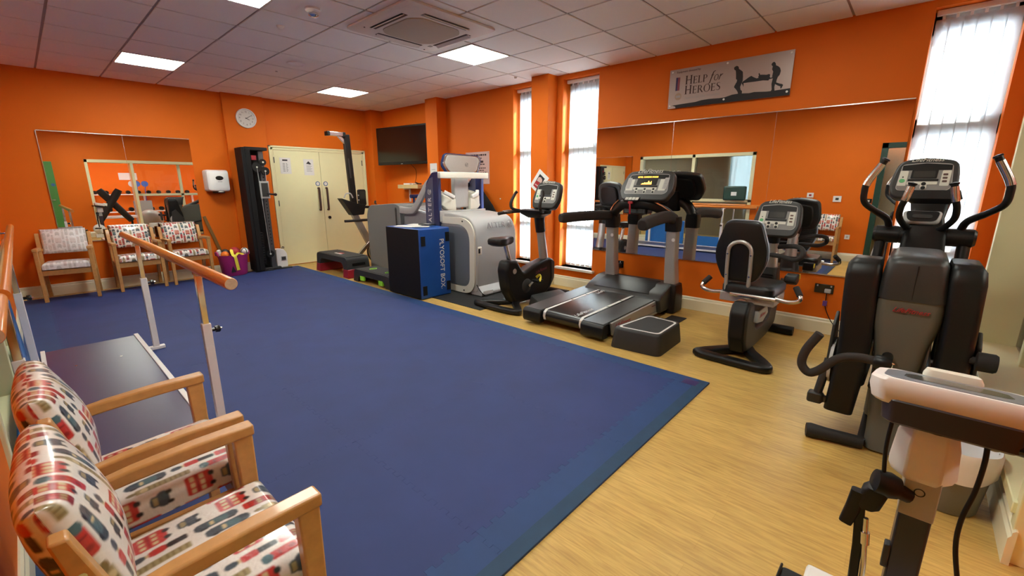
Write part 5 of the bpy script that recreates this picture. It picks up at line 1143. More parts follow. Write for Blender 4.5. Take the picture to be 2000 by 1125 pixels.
# air bag and lifting yoke between the posts
g = G(); g.lathe([(0, 0), (0.36, 0), (0.38, 0.05), (0.30, 0.12), (0.20, 0.15), (0, 0.16)], (4.22, 5.35, 0.98), sx=0.9, sy=1.5, seg=36); g.done('air_bag', 'bagfabric', t)
for sx_ in (-1, 1):
    cx = 4.24 + sx_ * 0.24
    g = G(); g.bar(smoothpath([(cx - sx_ * 0.1, 4.84, 1.17), (cx, 4.84, 1.17), (cx + sx_ * 0.05, 4.87, 1.24), (cx + sx_ * 0.04, 5.1, 1.30)], 5), 0.10, 0.17, rad=0.02); a = g.done('lift_arm', 'offwhite', t)
    g = G(); g.bar(smoothpath([(cx - sx_ * 0.07, 4.80, 1.27), (cx + sx_ * 0.02, 4.79, 1.31), (cx + sx_ * 0.07, 4.83, 1.345)], 5), 0.05, 0.05, rad=0.012); g.done('clasp', 'white', a)
    g = G(); g.bar([(cx - sx_ * 0.02, 5.0, 1.34), (cx + sx_ * 0.10, 5.05, 1.45)], 0.03, 0.04); g.done('strap', 'black', a)
# display seen from behind
sm = frame((4.36, 4.93, 1.735), (0.95, -0.30, 0), (0, 0.10, 1))
scr = roundpoly([(-0.24, -0.16), (-0.33, -0.02), (-0.27, 0.14), (0.27, 0.12), (0.31, 0.06), (0.25, -0.13), (0.19, -0.16)], 0.05, 5)
g = G(); g.plate(scr, sm, -0.05, 0.0); d = g.done('display', 'navy', t, bevel=0.012)
g = G(); g.plate([(u * 0.93, v * 0.90) for u, v in scr], sm, -0.004, 0.012); g.done('display_rim', 'chrome', d, bevel=0.005)
g = G(); g.plate([(u * 0.85, v * 0.80) for u, v in scr], sm, 0.004, 0.020); g.done('display_back', 'silver', d, bevel=0.008)
swirl(sm @ Matrix.Translation((0.06, -0.02, 0.019)), 0.026, 'swirl_logo', 'grey')
# side rails, rear cover, bag flank
for x in (3.83, 4.62):
    g = G(); g.bar(smoothpath([(x, 6.35, 1.085), (x, 5.80, 1.075), (x, 5.50, 1.07), (x, 5.36, 1.12), (x, 5.10, 1.40), (x, 5.02, 1.46)], 5), 0.05, 0.10, rad=0.012); g.done('side_rail', 'ltgrey', t)
g = G(); g.prism(roundpoly([(5.12, 0.55), (5.12, 1.06), (5.45, 1.10), (5.72, 1.02), (5.76, 0.55)], 0.06), 'x', 3.86, 4.60); g.done('bag_flank', 'bagfabric', t, bevel=0.03)
g = G(); g.box((3.88, 5.0, 0.2), (4.57, 5.9, 0.72)); g.done('bag_skirt', mat('navy_bag_skirt', (0.02, 0.025, 0.07), 0.5), t, bevel=0.02)
g = G(); outer = roundpoly([(6.66, 0.10), (6.68, 0.95), (6.60, 1.115), (5.86, 1.165), (5.74, 1.13), (5.74, 0.16)], [0.01, 0.08, 0.10, 0.06, 0.03, 0.01], 6)
g.prism(outer, 'x', 3.80, 4.64); g.done('rear_cover', 'greyfabric', t, bevel=0.03, seg=3)
g = G(); g.bar([(3.797, 5.80, 0.2), (3.797, 5.83, 1.08), (3.82, 5.84, 1.15), (4.60, 5.84, 1.155)], 0.012, 0.03, up=(0, 1, 0)); g.done('cover_seam', 'dkgrey', t)
g = G(); g.tube([(4.20, 6.0, 1.26), (4.70, 6.0, 1.26)], 0.03, 12); g.tube([(4.26, 6.0, 1.26), (4.26, 6.0, 1.0)], 0.02, 10); g.done('rear_grip', 'navy', t)

g = G()
g.loft([[(5.075 + math.cos(a) * rx, yc + math.sin(a) * ry_, z) for a in [k * PI / 8 for k in range(16)]] for z, rx, ry_, yc in ((0.80, 0.06, 0.46, 5.32), (0.97, 0.06, 0.42, 5.34), (1.12, 0.06, 0.35, 5.38), (1.26, 0.055, 0.25, 5.42), (1.38, 0.05, 0.17, 5.45), (1.44, 0.04, 0.10, 5.47), (1.46, 0.02, 0.04, 5.47))])
tag(g.done('hanging_coat', 'plyoblack'), 'black coat hanging on the wall behind the big grey treadmill', 'coat')
# ------------------------------------------------------------------ shared exercise console
def console(root, ctr, tilt, w=0.36, h=0.31, lit=False, led=False):
    """instrument head facing -x; w along y"""
    m = frame(ctr, (0, -1, 0), (math.sin(tilt), 0, math.cos(tilt)))
    H = h / 2; Wd = w / 2
    out = roundpoly([(-Wd * 0.86, -H), (Wd * 0.80, -H), (Wd * 1.0, -H * 0.35), (Wd * 0.98, H * 0.2), (Wd * 0.90, H * 0.80), (0, H), (-Wd * 0.80, H * 0.82), (-Wd * 0.95, H * 0.1), (-Wd, -H * 0.35)], [0.05, 0.05, 0.03, 0.03, 0.05, 0.3, 0.05, 0.03, 0.03], 5)
    g = G(); g.plate(out, m, -0.075, 0.0); b = g.done('console', 'dkgrey', root, bevel=0.014, seg=3)
    g = G(); g.plate(roundpoly([(u * 0.7, v * 0.75) for u, v in out], 0.02), m, -0.115, -0.07); g.done('console_back', 'black', b, bevel=0.02)
    face = roundpoly([(-Wd * 0.80, -H * 0.62), (Wd * 0.70, -H * 0.62), (Wd * 0.82, -H * 0.45), (Wd * 0.76, H * 0.62), (0, H * 0.72), (-Wd * 0.70, H * 0.62)], [0.03, 0.03, 0.03, 0.02, 0.2, 0.02], 4)
    g = G(); g.plate(face, m, 0.0, 0.0015); g.done('bezel', 'ltgrey', b)
    g = G(); g.plate([(u * 0.975, v * 0.97) for u, v in face], m, 0.001, 0.0025); g.done('face', 'grey', b)
    g = G(); g.plate(roundpoly([(-Wd * 0.68, H * 0.34), (Wd * 0.74, H * 0.34), (Wd * 0.74, H * 0.58), (0, H * 0.67), (-Wd * 0.68, H * 0.58)], 0.006), m, 0.002, 0.0035); g.done('top_band', 'black', b)
    for x0, x1 in ((-Wd * 0.76, -Wd * 0.50), (Wd * 0.46, Wd * 0.72)):
        g = G(); g.plate(roundpoly([(x0, -H * 0.40), (x1, -H * 0.40), (x1 + 0.004, H * 0.32), (x0 + 0.006, H * 0.32)], 0.006), m, 0.002, 0.004); g.done('key_panel', 'keypad', b)
    g = G(); g.plate(roundpoly([(-Wd * 0.40, -H * 0.06), (Wd * 0.36, -H * 0.06), (Wd * 0.38, H * 0.36), (-Wd * 0.38, H * 0.36)], 0.008), m, 0.002, 0.0045); sc = g.done('screen_frame', 'black', b)
    g = G(); g.plate(rrect(-Wd * 0.33, Wd * 0.30, 0.0, H * 0.30, 0.004), m, 0.0045, 0.0052); g.done('screen', 'lcd', sc)
    g = G(); g.plate(rrect(-Wd * 0.46, Wd * 0.42, -H * 0.18, -H * 0.08, 0.003), m, 0.002, 0.0042); g.done('lower_band', 'black', b)
    g = G(); g.plate(rrect(-Wd * 0.48, Wd * 0.40, -H * 0.34, -H * 0.20, 0.004), m, 0.002, 0.004)
    pads = (-0.30, 0.02) if not lit else (-0.34, -0.02, 0.30)
    for k in pads: g.plate(rrect(Wd * k - 0.017, Wd * k + 0.017, -H * 0.58, -H * 0.26, 0.016, 6), m, 0.0022, 0.0046)
    g.done('key_strip', 'keypad', b)
    for k in pads:
        for v in (-0.31, -0.50):
            g = G(); g.lathe([(0.005, 0), (0.0125, 0), (0.012, 0.0025), (0.005, 0.0025)], m=m @ Matrix.Translation((Wd * k, H * v, 0.0044)), seg=18); g.done('button', 'black', b)
    if not lit:
        g = G(); g.lathe([(0.007, 0), (0.0145, 0), (0.014, 0.0015), (0.007, 0.0015)], m=m @ Matrix.Translation((-Wd * 0.63, -H * 0.16, 0.004)), seg=18, sx=1.1); g.done('start_button', mat('green_button', (0.10, 0.40, 0.16), 0.5), b)
        g = G(); g.lathe([(0, 0), (0.005, 0), (0, 0.001)], m=m @ Matrix.Translation((-Wd * 0.62, H * 0.02, 0.004)), seg=12); g.done('indicator', 'ink', b)
        for k in range(3):
            g = G(); g.plate(rrect(Wd * 0.59 - 0.012, Wd * 0.59 + 0.012, H * (0.13 - k * 0.16) - 0.007, H * (0.13 - k * 0.16) + 0.007, 0.004), m, 0.004, 0.0052); g.done('button', mat('brown_button', (0.10, 0.05, 0.04), 0.5) if k == 0 else bpy.data.materials['brown_button'], b)
    text('lettering', 'LifeFitness', m @ Matrix.Translation((0, H * 0.845, 0.0008)), 0.040 * w / 0.36, 'keypad', b, shear=0.4, depth=0.0008)
    return m, b

# ------------------------------------------------------------------ treadmill
t = thing('treadmill', 'large black and silver treadmill with lit orange display, facing the wall mirror', 'treadmill', (4.2, 2.42, 0))
Y0, Y1 = 1.985, 2.945                       # outer sides of the deck
b0, b1 = 2.225, 2.725                       # belt
g = G(); g.prism(roundpoly([(3.56, 0.045), (3.54, 0.09), (3.56, 0.150), (5.02, 0.190), (5.04, 0.06), (4.9, 0.03)], 0.02), 'y', Y0 + 0.03, Y1 - 0.03); g.done('deck_frame', 'black', t)
for a, b, s_ in ((Y0, b0, -1), (b1, Y1, 1)):
    g = G(); g.prism(roundpoly([(3.46, 0.150), (3.44, 0.176), (4.95, 0.218), (4.95, 0.190)], 0.006), 'y', a + 0.006, b - 0.005); g.done('foot_rail', 'dkgrey', t, bevel=0.006)
    o_ = a if s_ < 0 else b; g = G()
    g.prism(roundpoly([(3.60, 0.03), (3.56, 0.165), (4.98, 0.205), (4.98, 0.055), (4.7, 0.04)], 0.012), 'y', o_ - 0.012, o_ + 0.012); sk = g.done('side_skirt', 'silver', t, bevel=0.006)
    if s_ < 0:
        text('lettering', 'LifeFitness', frame((3.78, o_ - 0.0128, 0.115), (1, 0, 0.025), (0, 0, 1)), 0.072, 'redbright', sk, shear=0.4)
        g = G(); g.box((3.62, o_ - 0.0128, 0.068), (4.95, o_ - 0.0118, 0.078)); g.done('groove', 'grey', sk)
        text('lettering', 'integrity series treadmill', frame((4.55, o_ - 0.0128, 0.155), (1, 0, 0.025), (0, 0, 1)), 0.028, 'wine', sk)
    e = roundpoly([(3.43, 0.03), (3.41, 0.06), (3.41, 0.145), (3.44, 0.172), (3.52, 0.176), (3.50, 0.03)], 0.012); g = G()
    g.prism(e, 'y', a - 0.008 if s_ < 0 else a, b if s_ < 0 else b + 0.008); g.done('end_cap', 'black', t, bevel=0.008, seg=2)
g = G(); bel = [(3.50, 0.055), (3.47, 0.075), (3.455, 0.115), (3.465, 0.155), (3.50, 0.178), (4.75, 0.213), (4.75, 0.19), (3.55, 0.15), (3.55, 0.06)]
g.prism(bel, 'y', b0 + 0.004, b1 - 0.004); belt = g.done('belt', 'belt', t, smooth=50)
def beltz(x): return 0.178 + (x - 3.50) / 1.25 * 0.035 + 0.0008
for y in (b0 + 0.028, b1 - 0.028):
    x = 3.50
    for L_ in (0.46, 0.26, 0.22, 0.18):
        g = G(); g.loft([[(xx_, y + d, beltz(xx_) + e_) for d, e_ in ((-0.015, 0), (0.015, 0), (0.015, 0.001), (-0.015, 0.001))] for xx_ in (x, x + L_)]); g.done('white_line', 'paper', belt); x += L_ + 0.018
    g = G(); g.loft([[(px, y + d, pz) for d in (-0.015, 0.015)] + [(px - nx, y + d, pz + nz) for d in (0.015, -0.015)] for px, pz, nx, nz in ((3.50, 0.178, 0.0005, 0.0015), (3.465, 0.155, 0.0015, 0.0008), (3.455, 0.115, 0.0016, 0), (3.47, 0.075, 0.0016, -0.0005))]); g.done('white_line', 'paper', belt)
for x, y in ((3.64, b0 + 0.11), (4.50, b1 - 0.10)):
    text('lettering', 'LifeFitness', frame((x, y, beltz(x) + 0.0005), (1, 0, 0.028), (0, 1, 0)), 0.075, 'paper', belt, shear=0.4)
hood = roundpoly([(4.50, 0.205), (4.60, 0.265), (4.80, 0.335), (4.98, 0.345), (5.06, 0.25), (5.06, 0.05), (4.55, 0.05)], [0.02, 0.04, 0.05, 0.05, 0.04, 0.03, 0.02], 5)
g = G(); g.prism(hood, 'y', 1.93, 2.90); g.done('motor_hood', 'dkgrey', t, bevel=0.02, seg=3)
g = G(); g.loft([[(x, y, z) for y, z in ((2.06, zz), (2.82, zz), (2.78, zz + 0.012), (2.10, zz + 0.012))] for x, zz in ((4.56, 0.236), (4.72, 0.30), (4.86, 0.335))]); g.done('hood_panel', 'black', t, bevel=0.003)
for ya, yb, yt in ((2.655, 2.835, 2.745), (1.885, 2.065, 1.985)):
    g = G(); g.loft([[(cx + dx * hw, yc + dy * 0.5 * wd, z) for dx, dy in rrect(-1, 1, -1, 1, 0.25, 3)] for cx, yc, z, hw, wd in ((4.90, (ya + yb) / 2, 0.32, 0.065, 0.135), (4.875, yt, 0.60, 0.058, 0.12), (4.85, yt, 0.96, 0.055, 0.115))]); up = g.done('upright', 'silver', t)
    g = G(); g.loft([[(4.90 + dx * hw, (ya + yb) / 2 + dy * 0.5 * wd, z) for dx, dy in rrect(-1, 1, -1, 1, 0.25, 3)] for z, hw, wd in ((0.008, 0.13, 0.20), (0.25, 0.115, 0.20), (0.335, 0.095, 0.18))]); g.done('upright_boot', 'black', t, bevel=0.01)
    g = G(); g.lathe([(0.012, 0), (0.02, 0), (0.019, 0.002), (0.012, 0.002)], m=frame((4.79, yt - 0.035, 0.84), (0, -1, 0), (0, 0, 1)), seg=18); g.done('logo', 'paper', up)
    g = G(); g.loft([[(4.85 + dx * hw, yt + dy * 0.5 * wd, z) for dx, dy in rrect(-1, 1, -1, 1, 0.25, 3)] for z, hw, wd in ((0.93, 0.064, 0.14), (1.02, 0.075, 0.145), (1.09, 0.07, 0.13))]); g.done('upright_cap', 'black', t)
g = G(); g.bar(smoothpath([(4.02, 2.93, 1.075), (4.30, 2.86, 1.085), (4.62, 2.77, 1.085), (4.88, 2.745, 1.07)], 6), 0.085, [0.095] + [0.112] * 18, rad=0.035); g.done('handrail', 'foam', t, bevel=0.01)
g = G(); g.bar(smoothpath([(4.02, 1.955, 1.055), (4.30, 1.97, 1.085), (4.66, 1.98, 1.10), (4.84, 1.985, 1.06)], 6), 0.10, [0.105] + [0.125] * 18, rad=0.04); g.done('handrail', 'foam', t, bevel=0.01)
g = G(); g.bar(smoothpath([(4.86, 2.74, 1.06), (4.78, 2.66, 1.15), (4.68, 2.52, 1.215), (4.64, 2.365, 1.23), (4.68, 2.20, 1.215), (4.78, 2.07, 1.15), (4.86, 1.99, 1.06)], 6), 0.09, 0.105, rad=0.035); g.done('yoke', 'black', t)
for s_ in (-1, 1):
    y = 2.365 + s_ * 0.20
    g = G(); g.bar([(4.66, y, 1.265), (4.72, y + s_ * 0.09, 1.21), (4.79, y + s_ * 0.17, 1.14)], 0.028, 0.012); g.done('pulse_grip', 'steel', t)
g = G(); g.bar([(4.67, 2.365, 1.12), (4.70, 2.365, 1.24), (4.74, 2.365, 1.36)], 0.28, 0.08, up=(1, 0, 0), rad=0.03); g.done('console_neck', 'black', t)
TC = (4.665, 2.245, 1.44); tilt = R(26)
m, b = console(t, TC, tilt, 0.62, 0.37, lit=True)
for u in (-0.215, 0.215):
    g = G(); g.plate(roundpoly([(u - 0.028, -0.055), (u + 0.022, -0.055), (u + 0.030, 0.075), (u - 0.018, 0.075)], 0.006), m, 0.002, 0.006); kp = g.done('grille_panel', 'ltgrey', b)
    for k in range(8):
        g = G(); g.plate(rrect(u - 0.014, u + 0.016, -0.045 + k * 0.014, -0.041 + k * 0.014, 0.001), m, 0.0058, 0.0064); g.done('grille_slot', 'grey', kp)
led = [(-0.062, 0), (-0.045, 0.016), (-0.035, 0.011), (-0.020, 0.026), (-0.012, 0.014), (0.002, 0.022), (0.012, 0.018), (0.022, 0.045), (0.034, 0.022), (0.042, 0.020), (0.055, 0.040), (0.060, 0.0)]
g = G(); g.plate([(u - 0.005, v - 0.002) for u, v in led], m, 0.0054, 0.0060); g.done('lit_bars', 'led', b)
text('lit_text', 'LEVEL CARDIO MODE', m @ Matrix.Translation((-0.005, 0.085, 0.0042)), 0.024, 'led', b, depth=0.0008)
g = G(); km = frame((4.575, 2.375, 1.285), (0, -1, 0), (0.75, 0, 0.66)); g.plate(roundpoly([(-0.085, -0.03), (0.075, -0.03), (0.10, 0.03), (-0.07, 0.03)], 0.006), km, -0.02, 0.0); kb = g.done('key_block', 'black', t)
g = G()
for k in range(4): g.plate(rrect(-0.07 + k * 0.041, -0.035 + k * 0.041, -0.018, 0.024, 0.004), km, 0.0, 0.002)
g.done('keys', 'keypad', kb)
g = G(); g.obox(Matrix.Translation((4.57, 2.375, 1.245)), (0.03, 0.055, 0.03)); st = g.done('safety_key', 'redbright', t, bevel=0.006)
g = G(); g.tube(smoothpath([(4.555, 2.375, 1.235), (4.55, 2.37, 1.18), (4.56, 2.375, 1.12)], 5), 0.010, 8); g.done('safety_cord', 'red', st)

# steps around the treadmill
def riser(label, poly, h, white, cat='step'):
    c = (sum(p[0] for p in poly) / len(poly), sum(p[1] for p in poly) / len(poly))
    t = thing('step_platform', label, cat, (c[0], c[1], 0)); g = G(); P = roundpoly(poly, 0.06, 5)
    g.loft([[(c[0] + (u - c[0]) * k, c[1] + (v - c[1]) * k, z) for u, v in P] for z, k in ((0.002, 1.0), (0.02, 1.0), (h - 0.02, 0.93), (h - 0.005, 0.91), (h, 0.89))]); g.done('body', 'stepgrey', t)
    if white:
        g = G(); a = [(c[0] + (u - c[0]) * 0.80, c[1] + (v - c[1]) * 0.82) for u, v in P]; b_ = [(c[0] + (u - c[0]) * 0.735, c[1] + (v - c[1]) * 0.74) for u, v in P]
        g.loft([[(u, v, h + 0.0002) for u, v in a], [(u, v, h + 0.0015) for u, v in a], [(u, v, h + 0.0015) for u, v in b_], [(u, v, h + 0.0002) for u, v in b_]], closed=True); g.done('white_line', 'paper', t)
        g = G(); g.loft([[(u, v, z) for u, v in b_] for z in (h + 0.0002, h + 0.001)]); g.done('tread_top', 'steptop', t)
    return t
riser('dark grey step platform with white outlined top, right of the treadmill', [(3.40, 1.90), (3.44, 1.44), (3.99, 1.46), (4.03, 1.83)], 0.185, True)
riser('small dark grey step half hidden behind the treadmill, under the upright bike', [(4.02, 3.39), (3.80, 3.06), (4.38, 2.99), (4.58, 3.31)], 0.115, False)
g = G(); g.box((4.35, 1.70, 0.001), (4.72, 1.87, 0.008)); tag(g.done('rubber_pad', 'rubber'), 'small black rubber pad on the floor beside the treadmill front', 'pad')

# ------------------------------------------------------------------ upright bike
by = 3.50
t = thing('upright_bike', 'black upright exercise bike with silver post before the window columns', 'exercise bike', (4.1, by, 0))
def ringfoot(t, pts, w, h, nm='rear_stabilizer'):
    g = G(); g.bar(smoothpath(pts, 5, closed=True), w, h, closed=True, rad=min(w, h) * 0.35); return g.done(nm, 'black', t, bevel=0.0)
ringfoot(t, [(3.56, 3.80, 0.037), (3.54, 3.50, 0.037), (3.56, 3.20, 0.037), (3.62, 3.20, 0.037), (3.82, 3.42, 0.038), (3.92, 3.50, 0.04), (3.82, 3.58, 0.038), (3.62, 3.80, 0.037)], 0.085, 0.055)
g = G(); g.tube([(4.66, 3.24, 0.045), (4.66, 3.78, 0.045)], 0.042, 14); g.done('front_stabilizer', 'black', t)
body = roundpoly([(3.66, 0.46), (3.70, 0.575), (3.86, 0.565), (3.97, 0.40), (4.20, 0.475), (4.50, 0.525), (4.59, 0.48), (4.585, 0.24), (4.44, 0.07), (4.14, 0.03), (3.82, 0.035), (3.70, 0.22)], [0.03, 0.04, 0.04, 0.05, 0.05, 0.06, 0.05, 0.06, 0.05, 0.05, 0.05, 0.05], 5)
g = G(); g.prism(body, 'y', by - 0.085, by + 0.085); sh = g.done('shell', 'black', t, bevel=0.035, seg=4)
g = G(); g.prism(roundpoly([(4.50, 0.50), (4.57, 0.46), (4.565, 0.25), (4.46, 0.11), (4.52, 0.25)], 0.02), 'y', by - 0.092, by + 0.092); g.done('shell_stripe', 'dkgrey', sh)
for s_ in (-1, 1):
    g = G(); g.lathe([(0.022, 0), (0.032, 0), (0.030, 0.004), (0.022, 0.004)], m=axisframe((3.80, by + s_ * 0.085, 0.44), (0, s_, 0)), seg=24); g.done('logo_ring', 'silver', sh)
    g = G(); g.lathe([(0.0, 0), (0.09, 0), (0.075, 0.012), (0, 0.012)], m=axisframe((4.02, by + s_ * 0.083, 0.23), (0, s_, 0)), seg=28); g.done('crank_cover', 'dkgrey', sh)
    cx, cz = (0.10, 0.06) if s_ < 0 else (-0.10, -0.06)
    g = G(); g.bar([(4.02, by + s_ * 0.115, 0.23), (4.02 + cx, by + s_ * 0.115, 0.23 + cz)], 0.016, 0.032, up=(0, 0, 1)); cr = g.done('crank', 'steel', t)
    px, py, pz = 4.02 + cx, by + s_ * 0.175, 0.23 + cz
    g = G(); g.box((px - 0.055, py - 0.045, pz - 0.014), (px + 0.055, py + 0.045, pz + 0.014)); pd = g.done('pedal', 'black', t, bevel=0.006)
    g = G(); g.bar(smoothpath([(px - 0.02, py - 0.05, pz), (px + 0.01, py - 0.04, pz + 0.055), (px + 0.03, py + 0.0, pz + 0.065), (px + 0.03, py + 0.045, pz + 0.03)], 4), 0.032, 0.004, up=(1, 0, 0.3)); g.done('pedal_strap', 'yellow', pd)
text('lettering', 'LifeFitness', frame((4.30, by - 0.0855, 0.385), (1, 0, 0.18), (0, 0, 1)), 0.055, 'wine', sh, shear=0.4)
g = G(); g.tube([(3.80, by, 0.55), (3.715, by, 0.80)], 0.028, 16); g.done('seat_post', 'steel', t)
sp = roundpoly([(3.50, 0.0), (3.52, 0.105), (3.63, 0.115), (3.73, 0.06), (3.85, 0.034), (3.875, 0.0), (3.85, -0.034), (3.73, -0.06), (3.63, -0.115), (3.52, -0.105)], 0.05, 4)
g = G(); g.loft([[(3.68 + (u - 3.68) * k, by + v * k, z + 0.02 * ((u - 3.6) ** 2) * 4) for u, v in sp] for z, k in ((0.755, 0.75), (0.775, 0.97), (0.815, 1.0), (0.838, 0.93), (0.847, 0.75))]); g.done('saddle', 'blackvinyl', t)
g = G(); g.tube([(4.46, by, 0.48), (4.37, by, 0.95)], [0.058, 0.05], 18); g.done('front_post', 'silver', t)
g = G(); g.tube([(4.385, by, 0.86), (4.36, by, 1.0), (4.36, by, 1.10)], [0.062, 0.064, 0.075], 16); g.done('post_collar', 'black', t)
g = G(); g.loft([[(4.28 + dx, by + dy, z) for dx, dy in rrect(-a, a, -b_, b_, 0.03)] for z, a, b_ in ((1.04, 0.05, 0.10), (1.09, 0.11, 0.17), (1.13, 0.12, 0.175), (1.145, 0.10, 0.15))]); g.done('accessory_tray', 'black', t)
console(t, (4.345, by - 0.11, 1.325), R(20), 0.40, 0.36)
for s_ in (-1, 1):
    g = G(); g.tube(smoothpath([(4.34, by + s_ * 0.06, 1.13), (4.22, by + s_ * 0.16, 1.12), (4.10, by + s_ * 0.22, 1.15), (4.08, by + s_ * 0.23, 1.22), (4.14, by + s_ * 0.22, 1.32), (4.16, by + s_ * 0.20, 1.36)], 6), 0.019, 12); g.done('handlebar', 'foam', t)
g = G(); g.tube(smoothpath([(4.30, by + 0.13, 1.12), (4.15, by + 0.25, 1.11), (4.02, by + 0.30, 1.10), (3.94, by + 0.31, 1.09)], 5), 0.020, 12); g.done('lower_handlebar', 'foam', t)
g = G(); g.tube([(4.12, by + 0.265, 1.115), (4.02, by + 0.303, 1.108)], 0.0215, 12); g.done('pulse_grip', 'steel', t)

# ------------------------------------------------------------------ recumbent bike
cy = 0.955
t = thing('recumbent_bike', 'seated exercise bike with tall black backrest and silver hoop', 'exercise bike', (4.25, cy, 0))
ringfoot(t, [(3.72, 1.19, 0.03), (3.70, 0.95, 0.03), (3.70, 0.72, 0.03), (3.78, 0.72, 0.03), (3.98, 0.87, 0.034), (4.10, 0.95, 0.04), (3.98, 1.03, 0.034), (3.78, 1.19, 0.03)], 0.10, 0.058)
body = roundpoly([(3.80, 0.40), (3.86, 0.49), (4.00, 0.48), (4.06, 0.36), (4.12, 0.22), (4.55, 0.22), (4.60, 0.40), (4.63, 0.58), (4.80, 0.58), (4.90, 0.30), (4.86, 0.10), (4.55, 0.04), (4.05, 0.04), (3.88, 0.06), (3.81, 0.20)], [0.03, 0.04, 0.04, 0.04, 0.06, 0.06, 0.05, 0.04, 0.05, 0.05, 0.05, 0.05, 0.05, 0.05, 0.05], 5)
g = G(); g.prism(body, 'y', cy - 0.07, cy + 0.075); sh = g.done('shell', 'dkgrey', t, bevel=0.03, seg=4)
g = G(); g.prism(roundpoly([(3.797, 0.20), (3.79, 0.40), (3.85, 0.50), (3.93, 0.49), (3.91, 0.06), (3.87, 0.055)], 0.03), 'y', cy - 0.055, cy + 0.06); g.done('rear_cover', 'black', sh, bevel=0.02)
g = G(); g.prism(roundpoly([(4.0, 0.30), (4.02, 0.40), (4.30, 0.40), (4.36, 0.32), (4.20, 0.27)], 0.02), 'y', cy - 0.10, cy + 0.10); sl = g.done('seat_slide', 'ltgrey', t, bevel=0.01)
text('lettering', 'LifeFitness', frame((4.16, cy - 0.1005, 0.345), (1, 0, 0), (0, 0, 1)), 0.045, 'redbright', sl, shear=0.4)
g = G(); g.tube([(3.94, cy + 0.12, 0.535), (3.94, cy - 0.22, 0.535)], 0.018, 10); g.tube([(3.92, cy + 0.02, 0.45), (4.15, cy + 0.02, 0.42)], 0.055, 14); g.done('seat_carriage', 'steel', t)
g = G(); g.tube([(4.68, cy - 0.11, 0.43), (4.68, cy + 0.12, 0.43)], 0.03, 12); g.done('crank_axle', 'steel', t)
for s_ in (-1, 1):
    y = cy + s_ * 0.115; px, pz = 4.68 - s_ * 0.03, 0.43 - s_ * 0.15; yy_ = cy + s_ * 0.185
    g = G(); g.bar([(4.68, y, 0.43), (px, y, pz)], 0.018, 0.035, up=(0, 1, 0)); g.done('crank', 'steel', t)
    g = G(); g.prism(roundpoly([(px - 0.085, pz - 0.02), (px - 0.07, pz + 0.035), (px + 0.05, pz + 0.05), (px + 0.06, pz - 0.03), (px - 0.02, pz - 0.05)], 0.015), 'y', yy_ - 0.05, yy_ + 0.05); pd = g.done('pedal', 'black', t, bevel=0.01)
    g = G(); g.bar([(px + 0.045, yy_ - 0.052, pz + 0.045), (px + 0.058, yy_ - 0.053, pz)], 0.012, 0.01, up=(0, 1, 0)); g.done('pedal_strap', 'yellow', pd)
g = G(); g.tube([(4.86, 0.72, 0.045), (4.86, 1.22, 0.045)], 0.043, 14); g.done('front_stabilizer', 'black', t)
# seat, back shield, hoop, side handles
g = G(); g.loft([[(4.17 + u * k, cy - 0.0 + v * k, z) for u, v in roundpoly([(-0.23, -0.20), (0.22, -0.215), (0.24, 0), (0.22, 0.215), (-0.23, 0.20)], 0.07, 5)] for z, k in ((0.535, 0.9), (0.55, 1.0), (0.60, 1.0), (0.62, 0.93), (0.625, 0.8))]); g.done('seat', 'blackvinyl', t)
g = G(); g.bar([(3.97, cy, 0.50), (4.33, cy, 0.50)], 0.42, 0.075); g.done('seat_frame', 'silver', t, bevel=0.005)
back = roundpoly([(-0.125, -0.26), (0.125, -0.26), (0.195, -0.10), (0.20, 0.02), (0.13, 0.245), (-0.08, 0.25), (-0.13, 0.235), (-0.20, 0.02), (-0.195, -0.10)], [0.05, 0.05, 0.06, 0.06, 0.05, 0.05, 0.05, 0.06, 0.06], 5)
bm_ = frame((3.965, 1.035, 0.90), (0, -1, 0), (-0.10, 0, 1))
g = G(); g.loft([[bm_ @ Vector((u * k, v * k, d)) for u, v in back] for d, k in ((0.02, 0.93), (0.012, 0.99), (-0.02, 1.0), (-0.05, 0.99), (-0.065, 0.90))]); bk = g.done('backrest', 'blackvinyl', t)
g = G(); g.loft([[bm_ @ Vector((u * k, v * k, d)) for u, v in back] for d, k in ((-0.022, 1.004), (-0.020, 1.022), (-0.050, 1.022), (-0.052, 1.004))]); g.done('piping', mat('blue_grey_piping', (0.30, 0.36, 0.44), 0.35), bk)
hoop = [(0.085, -0.35), (0.09, -0.15), (0.088, 0.0)] + [(0.088 * math.cos(a * PI / 10), 0.0 + 0.085 * math.sin(a * PI / 10)) for a in range(1, 10)] + [(-0.088, 0.0), (-0.09, -0.15), (-0.085, -0.35)]
g = G(); g.tube([bm_ @ Vector((u, v, 0.035)) for u, v in hoop], 0.016, 12); hp = g.done('hoop', 'silver', t)
for u in (-0.089, 0.089):
    for v in (-0.02, -0.2):
        g = G(); g.lathe([(0, 0), (0.008, 0), (0.006, 0.004), (0, 0.004)], m=bm_ @ Matrix.Translation((u, v, 0.050)), seg=12); g.done('bolt', 'steel', hp)
for s_ in (-1, 1):
    y0 = cy + s_ * 0.16
    P = [(4.02, y0, 0.535), (4.0, cy + s_ * 0.28, 0.52), (4.0, cy + s_ * 0.36, 0.535), (4.01, cy + s_ * 0.375, 0.57), (4.06, cy + s_ * 0.33, 0.635)]
    sp_ = smoothpath(P, 6); g = G(); g.tube(sp_[:20], 0.017, 12); h_ = g.done('side_handle', 'steel', t)
    g = G(); g.tube(sp_[19:], 0.023, 12); g.done('hand_grip', 'foam', h_)
g = G(); g.tube([(4.74, cy, 0.52), (4.66, cy, 0.94)], [0.062, 0.05], 18); ps = g.done('front_post', 'silver', t)
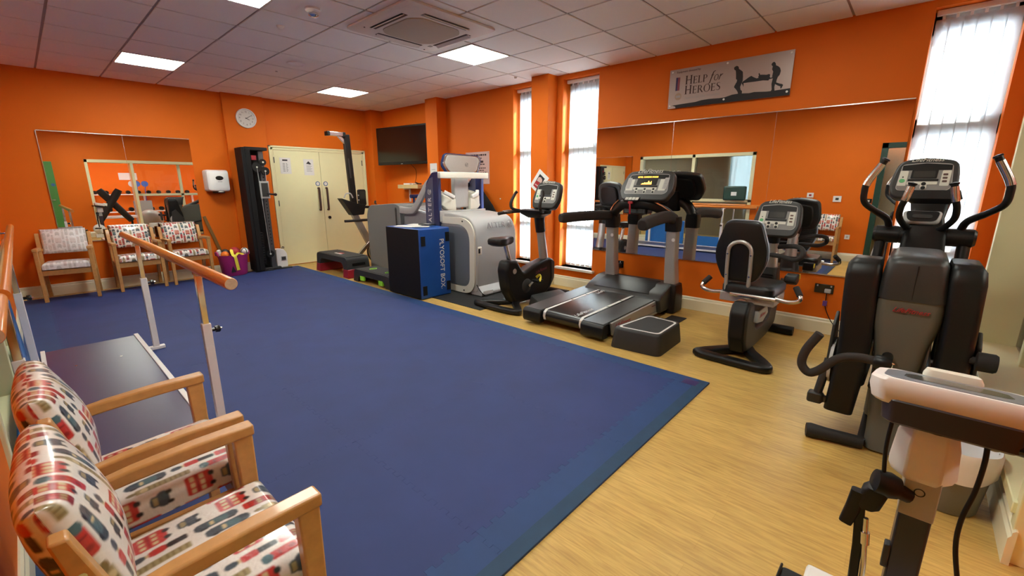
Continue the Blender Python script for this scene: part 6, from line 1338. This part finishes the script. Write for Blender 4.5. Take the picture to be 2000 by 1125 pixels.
g = G(); g.loft([[(4.70 + dx, cy + dy, z) for dx, dy in rrect(-a, a, -b_, b_, 0.03)] for z, a, b_ in ((0.50, 0.11, 0.085), (0.60, 0.09, 0.075), (0.68, 0.075, 0.07))]); pb = g.done('post_base', 'dkgrey', t)
for k in range(4):
    g = G(); g.box((4.583 + k * 0.006, cy - 0.05, 0.545 + k * 0.022), (4.60 + k * 0.006, cy + 0.05, 0.555 + k * 0.022)); g.done('vent_slot', 'black', pb)
g = G(); g.tube(smoothpath([(4.66, cy + 0.02, 0.80), (4.58, cy - 0.10, 0.80), (4.50, cy - 0.21, 0.79), (4.46, cy - 0.27, 0.82), (4.50, cy - 0.27, 0.88), (4.58, cy - 0.20, 0.90), (4.66, cy - 0.08, 0.88), (4.68, cy, 0.86)], 6), 0.021, 12); g.done('handlebar', 'foam', t)
g = G(); g.tube(smoothpath([(4.66, cy - 0.02, 0.80), (4.58, cy + 0.10, 0.80), (4.50, cy + 0.21, 0.79), (4.46, cy + 0.27, 0.82), (4.50, cy + 0.27, 0.88), (4.58, cy + 0.20, 0.90), (4.66, cy + 0.08, 0.88)], 6), 0.021, 12); g.done('handlebar', 'foam', t)
g = G(); g.tube([(4.665, cy, 0.92), (4.64, cy - 0.01, 1.02)], 0.055, 14); g.done('post_collar', 'black', t)
console(t, (4.60, 0.935, 1.145), R(16), 0.385, 0.345)
# ------------------------------------------------------------------ cross trainer by the near window
ey = -0.045
t = thing('cross_trainer', 'tall black and grey cross trainer with upright handles, before the near window', 'exercise machine', (3.4, ey, 0))
# central housing: warm grey shroud, dark cap
def housing(zs, d=0.0):
    rings = []
    for z, ya, yb, x0, x1 in zs:
        rings.append([(u, v, z) for u, v in rrect(x0 - d, x1 + d, yb - d, ya + d, 0.05, 4)])
    return rings
lean = lambda z: 2.975 + 0.02 * (1 - z)
HS = [(0.012, 0.03, -0.215, 2.93, 3.30), (0.10, 0.03, -0.205, 2.955, 3.30), (0.30, 0.040, -0.150, 2.98, 3.28), (0.45, 0.045, -0.135, 2.985, 3.28), (0.60, 0.070, -0.150, 2.985, 3.30), (0.72, 0.093, -0.176, 2.98, 3.32), (0.80, 0.094, -0.182, 2.98, 3.34), (0.86, 0.090, -0.178, 2.975, 3.35)]
g = G(); g.loft(housing(HS)); sh = g.done('shroud', 'panelgrey', t, smooth=60)
g = G(); g.loft(housing([(0.855, 0.092, -0.181, 2.972, 3.36), (0.95, 0.088, -0.172, 2.972, 3.38), (1.04, 0.078, -0.160, 2.98, 3.40), (1.07, 0.066, -0.150, 2.99, 3.42), (1.085, 0.045, -0.128, 3.03, 3.42)], 0.002)); cp = g.done('top_cap', 'dkgrey', t, smooth=50)
g = G(); g.box((2.969, ey - 0.003, 0.865), (2.975, ey - 0.001, 1.04)); g.done('cap_seam', 'black', cp)
text('lettering', 'LifeFitness', frame((2.9715, ey - 0.005, 0.805), (0, -1, 0), (0, 0, 1)), 0.034, 'redbright', sh, shear=0.5, depth=0.003)
# tall swinging pedal covers at both sides
def cover(ys, zs, nm='pedal_cover'):
    g = G(); rings = []
    for z, ya, yb, x0, x1 in zs: rings.append([(u, v, z) for u, v in rrect(x0, x1, min(ya, yb), max(ya, yb), 0.03, 4)])
    g.loft(rings); return g.done(nm, 'black', t, smooth=50)
cover(0, [(0.165, 0.100, 0.235, 2.95, 3.14), (0.35, 0.085, 0.225, 2.95, 3.30), (0.55, 0.075, 0.220, 2.955, 3.30), (0.80, 0.088, 0.235, 2.965, 3.24), (0.96, 0.092, 0.242, 2.97, 3.21), (1.02, 0.094, 0.238, 2.985, 3.19), (1.05, 0.100, 0.215, 3.02, 3.16)])
cover(0, [(0.34, -0.190, -0.310, 2.95, 3.20), (0.55, -0.185, -0.310, 2.955, 3.24), (0.80, -0.178, -0.305, 2.965, 3.28), (0.97, -0.166, -0.300, 2.97, 3.32), (1.03, -0.166, -0.292, 2.985, 3.30), (1.06, -0.170, -0.27, 3.02, 3.26)])
# side brackets, rollers, base
g = G(); g.prism([(2.99, 0.42), (3.02, 0.66), (3.12, 0.72), (3.30, 0.45), (3.30, 0.30), (3.05, 0.30)], 'y', 0.245, 0.262); g.done('arm_plate', 'dkgrey', t, bevel=0.006); g = G(); g.prism([(2.99, 0.42), (3.02, 0.66), (3.12, 0.72), (3.30, 0.45), (3.30, 0.30), (3.05, 0.30)], 'y', -0.335, -0.315); g.done('arm_plate', 'dkgrey', t, bevel=0.006)
g = G(); g.lathe([(0, 0), (0.020, 0), (0.020, 0.02), (0.046, 0.025), (0.046, 0.085), (0.040, 0.095), (0, 0.095)], m=axisframe((2.98, -0.295, 0.607), (0, -1, 0)), seg=24); g.done('roller', 'rubber', t)
g = G(); g.lathe([(0, 0), (0.026, 0), (0.026, 0.02), (0.042, 0.025), (0.044, 0.085), (0.036, 0.096), (0, 0.096)], m=axisframe((2.98, 0.225, 0.215), (0, 1, 0)), seg=4); ro = g.done('roller', 'dkgrey', t, bevel=0.012)
g = G(); g.tube([(2.99, 0.275, 0.24), (3.02, 0.25, 0.45)], 0.022, 10); g.done('roller_arm', 'dkgrey', t)
g = G(); g.tube([(2.88, 0.29, 0.042), (2.885, 0.27, 0.042), (2.90, 0.20, 0.040), (2.93, 0.03, 0.038)], [0.037, 0.042, 0.036, 0.034], 16); g.done('stabilizer', 'rubber', t)
g = G(); g.tube([(2.93, -0.20, 0.038), (2.93, -0.36, 0.042)], 0.036, 16); g.done('stabilizer', 'rubber', t)
g = G(); g.box((2.96, -0.20, 0.003), (4.75, 0.06, 0.05)); g.box((4.65, -0.33, 0.003), (4.77, 0.25, 0.06)); g.done('base_frame', 'black', t, bevel=0.01)
g = G(); g.prism(roundpoly([(3.25, 0.05), (3.30, 0.72), (3.45, 0.84), (3.75, 0.88), (4.2, 0.6), (4.6, 0.30), (4.6, 0.05)], 0.06), 'y', -0.17, 0.06); g.done('drive_housing', 'panelgrey', t, bevel=0.03)
g = G(); g.box((3.05, 0.065, 0.50), (3.14, 0.083, 0.58)); g.done('bearing_block', 'ltgrey', t, bevel=0.004)
for s_ in (-1, 1):
    y = ey + s_ * 0.14
    g = G(); g.tube([(3.02, y, 0.35), (3.5, y, 0.30), (4.1, y, 0.42)], 0.022, 10); g.done('pedal_arm', 'black', t)
# u-shaped rail at the left
g = G(); pth = smoothpath([(2.76, 0.02, 0.572), (2.76, 0.11, 0.575), (2.755, 0.19, 0.548), (2.75, 0.265, 0.462), (2.75, 0.31, 0.438), (2.75, 0.345, 0.480), (2.75, 0.335, 0.56), (2.75, 0.285, 0.665)], 6)
g.tube(pth, 0.0225, 14); u_ = g.done('step_rail', 'foam', t)
g = G(); g.lathe([(0, -0.035), (0.030, -0.035), (0.036, -0.02), (0.036, 0.025), (0.028, 0.035), (0, 0.035)], m=axisframe((2.76, 0.015, 0.572), (0, 1, 0)), seg=20); g.tube([(2.78, 0.0, 0.56), (2.96, 0.0, 0.55)], 0.024, 12); g.done('rail_hub', 'black', u_)
g = G(); g.box((2.84, 0.035, 0.40), (2.865, 0.048, 0.56)); g.tube([(2.86, 0.042, 0.40), (3.0, 0.042, 0.40)], 0.014, 8); g.done('link_bar', 'black', t)
g = G(); g.tube([(2.80, -0.022, 0.44), (2.80, -0.022, 0.56)], 0.006, 8); g.ell((2.80, -0.022, 0.565), (0.010, 0.012, 0.007), 12); g.done('lock_pin', 'chrome', t)
# upper column, cross tube, console, handles
g = G(); g.loft([[(x + dx, -0.055 + dy, z) for dx, dy in rrect(-a, a, -b_, b_, 0.03)] for x, z, a, b_ in ((3.62, 0.86, 0.09, 0.12), (3.90, 0.99, 0.08, 0.112), (4.03, 1.115, 0.08, 0.106), (4.13, 1.215, 0.05, 0.085), (4.17, 1.31, 0.05, 0.10), (4.19, 1.345, 0.10, 0.15), (4.20, 1.40, 0.05, 0.135))]); g.done('console_column', 'black', t)
g = G(); g.lathe([(0, -0.255), (0.045, -0.255), (0.058, -0.24), (0.058, -0.118), (0.055, -0.116), (0.055, -0.111), (0.058, -0.109), (0.058, 0.109), (0.055, 0.111), (0.055, 0.116), (0.058, 0.118), (0.058, 0.24), (0.045, 0.255), (0, 0.255)], m=axisframe((4.03, -0.045, 1.102), (0, 1, 0)), seg=28); g.done('cross_tube', 'black', t)
for s_ in (-1, 1):
    c0 = -0.045
    g = G(); g.tube([(4.03, c0 + s_ * 0.207, 1.06), (3.98, c0 + s_ * 0.207, 0.8), (3.80, c0 + s_ * 0.19, 0.33)], 0.033, 12); g.done('lever', 'black', t)
    P = [(4.03, c0 + s_ * 0.174, 1.143), (3.987, c0 + s_ * 0.196, 1.21), (3.886, c0 + s_ * 0.263, 1.266), (3.82, c0 + s_ * 0.319, 1.322), (3.808, c0 + s_ * 0.328, 1.395), (3.808, c0 + s_ * 0.317, 1.457), (3.808, c0 + s_ * 0.249, 1.591)]
    sp_ = smoothpath(P, 6); g = G(); g.tube(sp_, [0.021] * 12 + [0.019] * 12 + [0.0195] * 13, 12); h_ = g.done('moving_handle', 'black', t)
    g = G(); g.tube(sp_[28:36], 0.0218, 14); g.done('pulse_grip', 'steel', h_)
    g = G(); g.lathe([(0, -0.004), (0.025, 0), (0.022, 0.010), (0, 0.014)], m=axisframe(sp_[-1], sp_[-1] - sp_[-3]), seg=14); g.done('end_cap', 'black', h_)
    P = [(4.03, c0 + s_ * 0.056, 1.138), (3.976, c0 + s_ * 0.095, 1.166), (3.886, c0 + s_ * 0.129, 1.227), (3.83, c0 + s_ * 0.129, 1.294), (3.808, c0 + s_ * 0.114, 1.35), (3.808, c0 + s_ * 0.095, 1.44)]
    sp_ = smoothpath(P, 6); g = G(); g.tube(sp_, 0.0185, 12); h_ = g.done('fixed_handle', 'black', t)
    g = G(); g.tube(sp_[23:30], 0.0207, 14); g.done('pulse_grip', 'steel', h_)
    g = G(); g.lathe([(0, -0.01), (0.022, -0.006), (0.025, 0.006), (0, 0.012)], m=axisframe(sp_[-1], sp_[-1] - sp_[-3]), seg=14); g.done('end_cap', 'black', h_)
m, b = console(t, (4.185, 0.003, 1.483), R(20), 0.353, 0.297)
cm_ = frame((4.05, -0.028, 1.222), (0, -1, 0), (0.6, 0, 0.8))
g = G(); g.plate(roundpoly([(-0.084, -0.05), (0.084, -0.05), (0.103, 0.05), (-0.103, 0.05)], 0.033, 5), cm_, -0.045, 0.012); ch_ = g.done('cup_holder', 'ltgrey', t, bevel=0.013)
g = G(); g.plate(roundpoly([(-0.07, -0.038), (0.07, -0.038), (0.087, 0.040), (-0.087, 0.040)], 0.028, 5), cm_, 0.010, 0.016); g.done('cup_recess', 'black', ch_)
g = G(); g.plate(rrect(-0.05, 0.05, -0.016, 0.013, 0.013), cm_, 0.015, 0.019); g.done('cup_slot', 'dkgrey', ch_)
g = G(); g.tube(smoothpath([(4.03, 0.18, 1.05), (4.0, 0.196, 0.95), (4.0, 0.19, 0.84), (4.03, 0.157, 0.75)], 5), 0.0045, 8); g.done('data_lead', 'ltgrey', t)
g = G(); g.lathe([(0.075, -0.004), (0.135, -0.004), (0.13, 0.012), (0.085, 0.014)], m=axisframe((3.09, 0.236, 0.43), (0, 1, 0)), seg=32); g.done('pivot_ring', 'ltgrey', t)
g = G(); g.lathe([(0, -0.004), (0.075, -0.004), (0.07, 0.006), (0, 0.006)], m=axisframe((3.09, 0.238, 0.43), (0, 1, 0)), seg=32); g.done('pivot_hub', 'black', t)

# ------------------------------------------------------------------ bin with liner
bx, by_ = 2.66, -0.295
t = thing('waste_bin', 'grey waste bin with white liner beside the low sill wall', 'bin', (bx, by_, 0))
g = G(); g.lathe([(0, 0.003), (0.105, 0.003), (0.108, 0.01), (0.135, 0.30), (0.131, 0.30), (0.104, 0.015), (0, 0.012)], (bx, by_, 0), seg=36); g.done('tub', 'bingrey', t)
g = G(); rings = []
for k, (r_, z) in enumerate(((0.140, 0.185), (0.141, 0.22), (0.142, 0.27), (0.144, 0.305), (0.140, 0.318), (0.132, 0.312), (0.122, 0.27), (0.112, 0.20), (0.098, 0.10), (0.06, 0.05), (0.01, 0.045))):
    rings.append([(bx + (r_ + 0.003 * math.sin(9 * a + k * 0.6) * (k < 6)) * math.cos(a), by_ + (r_ + 0.003 * math.sin(7 * a + k)) * math.sin(a), z + (0.012 * math.sin(3 * a + 1) if k < 2 else 0)) for a in [2 * PI * j / 48 for j in range(48)]])
g.loft(rings, caps=False); g.done('liner', 'binliner', t, smooth=70)

# ------------------------------------------------------------------ arm and leg trainer in the near right corner
mx, my = 1.40, -0.115
t = thing('arm_leg_trainer', 'white topped arm and leg trainer at the bottom right corner of the photo', 'exercise machine', (mx, my, 0))
TI = R(-11)                                                # the display leans away, its near edge is the high one
tm = frame((1.50, my - 0.022, 0.932), (0, -1, 0), (math.cos(TI), 0, math.sin(TI)))
tray = roundpoly([(-0.140, -0.115), (0.140, -0.115), (0.163, -0.075), (0.155, 0.06), (0.12, 0.10), (-0.12, 0.10), (-0.155, 0.06), (-0.163, -0.075)], 0.012, 3)
g = G(); g.loft([[tm @ Vector((u * k, v * k, d)) for u, v in tray] for d, k in ((-0.050, 0.90), (-0.043, 0.95), (-0.012, 1.0), (0.008, 0.995), (0.015, 0.96))]); tr = g.done('display_head', 'pinkwhite', t, smooth=30)
g = G(); g.plate(roundpoly([(u * 0.84, v * 0.80) for u, v in tray], 0.02), tm, 0.0145, 0.0165); g.done('display_glass', 'steelblue', tr)
g = G(); g.plate(roundpoly([(u * 0.6, v * 0.4) for u, v in tray], 0.01), tm, 0.0165, 0.017); g.done('display_screen', 'lcd', tr)
g = G(); g.loft([[tm @ Vector((u * ku, v * kv, d)) for u, v in tray] for d, ku, kv in ((-0.100, 0.74, 0.80), (-0.094, 0.78, 0.90), (-0.040, 0.82, 0.985), (-0.034, 0.81, 0.95))]); un = g.done('head_underside', mat('dark_aubergine_plastic', (0.028, 0.020, 0.026), 0.45, noise=0.08), tr)
um = frame((1.385, my - 0.02, 0.893), (0, -1, 0), (0, 0, 1))
g = G()
for k in range(4): g.plate(rrect(0.02, 0.042, -0.016 + k * 0.007, -0.013 + k * 0.007, 0.001), um, 0.0, 0.003)
g.done('vent', 'black', un)
g = G(); a_ = [(-0.022, 0.008), (0.0, 0.008), (-0.011, -0.010)]; g.tube([um @ Vector((u, v, 0.002)) for u, v in a_], 0.0012, 6, closed=True); g.done('triangle_mark', 'ltgrey', un)
g = G(); g.loft([[tm @ Vector((u * k - 0.0, v * k + 0.10, d)) for u, v in roundpoly([(-0.06, -0.03), (0.06, -0.03), (0.055, 0.05), (-0.055, 0.05)], 0.02)] for d, k in ((-0.04, 1.0), (0.022, 1.0), (0.034, 0.9))]); g.done('rear_housing', 'offwhite', tr)
# faceted neck
def oct_(cx, cy_, a, b_, c): return [(cx - a, cy_ - c), (cx - a, cy_ + c), (cx - c * 0.6, cy_ + b_), (cx + c * 0.6, cy_ + b_), (cx + a, cy_ + c), (cx + a, cy_ - c), (cx + c * 0.6, cy_ - b_), (cx - c * 0.6, cy_ - b_)]
g = G(); g.loft([[(u, v, z) for u, v in oct_(1.47, my + 0.005, a, b_, c)] for z, a, b_, c in ((0.70, 0.055, 0.058, 0.028), (0.72, 0.066, 0.066, 0.034), (0.80, 0.062, 0.060, 0.034), (0.875, 0.048, 0.044, 0.028), (0.90, 0.042, 0.038, 0.024))]); nk = g.done('neck', 'pinkwhite', t, bevel=0.004)
g = G(); g.box((1.415, my - 0.035, 0.60), (1.50, my + 0.035, 0.735)); g.done('sleeve', 'ltgrey', t, bevel=0.003)
g = G(); g.tube([(1.4138, my + 0.002 + 0.010 * math.cos(a * PI / 10), 0.675 + 0.010 * math.sin(a * PI / 10)) for a in range(20)], 0.0012, 6, closed=True); g.done('warning_mark', 'black', t)
g = G(); g.box((1.425, my - 0.034, 0.14), (1.50, my + 0.032, 0.685)); ms = g.done('mast', mat('blue_grey_mast', (0.045, 0.045, 0.06), 0.35, 0.3, noise=0.06), t, bevel=0.006)
g = G(); g.prism([(my + 0.034, 0.655), (my - 0.012, 0.655), (my - 0.012, 0.60), (my + 0.03, 0.605)], 'x', 1.418, 1.425); g.done('height_plate', 'navy', ms, bevel=0.002)
g = G(); g.box((1.42, my + 0.030, 0.42), (1.45, my + 0.044, 0.49)); g.done('clip', 'dkgrey', ms, bevel=0.003)
g = G(); g.box((1.28, my - 0.05, 0.004), (1.75, my + 0.05, 0.10)); g.box((1.66, my - 0.28, 0.004), (1.76, my + 0.22, 0.06)); g.done('base', 'white', t, bevel=0.012)
g = G(); g.lathe([(0, -0.075), (0.10, -0.075), (0.13, -0.05), (0.13, 0.05), (0.10, 0.075), (0, 0.075)], m=axisframe((1.38, my, 0.24), (0, 1, 0)), seg=32); g.done('drive_unit', 'white', t)
# arm crank folded at the left
g = G(); g.lathe([(0, -0.02), (0.028, -0.02), (0.034, 0.0), (0.030, 0.03), (0, 0.034)], m=axisframe((1.40, my + 0.062, 0.675), (-0.3, 1, 0.2)), seg=20); g.tube([(1.42, my + 0.02, 0.655), (1.40, my + 0.06, 0.672)], 0.02, 12); hb = g.done('crank_hub', 'black', t)
g = G(); g.loft([[Vector((1.395, my + 0.088, 0.632)) + Vector((dx, dy * 0.9 - dz * 0.2, dz)) * 1.0 for dx, dy in rrect(-0.024, 0.024, -s2, s2, 0.012)] for dz, s2 in ((-0.034, 0.018), (-0.026, 0.028), (0.020, 0.030), (0.030, 0.022))]); g.done('crank_grip', 'black', t, smooth=50)
g = G(); g.bar([(1.385, my + 0.118, 0.64), (1.385, my + 0.122, 0.585), (1.385, my + 0.132, 0.535)], 0.026, [0.03, 0.034, 0.03], up=(0, 1, 0), rad=0.008); g.done('crank_lever', 'black', t)
g = G(); g.bar([(1.385, my + 0.108, 0.60), (1.385, my + 0.098, 0.48), (1.385, my + 0.090, 0.30)], 0.016, 0.022, up=(0, 1, 0)); g.done('crank_arm', 'black', t, bevel=0.003)
g = G(); g.tube([(1.372, my + 0.092, 0.575), (1.372, my + 0.078, 0.44), (1.372, my + 0.068, 0.25)], 0.006, 10); g.lathe([(0.0062, 0), (0.010, 0), (0.010, 0.035), (0.0062, 0.035)], m=axisframe((1.372, my + 0.084, 0.50), (0, 0.1, 1)), seg=14); g.done('steel_rod', 'steel', t)
g = G(); g.loft([[(1.36 + dx, my + 0.225 + dy, z) for dx, dy in rrect(-0.09, 0.05, -s2, s2, 0.02)] for z, s2 in ((0.262, 0.03), (0.272, 0.036), (0.282, 0.038))]); g.prism([(1.27, 0.282), (1.29, 0.302), (1.41, 0.292), (1.41, 0.282)], 'y', my + 0.256, my + 0.263); fp = g.done('foot_shell', 'black', t, bevel=0.004)
g = G(); g.bar([(1.38, my + 0.08, 0.25), (1.38, my + 0.20, 0.262)], 0.03, 0.02); g.done('pedal_axle', 'steel', fp)
# black grip below the head at the right, and the leads
g = G(); g.tube([(1.42, my - 0.085, 0.868), (1.40, my - 0.13, 0.868), (1.38, my - 0.24, 0.872), (1.36, my - 0.34, 0.875)], [0.012, 0.017, 0.016, 0.016], 14); g.ell((1.41, my - 0.098, 0.864), (0.02, 0.022, 0.022), 16); g.done('front_grip', 'blackgloss', t)
g = G(); g.tube(smoothpath([(1.43, my + 0.075, 0.885), (1.41, my + 0.080, 0.86), (1.40, my + 0.082, 0.78), (1.40, my + 0.075, 0.70), (1.405, my + 0.070, 0.685)], 6), 0.0048, 10); g.done('lead', 'black', t)
g = G(); g.tube(smoothpath([(1.42, my + 0.045, 0.883), (1.395, my + 0.02, 0.858), (1.39, my - 0.02, 0.858), (1.40, my - 0.045, 0.878)], 6), 0.004, 10); g.done('lead', 'black', t)
g = G(); g.tube(smoothpath([(1.41, my - 0.085, 0.875), (1.395, my - 0.088, 0.82), (1.39, my - 0.085, 0.74), (1.385, my - 0.075, 0.66), (1.385, my - 0.078, 0.58), (1.375, my - 0.10, 0.47), (1.36, my - 0.12, 0.35), (1.34, my - 0.14, 0.05)], 6), 0.0052, 10); g.done('lead', 'black', t)

# ------------------------------------------------------------------ the weights room beyond the doorway (seen in the far mirror)
def rack_row(z, n, x0, dx, r, lb0, group):
    for k in range(n):
        x = x0 + k * dx
        t = thing('dumbbell', lb0 % k if '%' in lb0 else lb0, 'dumbbell', (x, -4.05, z), group)
        g = G()
        for s_ in (-1, 1): g.lathe([(0, -0.03), (r * 0.85, -0.03), (r, -0.018), (r, 0.018), (r * 0.85, 0.03), (0, 0.03)], m=axisframe((x, -4.05 + s_ * 0.075, z + r), (0, 1, 0)), seg=16)
        g.done('weight', 'black', t)
        g = G(); g.tube([(x, -4.12, z + r), (x, -3.98, z + r)], 0.014, 8); g.done('grip', 'steel', t)
t = thing('dumbbell_rack', 'white two tier dumbbell rack in the room beyond, seen in the far mirror', 'rack', (3.0, -4.0, 0))
g = G(); g.box((1.6, -4.18, 1.10), (4.6, -3.92, 1.13)); g.done('shelf', 'white', t); g = G(); g.box((1.6, -4.18, 0.50), (4.6, -3.92, 0.53)); g.done('shelf', 'white', t)
for x in (1.65, 3.1, 4.55):
    g = G(); g.box((x - 0.03, -4.2, 0.002), (x + 0.03, -4.14, 1.10)); g.done('upright', 'white', t)
rack_row(1.131, 10, 1.78, 0.29, 0.06, 'black dumbbell on the upper white rack shelf in the weights room', 'dumbbells on the upper rack shelf')
rack_row(0.531, 10, 1.78, 0.29, 0.07, 'black dumbbell on the lower white rack shelf in the weights room', 'dumbbells on the lower rack shelf')
g = G(); g.box((2.5, -4.249, 1.62), (3.0, -4.244, 1.86)); tag(g.done('paper_notice', 'paper'), 'white paper notice on the orange wall of the weights room', 'notice')
t = thing('padded_cross_bars', 'crossed black padded bars beyond the doorway, seen in the chairs mirror', 'exercise machine', (1.95, -1.35, 0))
for a, b in (((1.64, 1.30), (2.28, 0.36)), ((2.10, 1.30), (1.50, 0.36))):
    g = G(); g.tube([(a[0], -1.35, a[1]), ((a[0] * 0.9 + b[0] * 0.1), -1.35, a[1] * 0.9 + b[1] * 0.1), (b[0], -1.35 + (0.10 if a[0] > 2 else -0.1), b[1])], [0.085, 0.10, 0.085], 14); g.done('padded_bar', 'rubber', t)
g = G(); g.box((1.45, -1.52, 0.002), (2.35, -1.18, 0.06)); g.tube([(1.5, -1.25, 0.05), (1.5, -1.25, 0.42)], 0.03); g.tube([(2.28, -1.45, 0.05), (2.28, -1.45, 0.42)], 0.03); g.done('base', 'black', t)
t = thing('weight_bench', 'grey topped bench in the weights room, seen in the chairs mirror', 'bench', (2.0, -3.0, 0))
g = G(); g.box((1.5, -3.2, 0.36), (2.9, -2.8, 0.44)); g.done('seat', 'ltgrey', t, bevel=0.02)
for x in (1.6, 2.8):
    for y in (-3.15, -2.85):
        g = G(); g.box((x - 0.025, y - 0.025, 0.002), (x + 0.025, y + 0.025, 0.36)); g.done('leg', 'white', t)
t = thing('racket_stand', 'stand of blue headed rackets in the weights room, seen in the chairs mirror', 'rack', (2.9, -3.7, 0))
g = G(); g.box((2.7, -3.8, 0.002), (3.2, -3.6, 0.9)); g.done('cabinet', 'grey', t, bevel=0.01)
for k, x in enumerate((2.75, 2.86, 3.06)):
    g = G(); g.tube([(x, -3.7, 0.9), (x + 0.02 * k, -3.7, 1.38)], 0.012, 8); g.lathe([(0, -0.01), (0.10, -0.01), (0.10, 0.01), (0, 0.01)], m=axisframe((x + 0.02 * k, -3.7, 1.48), (0, 1, 0)), seg=20); g.done('racket', 'navyhi' if k else 'ltgrey', t)
g = G(); g.ell((2.78, -1.6, 0.34), (0.33, 0.33, 0.33), 24); tag(g.done('exercise_ball', 'ltgrey'), 'grey exercise ball in the weights room, seen in the chairs mirror', 'ball')
